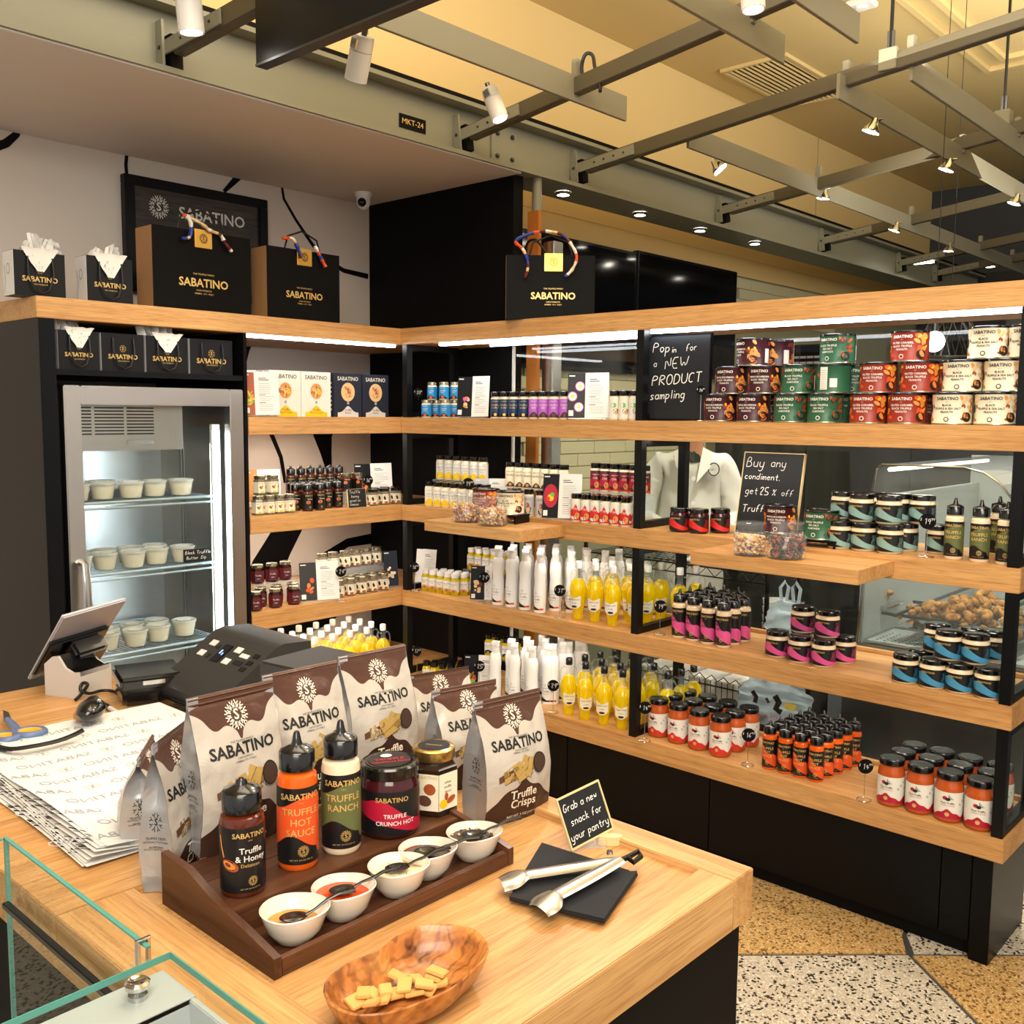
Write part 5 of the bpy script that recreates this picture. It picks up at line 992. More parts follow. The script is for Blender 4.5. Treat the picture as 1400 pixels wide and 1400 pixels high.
# ---------- right unit, fourth shelf
leaflet(xy(on(575, 803, Z4), Z4), .3, .03, .07, .158, 'white recipe card behind the corner frame on fourth shelf', left='paper')
tag_price(569, 776, 567, 808, Z4, '18', 'round price tag in front of corner recipe card, fourth shelf', R(25))
a, b = on(582, 808, Z4, .017), on(622, 815, Z4, .017)
cluster('vial', 'white-capped oil vial on fourth shelf', 'small white-capped oil vials', a, b, 5, 3, .037, (.55, .83), Z4, .5)
riser(a.x+.10, b.x+.17, .17, .28, Z4, .088, 'clear riser holding the upper white-capped vials')
cluster('vial', 'white-capped oil vial on riser', 'small white-capped oil vials', (a.x+.13, .19, 0), (b.x+.135, .19, 0), 5, 2, .037, (0, 1), Z4+.0883, .5)
leaflet(xy(on(662, 822, Z4), Z4), .6, .055, .03, .135, 'dark recipe card left of white spray cans, fourth shelf', art=art_food(('nut_pale', 'lb_maroon')))
tag_price(664, 790, 662, 824, Z4, '24', 'round price tag left of white spray cans, fourth shelf')
A4 = [on(681, 827, Z4, .02), on(699, 830, Z4, .02), on(717.5, 834, Z4, .02), on(738, 838, Z4, .02)]
for r in range(4):
    for c in range(4):
        p = A4[c]+Vector((.018*r, .066*r, 0))
        if p.y > .30 or (r == 3 and c == 0): continue
        place('spray', xy(p, Z4), .55+random.uniform(-.2, .2), 'white spray can on fourth shelf, %s from left%s' % (ORD[c], rows_name(r, 4)), None, 'white spray cans, fourth shelf')
for i, (dx, dy) in enumerate(((.075, .09), (.09, .16), (.15, .19), (.16, .26))): place('spray', (A4[3].x+dx, A4[3].y+dy, Z4), .5, 'white spray can at right of group behind price tag, fourth shelf, %s from left' % ORD[i], None, 'white spray cans, fourth shelf')
tag_price(768, 808, 765, 844, Z4, '31', 'round price tag between spray cans and oil bottles, fourth shelf')
O4 = [on(790, 847, Z4, .02), on(813, 851, Z4, .02), on(837, 856, Z4, .02)]
for c, p in enumerate(O4):
    for r in range(3):
        q = p+Vector((.01*r, .085*r, 0)); place('oil', xy(q, Z4), .5+random.uniform(-.3, .3), 'white-capped yellow oil bottle, fourth shelf left bay, %s from left%s' % (ORD[c], rows_name(r, 3)), None, 'white-capped oil bottles, left bay')
for i, (x, y) in enumerate(((1.095, .09), (1.09, .17), (1.092, .25), (1.2, .20), (1.22, .27))): place('oil', (x, y, Z4), .5, 'white-capped yellow oil bottle beside middle frame on fourth shelf, %s going back' % ORD[i], None, 'oil bottles by the middle frame')
tag_price(901, 829, 902, 868, Z4, '19', 'round price tag left of the pink squeeze bottles')
a, b = on(928, 872.6, Z4, .0235), on(988, 886, Z4, .0235)
cluster('aioli', 'pink squeeze bottle', 'pink squeeze bottles on the fourth shelf', a, b, 4, 4, .056, (.05, 1), Z4, .1, ((3, 3),))
J4 = [on(1062, 899.5, Z4, .034), on(1092.5, 907, Z4, .034), on(1125, 913, Z4, .034)]
for i, p in enumerate(J4): place('pinkjar', xy(p, Z4), .1, 'pink-labelled jar in bottom layer, %s from left at front' % ORD[i], None, 'pink-labelled jars')
place('pinkjar', (J4[2].x+.025, J4[2].y+.082, Z4), .1, 'pink-labelled jar in bottom layer, behind at right', None, 'pink-labelled jars'); place('pinkjar', (J4[0].x+.04, J4[0].y+.080, Z4), .1, 'pink-labelled jar in bottom layer, behind at left', None, 'pink-labelled jars')
place('pinkjar', (J4[0].x*.5+J4[1].x*.5+.022, J4[0].y+.035, Z4+.0785), .1, 'pink-labelled jar on top of pile, left one', None, 'pink-labelled jars'); place('pinkjar', (J4[1].x*.5+J4[2].x*.5+.028, J4[1].y+.04, Z4+.0785), .15, 'pink-labelled jar on top of pile, right one', None, 'pink-labelled jars')
B4 = [on(1237, 935.5, Z4, .034), on(1274, 942.5, Z4, .034), on(1310.5, 949, Z4, .034), on(1350, 957, Z4, .034)]
for i, p in enumerate(B4): place('bluejar', xy(p, Z4), .05, 'blue-labelled jar in bottom layer, %s from left at front' % ORD[i], None, 'blue-labelled jars')
for i, p in enumerate(B4[:3]): place('bluejar', (p.x+.01, p.y+.078, Z4), .05, 'blue-labelled jar in bottom layer, %s from left behind' % ORD[i], None, 'blue-labelled jars')
for i, (x, y) in enumerate(((B4[0].x+.05, B4[0].y+.085), (B4[1].x+.03, B4[1].y+.02), (B4[2].x+.03, B4[2].y+.02), (B4[1].x+.07, B4[1].y+.095), (B4[2].x+.055, B4[2].y+.095))): place('bluejar', (x, y, Z4+.0785), .05, 'blue-labelled jar on top layer, %s counted from left' % ORD[i], None, 'blue-labelled jars')
# ---------- right unit, fifth shelf
tag_price(569, 890, 570, 925, Z5, '17', 'round price tag at the corner frame, lowest shelf', R(25))
a = on(583, 934, Z5, .017); b = on(628, 944, Z5, .017)
cluster('vial_black', 'black-capped oil vial on lowest shelf', 'small black-capped oil vials', a, b, 5, 4, .037, (.5, .85), Z5, .5)
riser(a.x+.10, b.x+.20, .19, .30, Z5, .088, 'clear riser holding the upper black-capped vials')
cluster('vial_black', 'black-capped oil vial on riser', 'small black-capped oil vials', (a.x+.12, .21, 0), (b.x+.145, .21, 0), 5, 2, .037, (0, 1), Z5+.0883, .5)
leaflet(xy(on(653, 950, Z5), Z5), .6, .055, .085, .150, 'recipe card with orange drink left of lowest spray cans', art=art_food(('lb_orange', 'nut_dark', 'lb_green')))
tag_price(656, 911, 655, 958, Z5, '25', 'round price tag left of spray cans, lowest shelf')
A5 = [on(677, 958, Z5, .02), on(703, 961, Z5, .02), on(727, 967, Z5, .02), on(756, 963, Z5, .02)]
for r in range(4):
    for c in range(4):
        p = A5[c]+Vector((.018*r, .068*r, 0))
        if p.y > .30: continue
        place('spray_black', xy(p, Z5), .55+random.uniform(-.2, .2), 'white spray can on lowest shelf, %s from left%s' % (ORD[c], rows_name(r, 4)), None, 'white spray cans, lowest shelf')
tag_price(759, 938, 756, 974, Z5, '29', 'round price tag between spray cans and black-capped oil bottles')
O5 = [on(777, 978, Z5, .02), on(799.5, 985, Z5, .02), on(825, 992, Z5, .02), on(850, 998, Z5, .02)]
for c, p in enumerate(O5):
    for r in range(4):
        q = p+Vector((.012*r, .075*r, 0))
        if q.y > .30 or 1.11 < q.x < 1.2: continue
        place('oil_black', xy(q, Z5), .5+random.uniform(-.3, .3), 'black-capped yellow oil bottle on lowest shelf, %s from left%s' % (ORD[c], rows_name(r, 4)), None, 'black-capped oil bottles, lowest shelf')
for i, (x, y) in enumerate(((1.20, .14), (1.21, .21), (1.215, .28))): place('oil_black', (x, y, Z5), .5, 'black-capped oil bottle right of middle frame on lowest shelf, %s going back' % ORD[i], None, 'black-capped oil bottles by the frame')
tag_price(883, 968, 881, 1013, Z5, '14', 'round price tag left of the red pepper sauce jars')
a, b = on(900, 1009, Z5, .034), on(984, 1036, Z5, .034)
cluster('salsa', 'tall jar of orange-red sauce, scarlet label foot', 'sauce jars by the middle frame', a, b, 4, 3, .074, (.12, .99), Z5, .1, ((0, 9),))
tag_price(1024, 1005, 1022, 1046, Z5, '16', 'round price tag left of the small orange squeeze bottles')
a, b = on(1051.6, 1052.5, Z5, .022), on(1115, 1070, Z5, .022)
cluster('hotsmall', 'orange squeeze bottle', 'orange squeeze bottles on the lowest shelf', a, b, 4, 5, .052, (.12, .99), Z5, .15)
tag_price(1184, 1048, 1181, 1094, Z5, '14', 'round price tag left of the crimson-labelled sauce jars')
a, b = on(1217, 1103.6, Z5, .036), on(1337, 1137, Z5, .036)
cluster('marinara', 'tall jar of red sauce with crimson label foot', 'sauce jars at the right end', a, b, 4, 3, .077, (.02, 1), Z5, .1)
# ---------- right unit, third shelf, right bay
for i, (px, py) in enumerate(((928.6, 728), (955, 730), (984, 729.5))): place('redjar', xy(on(px, py, Z3, .031), Z3), .15, 'small black jar with red label, %s from left on third shelf' % ORD[i], None, 'red and black jars')
T3 = [on(1147.5, 751, Z3, .036), on(1180, 754, Z3, .036), on(1216, 758, Z3, .036)]
for i, p in enumerate(T3):
    place('tealjar', xy(p, Z3), .05, 'grey-green-labelled jar in bottom layer, %s from left at front' % ORD[i], None, 'grey-green-labelled jars')
    place('tealjar', (p.x+.01, p.y+.082, Z3), .05, 'grey-green-labelled jar in bottom layer, %s from left behind' % ORD[i], None, 'grey-green-labelled jars')
place('tealjar', (T3[2].x+.095, T3[2].y+.10, Z3), .05, 'grey-green-labelled jar at far right of bottom layer', None, 'grey-green-labelled jars')
for i, (x, y) in enumerate(((T3[0].x-.02, T3[0].y+.06), (T3[0].x*.5+T3[1].x*.5+.017, T3[0].y+.02), (T3[1].x*.5+T3[2].x*.5+.025, T3[1].y+.01), (T3[0].x+.055, T3[0].y+.10), (T3[1].x+.06, T3[1].y+.095), (T3[2].x+.05, T3[2].y+.09))): place('tealjar', (x, y, Z3+.0785), .05, 'grey-green-labelled jar on top layer, %s counted from left' % ORD[i], None, 'grey-green-labelled jars')
tag_price(1268, 713, 1266, 762, Z3, '19', 'round price tag between grey-green jars and ranch bottles', .2)
for i, (px, py) in enumerate(((1302.6, 765), (1338, 769), (1366, 764), (1374, 773))):
    p = on(px, py, Z3, .0235); place('ranch', xy(p if i != 2 else p+Vector((-.02, .05, 0)), Z3), .15, 'olive-labelled ranch squeeze bottle, %s from left on third shelf' % ORD[i], None, 'ranch squeeze bottles')
c2 = on(1110, 757, EZ, .05); stand((c2.x+.01, c2.y+.03, EZ), .11, .10, .036, 'low black stand under green almond tin, right pull-out shelf'); place('tin_green', (c2.x+.01, c2.y+.03, EZ+.0363), R(5), 'green almond tin on black stand beside right glass snack jars')
c3 = on(1058, 748, EZ, .05); stand((c3.x, c3.y+.035, EZ), .11, .10, .036, 'low black stand hidden behind right glass snack jars'); place('tin_plum', (c3.x, c3.y+.035, EZ+.0363), R(15), 'plum-coloured peanut tin behind right glass snack jars')
p = on(1025, 762, EZ, .05); snack_jar((p.x+.0, p.y, EZ), 'faceted glass jar of pale nuts, left one on right pull-out shelf', ('nut_pale', 'nut_pale', 'nut'), .1, .92)
p = on(1073, 766, EZ, .05); snack_jar((p.x+.005, p.y-.003, EZ), 'faceted glass jar of dark brown nuts, right one on right pull-out shelf', ('lb_brown', 'nut_dark', 'lb_choc'), .25)
# chalkboard signs
def chalkboard(TL, TR, BL, BR, lb, lines, frame='oak_x', th=.012, fr=.004, stand_=None, group=None, textmt='chalk'):
    TL, TR, BL, BR = map(Vector, (TL, TR, BL, BR)); ux = (BR-BL); W = ux.length; ux.normalize(); uy = (TL-BL); uy = (uy-ux*uy.dot(ux)); Hh = uy.length; uy.normalize(); n = ux.cross(uy)
    M = Matrix(((ux.x, uy.x, n.x, BL.x), (ux.y, uy.y, n.y, BL.y), (ux.z, uy.z, n.z, BL.z), (0, 0, 0, 1)))
    t = empty('chalkboard_sign', lb, 'sign', (0, 0, 0)); t.matrix_world = M
    MB().box(fr, W-fr, fr, Hh-fr, -th*.7, -.001, 'board').part('board', t)
    g = MB().box(0, W, 0, fr, -th, .0005, frame, bev=.0004).box(0, W, Hh-fr, Hh, -th, .0005, frame, bev=.0004).box(0, fr, fr, Hh-fr, -th, .0005, frame, bev=.0004).box(W-fr, W, fr, Hh-fr, -th, .0005, frame, bev=.0004); g.part('frame', t)
    L = Lab()
    for (s_, sz, x, y, sl, wd) in lines: L.hand(s_, sz*Hh, x*W, y*Hh, textmt, .0004, wd, sl)
    g = MB(); L.put(g, lambda s, h, d: (s, h, d-.0008)); g.part('chalk_lettering', t); return t
mat('frame_cream', 'd8c08c', .5)
P_ = lambda px, py, y: at(px, py, 'y', y)
yS = .044; a = P_(884, 456, yS); b = P_(972, 461, yS)
chalkboard((a.x, yS+.004, H1-TH-.016), (b.x, yS+.004, H1-TH-.016), (a.x, yS, H2+.003), (b.x, yS, H2+.003), 'chalkboard reading Pop in for a NEW PRODUCT sampling, on second shelf',
    [('Pop', .11, .10, .80, -.02, .0025), ('in', .07, .40, .79, 0, .0022), ('for', .08, .62, .80, .05, .0018), ('a', .08, .12, .63, 0, .002), ('NEW', .125, .30, .60, .05, .0024), ('PRODUCT', .112, .10, .405, .06, .003), ('sampling', .10, .08, .24, .04, .0026)], 'black_lacquer')
tag_price(958, 534, 957, 573, Z2, '14', 'small price tag overlapping corner of the product sampling chalkboard', .3, .014, base=ax(957, .022))
BLp = at(1004, 719, 'z', H3+.002); BLp.y = .12; BLp = Vector((at(1004, 719, 'y', .12).x, .12, H3+.002)); BRp = Vector((at(1087, 722, 'y', .12).x, .12, H3+.002)); tz = .255
chalkboard(BLp+Vector((0, .05, tz)), BRp+Vector((0, .05, tz)), BLp, BRp, 'chalkboard reading Buy any condiment get 25% off Truffle, on third shelf',
    [('Buy', .115, .06, .82, 0, .0022), ('any', .10, .47, .83, 0, .0018), ('condiment.', .075, .06, .67, .0, .002), ('get', .085, .10, .49, .0, .0016), ('25', .09, .34, .49, .0, .0024), ('%', .07, .55, .49, .05, .0018), ('off', .075, .70, .49, 0, .0015), ('Truffle', .085, .08, .27, .06, .0022)], 'frame_cream', fr=.003)
# ---------- right unit, second shelf, right bay: pyramid of nut tins
def tins(row, z, word):
    for i, (k, px, y, rz) in enumerate(row):
        cn = {'tin_plum': 'plum-coloured', 'tin_green': 'green', 'tin_red': 'rust-red', 'tin_white': 'white'}[k]
        place(k, xy(ax(px, y, 560), z), rz, '%s nut tin in %s layer, %s from left' % (cn, word, ORD[i] if i < 10 else 'eleventh'), None, 'nut tins on the second shelf')
def yw(px): return .055
tins([(k, px, .055, .12) for k, px in (('tin_plum', 984.7), ('tin_plum', 1030), ('tin_green', 1081.4), ('tin_green', 1128), ('tin_red', 1187.4), ('tin_red', 1240), ('tin_white', 1302), ('tin_white', 1361))], Z2, 'bottom front')
tins([(k, px, .165, r) for k, px, r in (('tin_plum', 1052, .8), ('tin_plum', 1010, .5), ('tin_green', 1105, .4), ('tin_green', 1150, .3), ('tin_red', 1215, .4), ('tin_red', 1264, .9), ('tin_white', 1325, .3))], Z2, 'bottom rear')
tins([(k, px, .075, r) for k, px, r in (('tin_plum', 999, .12), ('tin_plum', 1044, .2), ('tin_green', 1090, .2), ('tin_green', 1137, 3.3), ('tin_red', 1199, .1), ('tin_red', 1255, .2), ('tin_white', 1314, .12), ('tin_white', 1371, .1))], Z2+.0832, 'middle front')
tins([('tin_green', 1168, .185, .3), ('tin_red', 1283, .185, 1.3)], Z2+.0832, 'middle rear'); 
tins([('tin_plum', 1027, .09, -.5), ('tin_green', 1142, .09, -.1), ('tin_red', 1240, .10, .0), ('tin_white', 1347, .08, .1), ('tin_white', 1402, .09, .1)], Z2+.1664, 'top')
tins([('tin_plum', 1060, .197, -.9)], Z2+.1664, 'top rear')
# ================================================================== LEFT UNIT STOCK (fronts face +x)
RL = R(90)-.35
def pasta_box(y, x, k, lb, h=.168, w_=.135, d_=.036, rz=R(90)):
    t = empty('food_box', lb, 'box', (x, y, H2+.0003), rz, 'boxed dry food on the second shelf'); bg = 'lb_white' if k == 0 else 'navy'
    MB().box(-w_/2, w_/2, 0, d_, 0, h, bg if k else 'lb_white', bev=.0008).part('carton', t); L = Lab(); fg = 'ink' if k == 0 else 'lb_white'
    L.text('SABATINO', .021, 0, h*.87, fg, .0005, .01); L.disc(0, h*.57, .033, .036, 'ceramic' if k == 0 else 'nut_pale', .0005, 24).disc(0, h*.57, .026, .029, 'nut' if k == 0 else 'nut_pale', .0008, 22); rr = random.Random(3+k)
    for q in range(26): a = rr.uniform(0, 6.28); e = rr.uniform(0, .022); L.disc(e*math.cos(a), h*.57+e*math.sin(a), .006, .0028, rr.choice(('lb_yellow', 'nut_dark', 'nut_pale') if k == 0 else ('nut_dark', 'nut', 'peach')), .001+.00003*q, 8, rr.uniform(0, 3))
    if k == 0: L.stroke([(.033, h*.57), (.052, h*.575)], .005, 'ceramic', .0006)
    c = 'lb_yellow' if k == 0 else 'silver_print'; L.band(-.05, .05, 0, lambda s: h*(.10+.15*math.exp(-(s/.026)**2*1.4)), c, .0006, 20); L.text('Truffle', .013, 0, h*.155, 'ink', .0009).text('Mac & Cheese' if k == 0 else 'Risotto', .010, 0, h*.095, 'ink', .0009); L.disc(0, h*.32, .006, .006, 'grey_print', .0006)
    g = MB(); L.put(g, flatfn); g.part('front_print', t)
    g = MB(); L2 = Lab(); [L2.rect(d_*.3, d_*.65, h*(.15+.1*q), h*(.19+.1*q), 'lb_white' if k else 'lb_yellow', .0004) for q in range(7)]; L2.put(g, lambda s, hh, dd: (-w_/2-dd, d_-s, hh)); g.part('side_print', t)
for x_, pxs in ((-.060, (390, 427)),):
    ys = [ay(p, x_).y for p in pxs]
pasta_box(ay(391, -.06).y, -.06, 0, 'white and yellow mac and cheese box, left front'); pasta_box(ay(391, -.06).y-.0, -.10, 0, 'white and yellow mac and cheese box, left, second in stack'); pasta_box(ay(391, -.06).y, -.14, 0, 'white and yellow mac and cheese box, left, third in stack')
pasta_box(ay(391, -.06).y+.137, -.06, 0, 'white and yellow mac and cheese box, right front'); pasta_box(ay(391, -.06).y-.139, -.14, 0, 'white and yellow mac and cheese box half behind white recipe card')
y3 = ay(475, -.06).y; pasta_box(y3, -.055, 1, 'dark blue risotto box, left front'); pasta_box(y3, -.094, 1, 'dark blue risotto box, left, second in stack'); pasta_box(y3, -.133, 1, 'dark blue risotto box, left, third in stack'); pasta_box(y3+.15, -.07, 1, 'dark blue risotto box, right, by the corner')
leaflet((-.035, ay(350, -.035).y, H2+.0003), RL, .03, .085, .158, 'white recipe card with food photo at left end of second shelf', left='nut_dark', art=art_food(('lb_yellow', 'nut', 'lb_green'), 5))
tag_price(375, 534, 375, 570.2, Z2, '9', 'round price tag in front of white mac and cheese box', RL, base=ay(375, -.03))
# third shelf left
def lrow(k, base, group, px0, px1, x, n, z, py=700, rows=1, pitch=.05, skip=(), extra=''):
    cluster(k, base, group, ay(px0, x, py), ay(px1, x, py), n, rows, pitch, (-1, 0), z, RL, skip, 0, extra)
lrow('nutjar', 'cream-labelled hexagonal jar on third shelf', 'hexagonal nut cream jars', 354, 396, -.035, 4, Z3); lrow('nutjar', 'cream-labelled hexagonal jar on third shelf behind front ones', 'hexagonal nut cream jars', 358, 374, -.09, 2, Z3)
lrow('nutjar', 'cream-labelled hexagonal jar stacked on others, third shelf', 'hexagonal nut cream jars', 356, 373, -.062, 2, Z3+.0703)
leaflet((-.20, ay(352, -.20).y, Z3), RL, .04, .085, .150, 'white recipe card behind stacked cream-labelled jars, third shelf', left='nut')
lrow('honeysmall', 'dark honey squeeze bottle', 'honey squeeze bottles', 421, 438, -.03, 2, Z3); lrow('honeysmall', 'dark honey squeeze bottle', 'honey squeeze bottles', 404, 462, -.078, 5, Z3, extra=', behind front pair')
lrow('honeysmall', 'dark honey squeeze bottle', 'honey squeeze bottles', 398, 458, -.128, 6, Z3, extra=', third row')
t_ = ay(395, -.2); t2 = ay(470, -.2); riser(-.25, -.16, t_.y-.02, t2.y+.02, Z3, .05, 'clear riser under the back row of honey bottles')
lrow('honeysmall', 'dark honey squeeze bottle on riser', 'honey squeeze bottles', 398, 464, -.205, 6, Z3+.0503)
lrow('honeypot', 'dark hexagonal honey jar on riser by the chalk card', 'honey pots', 473, 488, -.12, 2, Z3+.058); riser(-.15, -.09, ay(464, -.12).y, ay(497, -.12).y, Z3, .0575, 'clear riser under the dark hexagonal honey jars')
a = ay(475, -.02, 700); b = ay(500, -.02, 700)
chalkboard((-.02, a.y, Z3+.073), (-.02, b.y, Z3+.077), (-.012, a.y, Z3), (-.012, b.y, Z3), 'small chalk card beside honey bottles on third shelf', [('Truffle', .16, .1, .76, 0, .001), ('& honey', .15, .1, .54, 0, .001), ('great on', .14, .1, .32, 0, .001), ('cheese', .14, .1, .12, 0, .001)], 'frame_cream', .006, .001)
leaflet((-.17, ay(508, -.17).y, Z3), RL, .07, .09, .158, 'recipe card with red meat picture near the corner, third shelf', art=art_food(('lb_red', 'lb_green', 'peach'), 3))
tag_price(502.6, 657, 503, 692, Z3, '16', 'round price tag below the red meat recipe card', RL)
lrow('trufjar_black', 'black-lidded truffle jar on third shelf', 'black-lidded truffle jars', 509, 541, -.045, 3, Z3); lrow('trufjar_black', 'black-lidded truffle jar on third shelf behind front three', 'black-lidded truffle jars', 511, 541, -.10, 3, Z3)
# fourth shelf left
lrow('jamjar', 'dark red jam jar on fourth shelf', 'dark red jam jars', 349, 402, -.05, 3, Z4, 800); lrow('jamjar', 'dark red jam jar on fourth shelf, behind front three', 'dark red jam jars', 356, 400, -.105, 3, Z4, 800)
riser(-.21, -.15, ay(340, -.18).y, ay(402, -.18).y, Z4, .072, 'white-edged clear riser holding jam jars'); lrow('jamjar', 'dark red jam jar on riser', 'dark red jam jars', 352, 390, -.18, 3, Z4+.0723, 770)
lrow('trufjar', 'cream-labelled truffle jar on fourth shelf', 'truffle jars on the fourth shelf', 463, 524, -.05, 5, Z4, 800); lrow('trufjar', 'cream-labelled truffle jar on fourth shelf, behind front five', 'truffle jars on the fourth shelf', 463, 521, -.105, 5, Z4, 800)
riser(-.22, -.16, ay(430, -.19).y, ay(524, -.19).y+.01, Z4, .085, 'clear riser holding upper truffle jars'); lrow('trufjar', 'cream-labelled truffle jar on riser', 'truffle jars on the fourth shelf', 440, 515, -.19, 6, Z4+.0853, 760)
leaflet((-.03, ay(434, -.03, 800).y, Z4), RL, .065, .085, .150, 'recipe card with shrimp picture leaning on fourth shelf', left='charcoal', art=art_food(('peach', 'lb_orange'), 2))
tag_price(466, 781.5, 466, 822, Z4, '24', 'round price tag right of the shrimp recipe card', RL)
leaflet((-.06, ay(545, -.06, 790).y, Z4), RL, .06, .03, .150, 'dark recipe card with white flowers near corner, fourth shelf', left='navy', art=art_food(('ceramic', 'nut_pale'), 3), right=False)
# fifth shelf left: oil bottles
cluster('oil', 'white-capped oil bottle on lowest left shelf', 'oil bottles on the lowest left shelf', ay(352, -.05, 900), ay(524, -.05, 900), 8, 4, .075, (-1, .0), Z5, RL)
# ================================================================== ON TOP OF THE SHELVING
def brand(L, cx, cz, s, mt='gold_print', det=2, small=True):
    L.text('SABATINO', s, cx, cz, mt, .0009, .02)
    if small: L.text('THE TRUFFLE FAMILY', s*.22, cx, cz+s*.78, mt, .0009).text('CASA FONDATA', s*.2, cx, cz-s*.62, mt, .0009).text('UMBRIA  1911  ITALY', s*.2, cx, cz-s*.9, mt, .0009)
def big_bag(p, rz, w_, h, d_, lb, scarf=True, cxo=0):
    t = empty('shopping_bag', lb, 'bag', p, rz, 'large black gift bags')
    MB().box(-w_/2, w_/2, 0, d_, 0, h, 'black_matt').part('bag_body', t)
    MB().box(-w_/2-.0008, -w_/2, .002, d_-.002, .002, h-.002, 'kraft').part('side_gusset', t, 'tan side panel')
    L = Lab(); brand(L, cxo, h*.36, w_*.105); g = MB(); L.put(g, flatfn); g.part('gold_lettering', t)
    g = MB().box(-.032+cxo, .032+cxo, -.004, .003, h-.055, h+.006, 'gold_foil', bev=.001); L = Lab().logo(cxo, h-.024, .018, 'ink', .0045); L.put(g, flatfn); g.part('gold_tab', t)
    cols = ('lb_blue2', 'ceramic', 'lb_orange', 'ceramic', 'lb_maroon', 'nut_pale', 'lb_brown', 'lb_blue2', 'lb_white', 'nut_pale')
    def sc(pts, nm='scarf'):
        q = spl(pts, 3); g = MB(); rs_ = random.Random(len(pts)*5); run = 0; cc = cols[0]
        for i in range(len(q)-1):
            if run <= 0: cc = rs_.choice(cols); run = rs_.choice((1, 1, 2, 3))
            run -= 1; e = .007+.0035*math.sin(i*1.3)**2; e2 = .007+.0035*math.sin((i+1)*1.3)**2; g.tube([q[i], q[i+1]], e, cc, 8, rs=[e, e2], flat=.65)
        g.part(nm, t)
    MB().tube([(-w_*.25, .01, h-.01), (-w_*.2, .01, h+.045), (0, .012, h+.07), (w_*.2, .01, h+.045), (w_*.25, .01, h-.01)], .0035, 'rubber', 8).part('rope_handle', t)
    return t, sc
mat('lb_blue2', '24368c', .5)
zt = H1+.0003
p0, p1 = at(210, 400, 'x', -.07), at(343, 400, 'x', -.07); w_ = (p1-p0).length; hh = at(343, 327, 'x', -.07).z-zt
t, sc = big_bag((-.07, (p0.y+p1.y)/2, zt), R(90), w_, hh, .11, 'large black shopping bag standing in front of the framed logo sign', cxo=.0)
sc([(-.085, -.012, hh-.035), (-.06, -.02, hh-.028), (-.055, -.02, hh+.02), (-.075, -.015, hh+.042), (-.05, -.012, hh+.035), (-.01, -.012, hh+.022), (.02, -.012, hh+.005), (.06, -.012, hh-.005), (.075, -.014, hh-.03), (.10, -.015, hh-.055)])
p0, p1 = at(363, 400, 'x', -.05), at(464, 400, 'x', -.05); w_ = (p1-p0).length; hh = at(464, 350, 'x', -.05).z-zt
t, sc = big_bag((-.05, (p0.y+p1.y)/2+.004, zt), R(90), w_-.008, hh, .10, 'large black shopping bag between framed sign and black wall')
sc([(-.10, -.01, hh+.03), (-.06, -.012, hh+.034), (-.04, -.012, hh+.01), (-.02, -.014, hh-.03)]); sc([(.04, -.012, hh+.02), (.06, -.012, hh-.01), (.085, -.014, hh-.05)])
p0, p1 = at(673, 400, 'y', .06), at(797, 400, 'y', .06); w_ = p1.x-p0.x; hh = at(797, 343, 'y', .06).z-zt
w_ = .312; t, sc = big_bag((.725, .062, zt), R(43), w_, hh, .10, 'large black shopping bag alone on right shelf top before steel post', cxo=.01)
sc([(-.09, -.012, hh-.08), (-.08, -.015, hh-.045), (-.085, -.014, hh-.01), (-.10, -.012, hh+.02), (-.125, -.01, hh+.045), (-.08, -.005, hh+.07), (-.02, 0, hh+.082), (.04, 0, hh+.07), (.075, -.008, hh+.03), (.09, -.012, hh-.01), (.075, -.013, hh-.05), (.05, -.014, hh-.075)])
def small_bag(p, rz, w_, h, d_, lb, tissue=True, seed=1, side='paper', grp='small black gift bags'):
    t = empty('gift_bag', lb, 'bag', p, rz, grp); MB().box(-w_/2, w_/2, 0, d_, 0, h, 'card_black').part('bag_body', t); g = MB().box(-w_/2-.0006, -w_/2, .001, d_-.001, .001, h-.001, side)
    L = Lab().stroke([(.01, .01), (.02, h*.4), (.012, h*.7)], .0016, 'ink').disc(.04, h*.6, .012, .016, 'ink_grey', .0005).disc(.04, h*.6, .009, .013, 'paper', .0007); L.put(g, lambda s, hh_, d: (-w_/2-.0006-d, d_-s, hh_)); g.part('side_gusset', t)
    L = Lab(); L.text('SABATINO', w_*.145, 0, h*.38, 'gold_print', .0006, .02).logo(0, h*.60, w_*.085, 'gold_print', .0006, 1).text('CASA FONDATA', w_*.04, 0, h*.27, 'gold_print', .0006); g = MB(); L.put(g, flatfn); g.part('gold_lettering', t)
    MB().tube([(-w_*.24, -.004, h*.88), (-w_*.25, -.010, h*.5), (-w_*.14, -.012, h*.14), (0, -.012, h*.06), (w_*.14, -.012, h*.14), (w_*.25, -.010, h*.5), (w_*.24, -.004, h*.88)], .0026, 'rubber', 8).part('rope_handle', t)
    if tissue: rr = random.Random(seed); crumple(t, w_, h, d_, rr)
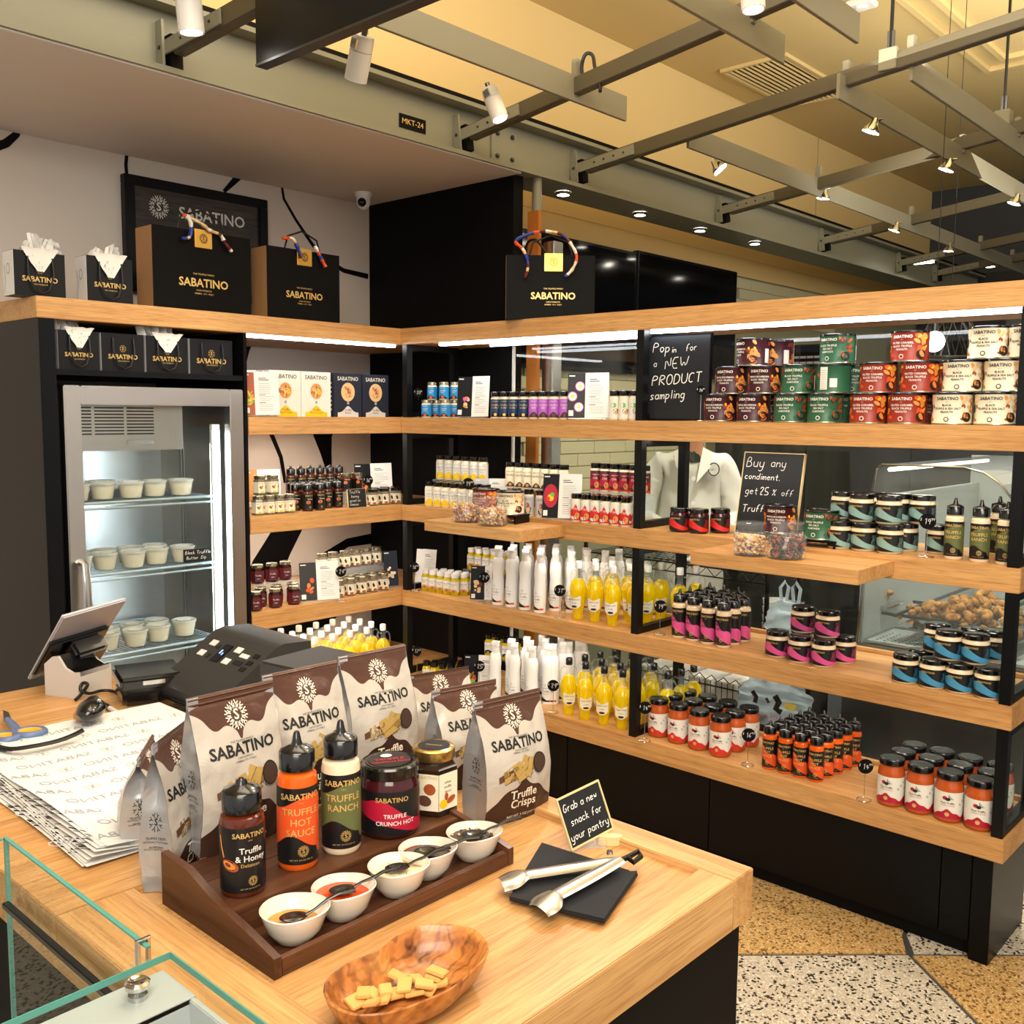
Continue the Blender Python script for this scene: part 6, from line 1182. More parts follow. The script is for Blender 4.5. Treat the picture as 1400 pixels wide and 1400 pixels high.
def crumple(t, w_, h, d_, rr, up=.05):
    g = MB()
    for k in range(6):
        cx_ = rr.uniform(-.38, .38)*w_; cy_2 = d_*rr.uniform(.3, .8); a0 = rr.uniform(-.8, .8); wd = w_*rr.uniform(.22, .36); hh_ = up*rr.uniform(.55, 1.15)
        def fn(u, v, cx_=cx_, cy_2=cy_2, a0=a0, wd=wd, hh_=hh_, k=k):
            x = cx_+(u-.5)*wd*(1.25-.5*v)+a0*hh_*v*.7; n1 = noise.noise(Vector((u*5+k*7, v*5, k))); return (x+.006*n1, cy_2+(.018*n1+.012*math.sin(u*9+k)), h-.012+v*(hh_+.012)*(1-.35*abs(u-.5)*(k % 3))+.006*n1)
        g.grid(fn, 6, 4, 'paper', False)
    def dn(u, v): n1 = noise.noise(Vector((u*6, v*6, 3))); return ((u-.5)*w_*(.75-.62*v)+.004*n1, -.0035-.004*v+.003*n1-(.004 if v < .1 else 0), h+.010-v*h*.52+.004*n1)
    g.grid(lambda u, v: dn(1-u, v), 8, 8, 'paper', False)
    L = Lab()
    for k in range(6): a, b = rr.uniform(.2, .8), rr.uniform(.1, .8); L.stroke([(a, b), (a+.08, b+.05), (a+.02, b+.12)], .02, 'ink_grey', .0006)
    L.put(g, lambda s, hh2, d: (lambda q: (q[0], q[1]-.001-d, q[2]))(dn(max(0, min(1, 1-s)), max(0, min(1, hh2)))))
    g.part('tissue_paper', t)
for i, (px0, px1, pt, w2) in enumerate(((19.5, 89, 349, 1), (119, 181, 356, 2))):
    p0, p1 = at(px0, 380, 'x', -.03), at(px1, 380, 'x', -.03); hh = at(px1, pt, 'x', -.03).z-zt
    small_bag((-.03, (p0.y+p1.y)/2, zt), R(90), (p1-p0).length, hh, .08, 'small black gift bag with white tissue on shelf top, %s' % ('leftmost' if i == 0 else 'beside large black bag'), True, 5+i)
for i, (px0, px1) in enumerate(((79, 136), (138, 197), (199, 257), (259, 318))):
    p0, p1 = at(px0, 480, 'x', -.03), at(px1, 480, 'x', -.03)
    small_bag((-.03, (p0.y+p1.y)/2, 1.5483), R(90), (p1-p0).length-.003, .118, .07, 'small black gift bag in niche above fridge, %s from left' % ORD[i], i in (0, 2), 9+i, 'paper_grey', 'gift bags in the niche above the fridge')
# framed logo sign on the white wall
p0, p1 = at(170, 235, 'x', -.58), at(366, 268, 'x', -.58); z0 = 1.87; z1 = (p0.z+p1.z)/2-.01; w_ = p1.y-p0.y; h = z1-z0
t = empty('framed_sign', 'dark framed brand sign with silver round emblem hanging on white wall', 'sign', (-.58, p0.y, z0), R(90))
g = MB()
for a_ in ((0, w_, 0, .035), (0, w_, h-.035, h), (0, .04, .035, h-.035), (w_-.04, w_, .035, h-.035)): g.box(a_[0], a_[1], 0, .035, a_[2], a_[3], 'black_lacquer', bev=.002)
g.part('frame', t); mat('slate', '2a2522', .35); m = MATS['slate']; nz = tex_noise(m, (1, 1, 8), 9, 4); m.node_tree.links.new(ramp(m, nz.outputs[0], [(.3, '17130f'), (.7, '3d352e')]).outputs[0], m.node_tree.nodes['Principled BSDF'].inputs['Base Color'])
MB().box(.04, w_-.04, .012, .02, .035, h-.035, 'slate').part('backing', t)
g = MB(); L = Lab().text('SABATINO', .061, w_*.595, h*.745, 'silver_print', .0, .015).logo(w_*.225, h*.765, .044, 'silver_print', .0, 2); L.put(g, lambda s, hh_, d: (s, .0115-d, hh_)); g.part('silver_lettering', t)
# ================================================================== SERVICE COUNTER
ZC, ZI = .870, .860
kx0, kx1, ky0, ky1 = .985, 2.434, -2.185, -1.547
ix0, ix1, iy0, iy1 = 1.93, 2.386, -2.095, -1.594
CO = empty('service_counter', 'oak-topped black counter with recessed display well in the foreground', 'counter', (0, 0, 0))
ct = 'oak_x'
def cbx(nm, *a, mt='oak_x', **k): return MB().box(*a, mt, bev=k.get('bev', .0012)).part(nm, CO)
cbx('worktop', kx0, ix0, ky0, ky1, ZC-.064, ZC, mt='oak_y'); cbx('top_rail', ix0, kx1, iy1, ky1, ZC-.064, ZC); cbx('top_rail', ix0, kx1, ky0, iy0, ZC-.064, ZC)
cbx('top_rail', ix1, kx1, iy0, iy1, ZC-.064, ZC, mt='oak_y'); cbx('recessed_top', ix0, ix1, iy0, iy1, ZC-.05, ZI, bev=0, mt='oak_y')
MB().box(kx0+.01, kx1-.010, ky0+.01, ky1-.012, 0, ZC-.064, 'black_matt', bev=.001).part('cabinet_body', CO)
# ---- glass display cases at the lower left
yg = -2.200
GC = empty('glass_display_case', 'green-edged glass display case at lower left corner', 'display case', (1.84, yg, .70))
def G(nm, mb, lb=None): return mb.part(nm, GC, lb)
X = lambda x: x-1.84
zt_ = .938-.70
def pane(x0, x1, y0, y1, z0, z1):
    g = MB().box(x0, x1, y0, y1, z0, z1, 'pane_glass'); return g
G('back_pane', pane(0, .337, -.004, 0, 0, zt_)); G('green_glass_edge', MB().box(0, .337, -.0042, .0002, zt_-.0015, zt_+.0006, 'green_edge')); G('side_pane', pane(0, .006, -.9, -.006, 0, zt_)); G('green_glass_edge', MB().box(-.0002, .0042, -.9, -.006, zt_-.0015, zt_+.0006, 'green_edge').box(0, .004, -.0042, 0.0004, 0, zt_, 'green_edge'))
G('inner_rail', MB().box(.02, .31, -.016, -.008, .165, .172, 'dark_steel', bev=.001)); G('steel_floor', MB().box(.0, .33, -.9, -.012, -.06, -.05, 'steel_pale'))
sl = MB().box(-.03, .03, -.004, .004, 0, .003, 'steel_pale', bev=.0012).mesh('embossed_slot')
for i in range(4):
    for j in range(3): o = link('embossed_slot', sl, GC); o.location = (.06+.075*i, -.06-.06*j, -.05)
G('dark_liner', MB().box(.005, .20, -.9, -.35, -.045, -.03, 'charcoal')); G('corner_clamp', MB().box(.024, .040, -.10, -.086, .0, .03, 'chrome', bev=.002).cyl((.032, -.11, .03), (.032, -.075, .03), .006, 'chrome', 12))
G('edge_clip', MB().tube([(.326, .003, zt_-.02), (.326, .003, zt_+.003), (.326, -.007, zt_+.003), (.326, -.007, zt_-.02)], .003, 'chrome', 6))
# near case: steel channel frame with a glass top
zt2 = .943-.70; x1_ = .428
G('steel_channel', MB().box(x1_, x1_+.006, -.9, -.01, zt2-.06, zt2-.008, 'steel_pale').box(x1_-.05, x1_+.006, -.9, -.01, zt2-.012, zt2-.007, 'steel_pale').box(x1_, 1.3, -.016, -.010, zt2-.06, zt2-.008, 'steel_pale', bev=.001))
G('glass_top', MB().box(x1_-.055, 1.3, -.9, .0, zt2-.003, zt2+.003, 'pane_glass')); G('green_glass_edge', MB().box(x1_-.055, 1.3, -.0003, .0010, zt2-.003, zt2+.0032, 'green_edge').box(x1_-.056, x1_-.0548, -.9, 0, zt2-.003, zt2+.0032, 'green_edge'))
G('back_pane', pane(x1_+.0, 1.3, .002-.006, .002, 0, zt2-.003)); G('disc_fastener', MB().lathe([(.010, zt2+.003), (.0105, zt2+.007), (.008, zt2+.009), (.006, zt2+.008), (0, zt2+.008)], 'chrome', 24, Matrix.Translation((x1_-.026, -.045, 0))).lathe([(.008, zt2-.02), (.008, zt2-.003)], 'chrome', 20, Matrix.Translation((x1_-.026, -.045, 0))))
G('inner_tray', MB().box(x1_+.03, 1.3, -.9, -.03, .02, .03, 'steel_pale').box(x1_+.03, x1_+.036, -.9, -.03, .03, .10, 'steel_pale')); G('case_base', MB().box(-.02, 1.3, -.95, .0, -.70, -.06, 'black_matt'))
# ---- walnut riser tray
TX0, TX1, TY0, TY1 = 1.972, 2.197, -2.082, -1.728
RT_ = empty('riser_tray', 'stepped dark walnut riser tray holding bottles and dipping bowls', 'tray', (TX0, TY0, ZI+.0003)); tw_, tl_ = TX1-TX0, TY1-TY0
sp = [(tw_, 0, 0), (0, 0, 0), (0, 0, .062), (.055, 0, .060), (.095, 0, .048), (.125, 0, .040), (.165, 0, .034), (tw_, 0, .022)]
for y in (0, tl_-.009): MB().prism([(p[0], y, p[2]) for p in sp], (0, .009, 0), 'walnut_x').part('side_board', RT_)
MB().box(.0, tw_-.010, .009, tl_-.009, 0, .006, 'walnut_y').part('bottom_board', RT_); MB().box(tw_-.010, tw_, .009, tl_-.009, 0, .018, 'walnut_y', bev=.001).part('front_board', RT_)
MB().box(.055, .135, .009, tl_-.009, .030, .036, 'walnut_y', bev=.0008).part('step_shelf', RT_); MB().box(.129, .135, .009, tl_-.009, .006, .030, 'walnut_y').part('step_riser', RT_); MB().box(.0, .055, .009, tl_-.009, .030, .036, 'walnut_y').part('step_shelf', RT_)
ZT1, ZT2 = ZI+.0066, ZI+.0366
# bottles and jars standing on the step
def onT(px, py, z, r): return on(px, py, z, r)
for k, px, py, r, rz, lb in (('honey', 333, 1228, .0245, 1.35, 'dark honey squeeze bottle at left end of walnut tray'), ('hot', 408, 1191, .0235, 1.12, 'orange truffle hot sauce squeeze bottle on walnut tray'), ('ranch', 467, 1169, .0235, 1.05, 'olive-labelled truffle ranch squeeze bottle on walnut tray'),
                             ('crunch', 533, 1149, .0375, 1.05, 'dark crunch jar with red lid print on walnut tray'), ('whitejar', 593, 1117, .03, .5, 'hexagonal gold-lidded white truffle sauce jar on walnut tray')):
    p = onT(px, py, ZT2, r); place(k, (p.x, p.y, ZT2), rz, lb)
# dipping bowls with sauces and black spoons
mat('sauce_gold', 'b97a10', .1, coat=.5); mat('sauce_orange', 'c23e08', .2, coat=.4); mat('sauce_cream', 'e6dcae', .3); mat('sauce_dark', '330a05', .15, coat=.5); mat('sauce_truffle', '4a3e3a', .5); mat('oil_red', 'a83208', .15)
def bowl(px0, px1, pyt, pyb, base, sauce, lb, spoon, seed=1, rim=.034):
    a, b = at(px0, (pyt+pyb)/2, 'z', ZT1+rim), at(px1, (pyt+pyb)/2, 'z', ZT1+rim); c = (a+b)/2; r = (b-a).length/2*.96; z0 = ZT1
    c.x = min(c.x, TX1-.012-.027)
    t = empty('dipping_bowl', lb, 'bowl', (c.x, c.y, z0), R(20), 'white dipping bowls'); lobe = lambda a_: 1+.10*max(0, math.cos(a_-.3))**4
    pr = [(r*.45, 0), (r*.55, .002), (r*.80, .014), (r*.96, rim-.004), (r, rim), (r*.97, rim+.001), (r*.93, rim-.003), (r*.78, .016), (r*.5, .006), (0, .005)]
    n = 36; g = MB(); vs = []
    for i in range(n):
        a_ = 2*math.pi*i/n; k_ = lobe(a_)
        for q, (rr_, zz) in enumerate(pr): vs.append((rr_*(1+(k_-1)*min(1, zz/rim))*math.cos(a_), rr_*.94*(1+(k_-1)*min(1, zz/rim))*math.sin(a_), zz+(.004*max(0, math.cos(a_-.3)) if zz > rim*.8 else 0)))
    m_ = len(pr); fs = [(i*m_+j, ((i+1) % n)*m_+j, ((i+1) % n)*m_+j+1, i*m_+j+1) for i in range(n) for j in range(m_-1)]; g.add(vs, fs, 'ceramic', True); g.add([vs[i*m_] for i in range(n)], [tuple(reversed(range(n)))], 'ceramic'); g.part('bowl', t)
    zs = .0255; rs = r*.90; rr = random.Random(seed)
    if sauce == 'sauce_gold': zs, rs = .019, r*.80
    g = MB(); g.grid(lambda u, v: (v*rs*math.cos(6.2832*u), v*rs*.93*math.sin(6.2832*u), zs+(.0015 if sauce in ('sauce_truffle', 'sauce_cream') else .0004)*noise.noise(Vector((v*math.cos(6.2832*u)*5, v*math.sin(6.2832*u)*5, seed)))), 40, 8, sauce)
    if sauce == 'sauce_dark': g.lathe([(rs*.93, zs+.0003), (rs*1.0, zs+.001)], 'oil_red', 30, None, True, (False, False))
    if sauce == 'sauce_truffle':
        for q in range(60): a_ = rr.uniform(0, 6.28); e = rs*math.sqrt(rr.random())*.9; g.ball((e*math.cos(a_), e*math.sin(a_), zs+.001), rr.uniform(.001, .0025), rr.choice(('truffle', 'sauce_truffle', 'nut_pale')), 6)
    if sauce == 'sauce_cream':
        for q in range(10): g.ball((rs*rr.uniform(-.6, .6), rs*rr.uniform(-.6, .6), zs+.0012), .0007, 'lb_forest', 6)
    g.part('sauce', t)
    # spoon: oval bowl in the sauce, handle rising over the rim
    s0, hand_, lb2 = spoon; sp_ = empty('sample_spoon', lb2, 'spoon', (c.x, c.y, z0), hand_, 'black plastic spoons')
    g = MB(); g.lathe([(0, -.003), (.006, -.0025), (.0105, .0), (.0112, .001), (.0098, .001), (.005, -.001), (0, -.0015)], 'black_plastic', 20, Matrix.Translation((.0, 0, zs+.005)) @ Matrix.Diagonal((1.35, 1, 1, 1)), True, (False, False)); g.part('spoon_bowl', sp_)
    MB().tube([(.013, 0, zs+.006), (.022, 0, zs+.010), (r*.98, 0, rim+.004), (r+.012, 0, rim+.009), (r+.030, 0, rim+.010)], .002, 'black_plastic', 8, rs=[.0022, .0018, .0022, .0028, .0032], flat=.7).part('spoon_handle', sp_)
for a in ((352, 450, 1218, 1266, 1287, 'sauce_gold', 'white bowl with golden honey, nearest the front left corner of tray', (0, R(62), 'black spoon in the golden honey bowl'), 1),
          (423, 513, 1190, 1235, 1250, 'sauce_orange', 'white bowl of bright orange hot sauce, second from left', (0, R(66), 'black spoon in the bright orange sauce bowl'), 2),
          (507, 594, 1165, 1207, 1226, 'sauce_cream', 'white bowl of creamy ranch dip, middle of the five', (0, R(66), 'black spoon in the creamy ranch dip bowl'), 3),
          (542, 624, 1140, 1180, 1195, 'sauce_dark', 'white bowl of dark red crunch oil, fourth from left', (0, R(52), 'black spoon in the dark red oil bowl'), 4),
          (608, 686, 1117, 1158, 1171, 'sauce_truffle', 'white bowl of grey-black truffle spread, at right end of tray', (0, R(62), 'black spoon in the truffle spread bowl'), 5)):
    bowl(*a)
# ---- crisps bags
m = mat('bag_front', 'bdb4a8', .34, metal=.2); n, l = nodes(m); uvn = n.new('ShaderNodeUVMap'); uvn.uv_map = 'UVMap'; sx = n.new('ShaderNodeSeparateXYZ'); l.new(uvn.outputs[0], sx.inputs[0])
def fcurve(pts):
    c = n.new('ShaderNodeFloatCurve'); cv_ = c.mapping.curves[0]
    while len(cv_.points) < len(pts): cv_.points.new(.5, .5)
    for i, p in enumerate(pts): cv_.points[i].location = p
    c.mapping.update(); l.new(sx.outputs[0], c.inputs['Value']); return c.outputs[0]
def mth(op, a, b): q = n.new('ShaderNodeMath'); q.operation = op; l.new(a, q.inputs[0]); l.new(b, q.inputs[1]) if hasattr(b, 'links') else setattr(q.inputs[1], 'default_value', b); return q.outputs[0]
top_c = fcurve([(0, .90), (.10, .86), (.22, .775), (.38, .79), (.46, .75), (.5, .70), (.54, .75), (.62, .79), (.78, .775), (.90, .86), (1, .90)])
bot_c = fcurve([(0, .13), (.12, .19), (.25, .275), (.38, .30), (.46, .345), (.5, .385), (.54, .345), (.62, .30), (.75, .275), (.88, .19), (1, .13)])
f1 = mth('GREATER_THAN', sx.outputs[1], top_c); f2 = mth('LESS_THAN', sx.outputs[1], bot_c)
x = mixc(m, f1, hx('bdb4a8'), hx('523529')); x = mixc(m, f2, x, hx('3b261e')); l.new(x, n['Principled BSDF'].inputs['Base Color'])
nz = tex_noise(m, (1, 1, 1), 26, 3, .55, .6); bump(m, nz.outputs[0], .55, .004)
m = mat('bag_silver', 'a9a9aa', .28, metal=.5); nz = tex_noise(m, (1, 1, 1), 22, 3, .5, .8); bump(m, nz.outputs[0], .6, .005)
mat('bag_brown', '5d3d30', .35, metal=.2)
BH, BW, BD = .205, .118, .062
def bagsurf(seed, W, H, D):
    def half(v): return D/2*(1 if v < .10 else max(.0, 1-((v-.10)/.86)**2.6))*(.88+.3*math.sin(min(1, v/.9)*math.pi)) if v < .94 else .0006
    def front(s, h, d, sign=-1):
        v = max(0, min(1, h/H)); u = max(-1, min(1, s/(W/2))); hd = max(.0006, half(v)); bul = hd*(.80+.34*(1-u*u))
        nn = noise.noise(Vector((s*30+seed, h*22, seed)))*.0032*min(1, hd/.01) + noise.noise(Vector((s*70+seed, h*50, 5)))*.0012*min(1, hd/.01)
        fold = .0016*math.sin(h*900)*(1 if v > .93 else 0)
        return (s*(1-.03*math.sin(v*math.pi)), sign*(bul+nn+(d if sign < 0 else 0))+fold, h)
    return front, half
def crisp_bag(p, rz, lb, seed, W=BW, H=BH, D=BD, tilt=(0, 0), sc=1.0):
    fr, half = bagsurf(seed, W, H, D); t = empty('crisps_bag', lb, 'bag', p, rz, 'brown and silver bags of truffle crisps'); t.rotation_euler = (tilt[0], tilt[1], rz); t.scale = (sc,)*3
    g = MB().grid(lambda u, v: fr((u-.5)*W, v*H, 0), 34, 60, 'bag_front', True, lambda u, v: (u, v)); g.part('front_panel', t, 'silver-cream front with brown top and foot')
    g = MB().grid(lambda u, v: fr((.5-u)*W, v*H, 0, 1), 16, 30, 'bag_silver'); g.part('back_panel', t)
    for sgn in (-1, 1):
        def side(u, v, sgn=sgn):
            a = fr(sgn*W/2, v*H, 0); b = fr(sgn*W/2, v*H, 0, 1); y = a[1]+(b[1]-a[1])*u; pinch = (1-abs(2*u-1))*(.004+.022*max(0, v-.55)/.45)*(1 if v < .93 else 0)
            return (a[0]-sgn*pinch+sgn*.0005, y, v*H)
        g = MB().grid(side if sgn > 0 else (lambda u, v: side(1-u, v)), 8, 40, 'bag_silver')
        if sgn < 0:
            L = Lab().logo(0, H*.47, .012, 'ink', .0, 1); L.text('TRUFFLE CRISPS', .0042, 0, H*.36, 'ink', 0).text('ARTIFICIALLY FLAVOURED', .0030, 0, H*.335, 'ink', 0).text('INGREDIENTS', .0032, 0, H*.30, 'ink', 0).text('POTATO, OLIVE OIL, SALT', .0028, 0, H*.285, 'ink', 0)
            L.put(g, lambda s, h, d: (side(.5-s/(D*1.05), h/H)[0]-.0007-d, side(.5-s/(D*1.05), h/H)[1], h))
        g.part('side_gusset', t, 'plain silver side')
    MB().box(-W/2-.0004, W/2+.0004, -.0011, .0011, 0, .0, 'bag_brown')
    g = MB()
    for q in range(6): g.tube([(-W/2, 0, H*.935+H*.011*q), (W/2, 0, H*.935+H*.011*q)], .0011, 'bag_brown', 6)
    g.part('crimped_seal', t); g = MB()
    for q in range(6): g.tube([(-W/2-.0005, 0, H*.935+H*.011*q), (-W/2+W*.12, 0, H*.935+H*.011*q)], .0013, 'bag_silver', 6)
    g.part('seal_end', t)
    L = Lab(); L.logo(0, H*.845, .0165, 'ceramic', .0006, 2).text('THE TRUFFLE FAMILY', .0035, 0, H*.690, 'ink', .0006).text('SABATINO', .0192, 0, H*.640, 'ink', .0006, .028).text('CASA FONDATA', .0030, 0, H*.590, 'ink', .0006).text('UMBRIA 1911 ITALY', .0034, 0, H*.570, 'ink', .0006)
    mat('chip_gold', 'a98a4a', .6); mat('chip_dark', '86682c', .6)
    for q, (x, y, a_, c_) in enumerate(((-.016, .455, .3, 'chip_gold'), (.0, .47, .9, 'chip_gold'), (-.022, .43, .15, 'chip_dark'), (-.002, .435, .45, 'chip_gold'), (-.030, .405, .3, 'lb_brown'), (-.012, .405, .1, 'chip_gold'), (.006, .41, .5, 'chip_dark'), (-.022, .385, .25, 'chip_gold'), (.0, .385, .35, 'chip_gold'), (.012, .44, 1.2, 'chip_gold'))):
        c, s_ = math.cos(a_), math.sin(a_); pts = [(x+ex*c-ey*s_, H*y+ex*s_+ey*c) for ex, ey in ((-.014, -.004), (.014, -.005), (.013, .005), (-.012, .004))]; L.poly(pts, c_, .0006+.00012*q); L.stroke([pts[0], pts[1]], .0009, 'lb_brown', .0007+.00012*q)
    L.disc(.031, H*.452, .0125, .0145, 'truffle', .0022, 24).disc(.031, H*.452, .0108, .0128, 'lb_choc', .0024, 24)
    L.hand('Delizioso', .0105, -.030, H*.350, 'lb_brown', .0008, .0008, .12, .35)
    L.text('Truffle', .0175, 0, H*.235, 'ceramic', .0008, .015).text('Crisps', .0175, 0, H*.155, 'ceramic', .0008, .015).text('NET WT. 5 OZ (142 G)', .0052, 0, H*.05, 'ceramic', .0008)
    g = MB(); L.put(g, fr); g.part('printed_design', t)
    return t
def bagpos(px, py, z): return at(px, py, 'z', z)
def put_bag(pl, pr_, z, ytop, lb, seed, rzdeg, tilt=(0, 0)):
    """front lower-left / lower-right corner pixels on the surface z, height from the top pixel row"""
    a = at(*pl, 'z', z); W = BW; rz = R(rzdeg); d = Vector((math.cos(rz), math.sin(rz), 0)); nrm = Vector((math.sin(rz), -math.cos(rz), 0))
    c = a + d*W/2 - nrm*BD*.44; c.z = z+.0005; lo, hi = .12, .30
    q = at(pl[0]+8, ytop, 'z', z)
    for _ in range(30):
        m_ = (lo+hi)/2; P = c+Vector((0, 0, m_)); v = P-CAM; yy = 700-FPX*v.dot(UP)/v.dot(FW)
        if yy > ytop: lo = m_
        else: hi = m_
    return crisp_bag(c, rz, lb, seed, W, lo, BD, tilt)
put_bag((277, 1176), 0, ZT2, 942, 'crisps bag at left on tray behind the honey bottle', 1, 90)
put_bag((381, 1118), 0, ZT2, 914, 'crisps bag second on tray behind the hot sauce bottle', 12, 88, (R(-2), 0))
put_bag((483, 1078), 0, ZT2, 890, 'tallest-looking crisps bag, third from left behind the ranch bottle', 23, 86, (R(-2), 0))
put_bag((664, 1134), 0, ZI, 950, 'crisps bag standing alone right of the tray end', 34, 82)
put_bag((606, 1086), 0, ZI, 937, 'crisps bag behind the gold-lidded jar, left of the rightmost bag', 45, 79, (R(-2), 0))
put_bag((566, 1044), 0, ZI, 917, 'crisps bag farthest back, only brown top showing beside tallest bag', 56, 76)
def edge_bag(px, py, z, rzd, lb, seed, W, H, D):
    p = at(px, py, 'z', z); a_ = R(rzd); crisp_bag((p.x+math.cos(a_)*W/2, p.y+math.sin(a_)*W/2, z+.001), a_, lb, seed, W, H, D)
edge_bag(214, 1222, ZI, 128, 'crisps bag at far left seen edge-on beside tray', 67, .10, .180, .045)
edge_bag(192, 1166, ZC, 142, 'shorter crisps bag half hidden at far left behind edge-on bag', 78, .10, .12, .055)
# ---- olive-wood bowl with cracker pieces
rimpx = [(442, 1352), (450, 1335), (480, 1315), (514, 1302), (541, 1281), (571, 1266), (611, 1264), (648, 1270), (667, 1290), (665, 1308), (645, 1329), (618, 1352), (574, 1372), (531, 1386), (490, 1389), (464, 1382), (447, 1369)]
zr = ZI+.036; rim = [at(x, y, 'z', zr) for x, y in rimpx]; c = sum(rim, Vector())/len(rim)
t = empty('olive_wood_bowl', 'oblong olive-wood bowl holding broken cracker pieces', 'bowl', (c.x, c.y, ZI+.0004))
def smooth_loop(P, k=4):
    out = []; n_ = len(P)
    for i in range(n_):
        p0, p1, p2, p3 = P[i-1], P[i], P[(i+1) % n_], P[(i+2) % n_]
        for q in range(k): u = q/k; out.append(.5*((2*p1)+(-p0+p2)*u+(2*p0-5*p1+4*p2-p3)*u*u+(-p0+3*p1-3*p2+p3)*u*u*u))
    return out
lp = smooth_loop([p-c for p in rim]); n_ = len(lp); prof = [(.50, .0), (.70, .003), (.88, .014), (.97, .028), (1.0, .0355), (.985, .037), (.955, .0355), (.90, .026), (.78, .013), (.55, .0065), (.25, .006), (.0, .006)]
vs = [(p.x*f, p.y*f, z) for (f, z) in prof for p in lp]; fs = [(j*n_+i, j*n_+(i+1) % n_, (j+1)*n_+(i+1) % n_, (j+1)*n_+i) for j in range(len(prof)-1) for i in range(n_)]
g = MB().add(vs, [f for f in fs]+[tuple(reversed(range(n_)))], 'olive_wood', True); g.part('bowl', t)
mat('cracker', 'd2a35c', .8); rr = random.Random(11)
crk = [(497, 1357), (514, 1361), (527, 1353), (540, 1358), (553, 1347), (545, 1335), (566, 1357), (580, 1345), (593, 1337), (598, 1328), (585, 1352), (487, 1369), (508, 1371), (570, 1338), (522, 1368), (598, 1345)]
for i, (x, y) in enumerate(sorted(crk)):
    z = ZI+.013+.003*(i % 3); p = at(x, y, 'z', z); w1, w2 = rr.uniform(.007, .012), rr.uniform(.006, .010); g = MB().box(-w1, w1, -w2, w2, -.0018, .0018, 'cracker', bev=.0008)
    o = g.thing('cracker_piece', 'golden broken cracker piece in olive-wood bowl, %s from left' % ORD[i], 'cracker', 'cracker pieces in the olive-wood bowl', p); o.rotation_euler = (rr.uniform(-.35, .35), rr.uniform(-.35, .35), rr.uniform(0, 3))
# ---- napkins, tongs, small sign
def napkin(quad, z, k, lb, j=0):
    P = [at(x, y, 'z', z) for x, y in quad]; c = sum(P, Vector())/4; t = empty('paper_napkin', lb, 'napkin', (c.x, c.y, z), 0, 'black napkins')
    m = MB().prism([p-c for p in P], (0, 0, .0018), 'navy_paper').mesh('folded_sheet')
    for q in range(k): o = link('folded_sheet', m, t); o.location = (rr.uniform(-.0015, .0015), rr.uniform(-.0015, .0015), .0021*q); o.rotation_euler[2] = rr.uniform(-.02, .02)
mat('navy_paper', '191a20', .85)
napkin([(740, 1155), (860, 1193), (822, 1240), (700, 1222)], ZI+.0004, 2, 'lower stack of black paper napkins under the tongs'); napkin([(716, 1204), (870, 1196), (826, 1262), (696, 1232)], ZI+.0050, 3, 'upper stack of black paper napkins under the tongs')
t = empty('kitchen_tongs', 'stainless scalloped tongs with black loop lying on black napkins', 'tongs', (0, 0, 0)); zz = ZI+.018
E0 = at(845, 1178, 'z', zz); T1 = at(684, 1204, 'z', zz); T2 = at(735, 1240, 'z', zz)
def arm(A, B, nm, up):
    d = (B-A); L_ = d.length; M = Matrix.Translation(A) @ d.to_track_quat('X', 'Z').to_matrix().to_4x4()
    def fn(u, v):
        x = u*L_; wd = .009+.002*math.sin(u*3) if u < .78 else .009+.011*math.sin(min(1, (u-.78)/.22*1.15)*math.pi*.75); a = (v-.5)*2.2
        z = -.006*math.cos(a*1.2)*(1.4 if u > .8 else 1)+(.008*(u-.8)/.2 if u > .8 else 0)
        return (x, wd*math.sin(a)/math.sin(1.1), -z*up)
    g = MB().grid(fn, 48, 8, 'steel', True, None, M); return g.part(nm, t)
arm(E0, T1, 'tong_arm', 1); arm(E0+Vector((.006, -.004, .003)), T2, 'tong_arm', 1)
q0 = at(858, 1172, 'z', zz); MB().tube([E0, q0, at(873, 1164, 'z', zz), at(876, 1171, 'z', zz), at(866, 1179, 'z', zz), q0], .0035, 'rubber', 8).part('hanging_loop', t, 'black plastic loop'); MB().lathe([(.004, 0), (.004, .004), (0, .004)], 'chrome', 14, Matrix.Translation(E0+Vector((-.01, -.004, .008)))).part('rivet', t)
q = at(812, 1150, 'z', ZI); dp = (at(793, 1168, 'z', ZI)-CAM).dot(FW)
BL, BR, TL, TR = atd(782, 1164, dp-.005), atd(840, 1133, dp+.045), atd(759, 1094, dp+.002), atd(816, 1064, dp+.052)
chalkboard(TL, TR, BL, BR, 'small chalkboard reading Grab a new snack for your pantry', [('Grab a new', .145, .08, .70, 0, .0010), ('snack for', .145, .16, .42, 0, .0010), ('your pantry', .145, .07, .15, 0, .0010)], 'frame_cream', .003, .0025)
m_ = (BL+BR)/2; g = MB().box(-.016, .016, -.004, .012, 0, .010, 'clear_plastic'); g.tube([(0, 0, .005), (0, 0, m_.z-ZI)], .0015, 'clear_plastic', 6); g.thing('acrylic_sign_foot', 'clear foot holding the pantry snack chalkboard', 'stand', None, (m_.x, m_.y, ZI+.0003), R(40))
p = at(826, 1158, 'z', ZI); MB().lathe([(.012, 0), (.012, .012), (0, .012)], 'frame_cream', 20, Matrix.Diagonal((1.4, .6, 1, 1))).thing('wooden_sign_base', 'small rounded pale wooden base behind the pantry chalkboard', 'stand', None, (p.x, p.y+.012, ZI+.0003), R(40))
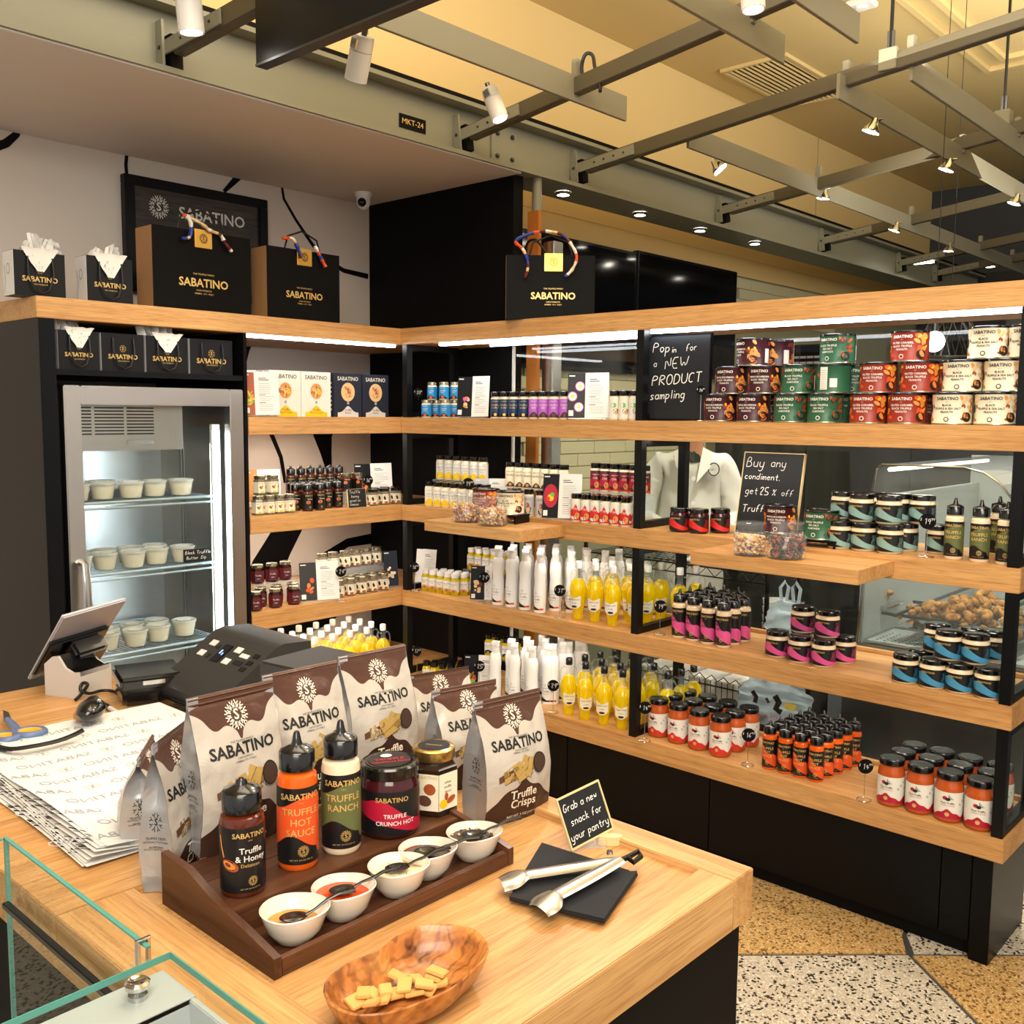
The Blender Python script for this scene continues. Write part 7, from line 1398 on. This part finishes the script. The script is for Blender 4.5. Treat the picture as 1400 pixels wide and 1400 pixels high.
# ---- printed wrapping paper stack with curling edge
mat('ink_pale', 'a0a2a9', .7)
px0, px1, py0, py1 = 1.305, 1.845, -2.075, -1.735
t = empty('wrapping_paper_stack', 'stack of white printed wrapping paper with curled patterned edges', 'paper', (px0, py0, ZC+.0005)); W_x, W_y = px1-px0, py1-py0
def sheet(k, n_=9):
    o_ = k*3.7; dy = -.0040*(n_-k)*1.2; dx = rr.uniform(-.003, .006)
    def fn(u, v):
        x = dx+u*W_x*(1-.0*k)+.10*(v-.5)*(0); y = v*W_y+dy*(1-v)+(.010*math.sin(u*3+.3*k))*(1-v); z = .0012+.0016*k+.0006*noise.noise(Vector((u*5, v*5, o_)))
        z += max(0, .16-v)*(.03+.14*k/n_)*.45*(1+.35*math.sin(u*9+k)); x -= .02*(1-u)*(1-v); return (x, y, z)
    g = MB().grid(fn, 36, 22, 'paper'); L = Lab()
    if k == n_-1:
        for r_ in range(14):
            for c_ in range(4):
                x = .030+r_*.046; y = .0+c_*.160+(.080 if r_ % 2 else 0)
                if y > W_y-.035 or x > W_x-.02: continue
                L.text('SABATINO', .023, y, x, 'ink_pale', .0006, 0, -1)
                if y+.09 < W_y: L.logo(y+.080, x, .0125, 'ink_pale', .0006, 1)
        L.put(g, lambda s, h, d: (lambda q: (q[0], q[1], q[2]+d))(fn(1-h/W_x, s/W_y)))
    else:
        for q in range(26):   # dark pattern on the underside showing at the curled edge
            u0 = rr.uniform(.02, .95); L.stroke([(u0, .003), (u0+rr.uniform(.004, .02), .02), (u0+rr.uniform(-.01, .03), .05)], .004 if q % 3 else .008, 'ink', .0005)
        L.put(g, lambda s, h, d: (lambda q: (q[0], q[1], q[2]+d))(fn(min(1, s), h)))
    g.part('paper_sheet', t)
for k in range(9): sheet(k)
# ---- tablet stand
B_, C_ = at(86, 845, 'x', 1.13), at(174, 820, 'x', 1.115); A_ = at(-2, 944, 'x', .965)
t = empty('tablet_stand', 'white checkout stand with tilted tablet seen from behind', 'stand', (0, 0, 0))
sx0 = at(62, 950, 'z', ZC); sx1 = at(108, 956, 'z', ZC); sx2 = at(153, 941, 'z', ZC)
fp = [sx0, sx1, sx2, sx0+(sx2-sx1)]
d1 = sx2-sx1; prof_ = [(0, 0), (0, .062), (.25, .078), (.42, .080), (.62, .058), (.85, .050), (1, .052), (1, 0)]
pts = [sx0.lerp(sx1, u)+Vector((0, 0, h)) for u, h in prof_]; MB().prism(pts, d1, 'stand_white').part('base_block', t)
pts = [sx0.lerp(sx1, u)+Vector((0, 0, h+.001)) for u, h in prof_[2:7]]; g = MB().prism([p+d1*.06 for p in pts]+[pts[-1]+d1*.06-Vector((0, 0, .01)), pts[0]+d1*.06-Vector((0, 0, .01))], d1*.88, 'black_plastic'); g.part('black_cover', t)
ux = (C_-B_); ux.normalize(); uy = (A_-B_); uy = uy-ux*uy.dot(ux); Lx, Ly = (C_-B_).length, uy.length; uy.normalize(); nn = ux.cross(uy)
if nn.dot(CAM-B_) < 0: nn = -nn
M = Matrix(((ux.x, uy.x, nn.x, B_.x), (ux.y, uy.y, nn.y, B_.y), (ux.z, uy.z, nn.z, B_.z), (0, 0, 0, 1)))
MB().box(0, Lx, 0, Ly, -.008, 0, 'silver_case', M, .0025).part('tablet', t); MB().box(.012, Lx-.012, Ly*.03, Ly*.8, -.0085, -.008, 'dark_screen', M).part('screen', t)
MB().box(-.006, Lx*.9, Ly*.34, Ly*.86, .0005, .012, 'black_plastic', M, .004).part('tablet_cradle', t); MB().box(Lx*.25, Lx*.75, Ly*.35, Ly*.75, .012, .05, 'black_plastic', M, .006).part('neck', t); MB().lathe([(.004, .0), (.004, .002), (0, .002)], 'dark_screen', 12, M @ Matrix.Translation((.012, Ly*.93, 0))).part('camera_lens', t)
q = at(115, 930, 'z', ZC+.03); MB().tube(spl([at(103, 957, 'z', ZC+.004), at(112, 948, 'z', ZC+.012), at(120, 936, 'z', ZC+.03), at(113, 934, 'z', ZC+.03), at(110, 943, 'z', ZC+.02), at(122, 948, 'z', ZC+.010), at(140, 944, 'z', ZC+.006), at(158, 946, 'z', ZC+.004), at(170, 956, 'z', ZC+.004)]), .0032, 'rubber', 8).thing('looped_cable', 'black looped cable between tablet stand and card reader', 'cable')
# ---- card reader
c = at(205, 955, 'z', ZC); t = empty('card_reader', 'black card payment terminal between tablet stand and label printer', 'terminal', (c.x, c.y+.0, ZC+.0005), R(72)); MB().box(-.055, .055, -.045, .06, .0, .030, 'black_plastic', bev=.008).part('base', t); MB().box(-.06, .06, -.055, .065, .034, .056, 'black_plastic', bev=.006).part('reader_body', t); MB().box(-.056, .056, -.050, .060, .056, .058, 'dark_screen', bev=.0008).part('glass_top', t); MB().box(-.02, .02, -.056, -.055, .042, .050, 'chrome', bev=.0004).part('badge', t)
# ---- label printer: wedge with a button panel
a = at(217, 950, 'z', ZC+.012); b = at(286, 871, 'z', ZC+.125); t = empty('label_printer', 'dark grey label printer with slanted button panel', 'printer', (a.x, a.y, ZC+.0005)); LX_ = .215
pf = [(0, 0), (0, .035), (.012, .048), (.12, .118), (.14, .124), (.20, .120), (.205, .0)]
MB().prism([(0, y, z) for y, z in pf], (LX_, 0, 0), 'charcoal').part('housing', t)
dv = Vector((0, .108, .070)).normalized(); up_ = Vector((0, -dv.z, dv.y)); M = Matrix(((1, 0, 0, 0), (0, dv.y, up_.y, .012), (0, dv.z, up_.z, .048), (0, 0, 0, 1)))
for i, (x, y, w1, h1, m1, nm) in enumerate(((.03, .095, .020, .014, 'silver_print', 'button'), (.025, .066, .020, .014, 'silver_print', 'button'), (.058, .092, .010, .010, 'dark_steel', 'button'), (.055, .066, .010, .010, 'dark_steel', 'button'), (.078, .062, .026, .045, 'dark_screen', 'display_window'), (.118, .095, .020, .014, 'silver_print', 'button'), (.115, .064, .020, .014, 'silver_print', 'button'),
                          (.146, .088, .026, .010, 'silver_print', 'button'), (.146, .070, .026, .010, 'dark_steel', 'button'), (.182, .095, .016, .010, 'black_plastic', 'button'), (.182, .077, .016, .010, 'black_plastic', 'button'), (.180, .060, .016, .010, 'black_plastic', 'button'))):
    g = MB().box(x, x+w1, y, y+h1, -.001, .0015, m1, M, .0004)
    if nm == 'display_window': g.box(x+.007, x+.011, y+.02, y+.03, .0015, .0018, 'display_blue', M).box(x+.016, x+.019, y+.018, y+.024, .0015, .0018, 'display_blue', M)
    g.part(nm, t)
MB().box(.02, LX_-.02, -.012, .0, .004, .02, 'black_plastic', bev=.003).part('paper_slot', t)
c = at(418, 960, 'z', ZC); MB().box(-.075, .075, -.05, .09, 0, .145, 'charcoal', Matrix.Rotation(R(8), 4, 'Z'), .003).thing('dark_grey_box', 'dark grey box behind the crisps bags beside the printer', 'box', None, (at(428, 905, 'z', ZC+.145).x, at(428, 905, 'z', ZC+.145).y, ZC+.0004))
# ---- pen, scissors, scanner with strap
a, b = at(139, 961, 'z', ZC+.006), at(175, 984, 'z', ZC+.006); t = empty('pen', 'black and silver pen lying beside the paper stack', 'pen', a); d = b-a; MB().cyl((0, 0, 0), d*.32, .0052, 'black_plastic', 12).part('pen_cap', t); MB().cyl(d*.32, d*.86, .0045, 'silver_print', 12).part('barrel', t); MB().cyl(d*.86, d, .004, 'black_plastic', 12, .0015).part('tip', t)
mat('scissor_blue', '56698f', .4); mat('scissor_yellow', 'e09a1c', .45)
t = empty('scissors', 'blue-grey scissors with yellow-lined handles at left edge', 'scissors', (0, 0, 0)); zz = ZC+.012
def ring(px, py, rx, ry, rot, dz=0):
    c = at(px, py, 'z', zz+dz); f = lambda q: [c+Vector((q*rx*math.cos(a)*math.cos(rot)-q*ry*math.sin(a)*math.sin(rot), q*rx*math.cos(a)*math.sin(rot)+q*ry*math.sin(a)*math.cos(rot), 0)) for a in [2*math.pi*k/28 for k in range(28)]]
    MB().tube(f(1), .0055, 'scissor_blue', 10, True, flat=1.5).part('handle_ring', t); MB().tube(f(.80), .004, 'scissor_yellow', 8, True, flat=1.6).part('grip_lining', t, 'yellow inner grip')
ring(41, 1003, .023, .017, R(60), .003); ring(8, 1010, .021, .016, R(35), .002)
MB().tube([at(27, 1000, 'z', zz+.004), at(18, 992, 'z', zz+.003), at(10, 984, 'z', zz+.002)], .006, 'scissor_blue', 8, rs=[.005, .007, .0055]).part('shank', t); MB().tube([at(20, 1004, 'z', zz+.004), at(18, 992, 'z', zz+.002), at(12, 986, 'z', zz+.002)], .006, 'scissor_blue', 8, rs=[.004, .006, .005]).part('shank', t)
MB().prism([at(4, 972, 'z', zz), at(12, 975, 'z', zz), at(17, 988, 'z', zz), at(5, 988, 'z', zz)], (0, 0, .002), 'steel').part('blade', t)
c = at(125, 990, 'z', ZC+.012); t = empty('hand_scanner', 'black rounded hand scanner with wrist strap on the paper', 'scanner', (c.x, c.y, ZC+.024), R(-35)); MB().ball((0, 0, .014), .030, 'black_plastic', 20, (1.35, .78, .62)).part('body', t); MB().ball((-.022, 0, .028), .010, 'dark_steel', 14, (1, 1, .4)).part('button', t, 'round grey button'); MB().box(-.035, .01, -.028, -.008, -.004, .012, 'kraft', bev=.004).part('side_window', t)
sp_ = [at(114, 998, 'z', ZC+.034), at(98, 1006, 'z', ZC+.028), at(75, 1014, 'z', ZC+.026), at(40, 1021, 'z', ZC+.026), at(10, 1024, 'z', ZC+.024), at(-12, 1018, 'z', ZC+.022)]; MB().tube(spl(sp_), .007, 'rubber', 8, flat=.45).thing('wrist_strap', 'black flat wrist strap leading left from the hand scanner', 'strap')
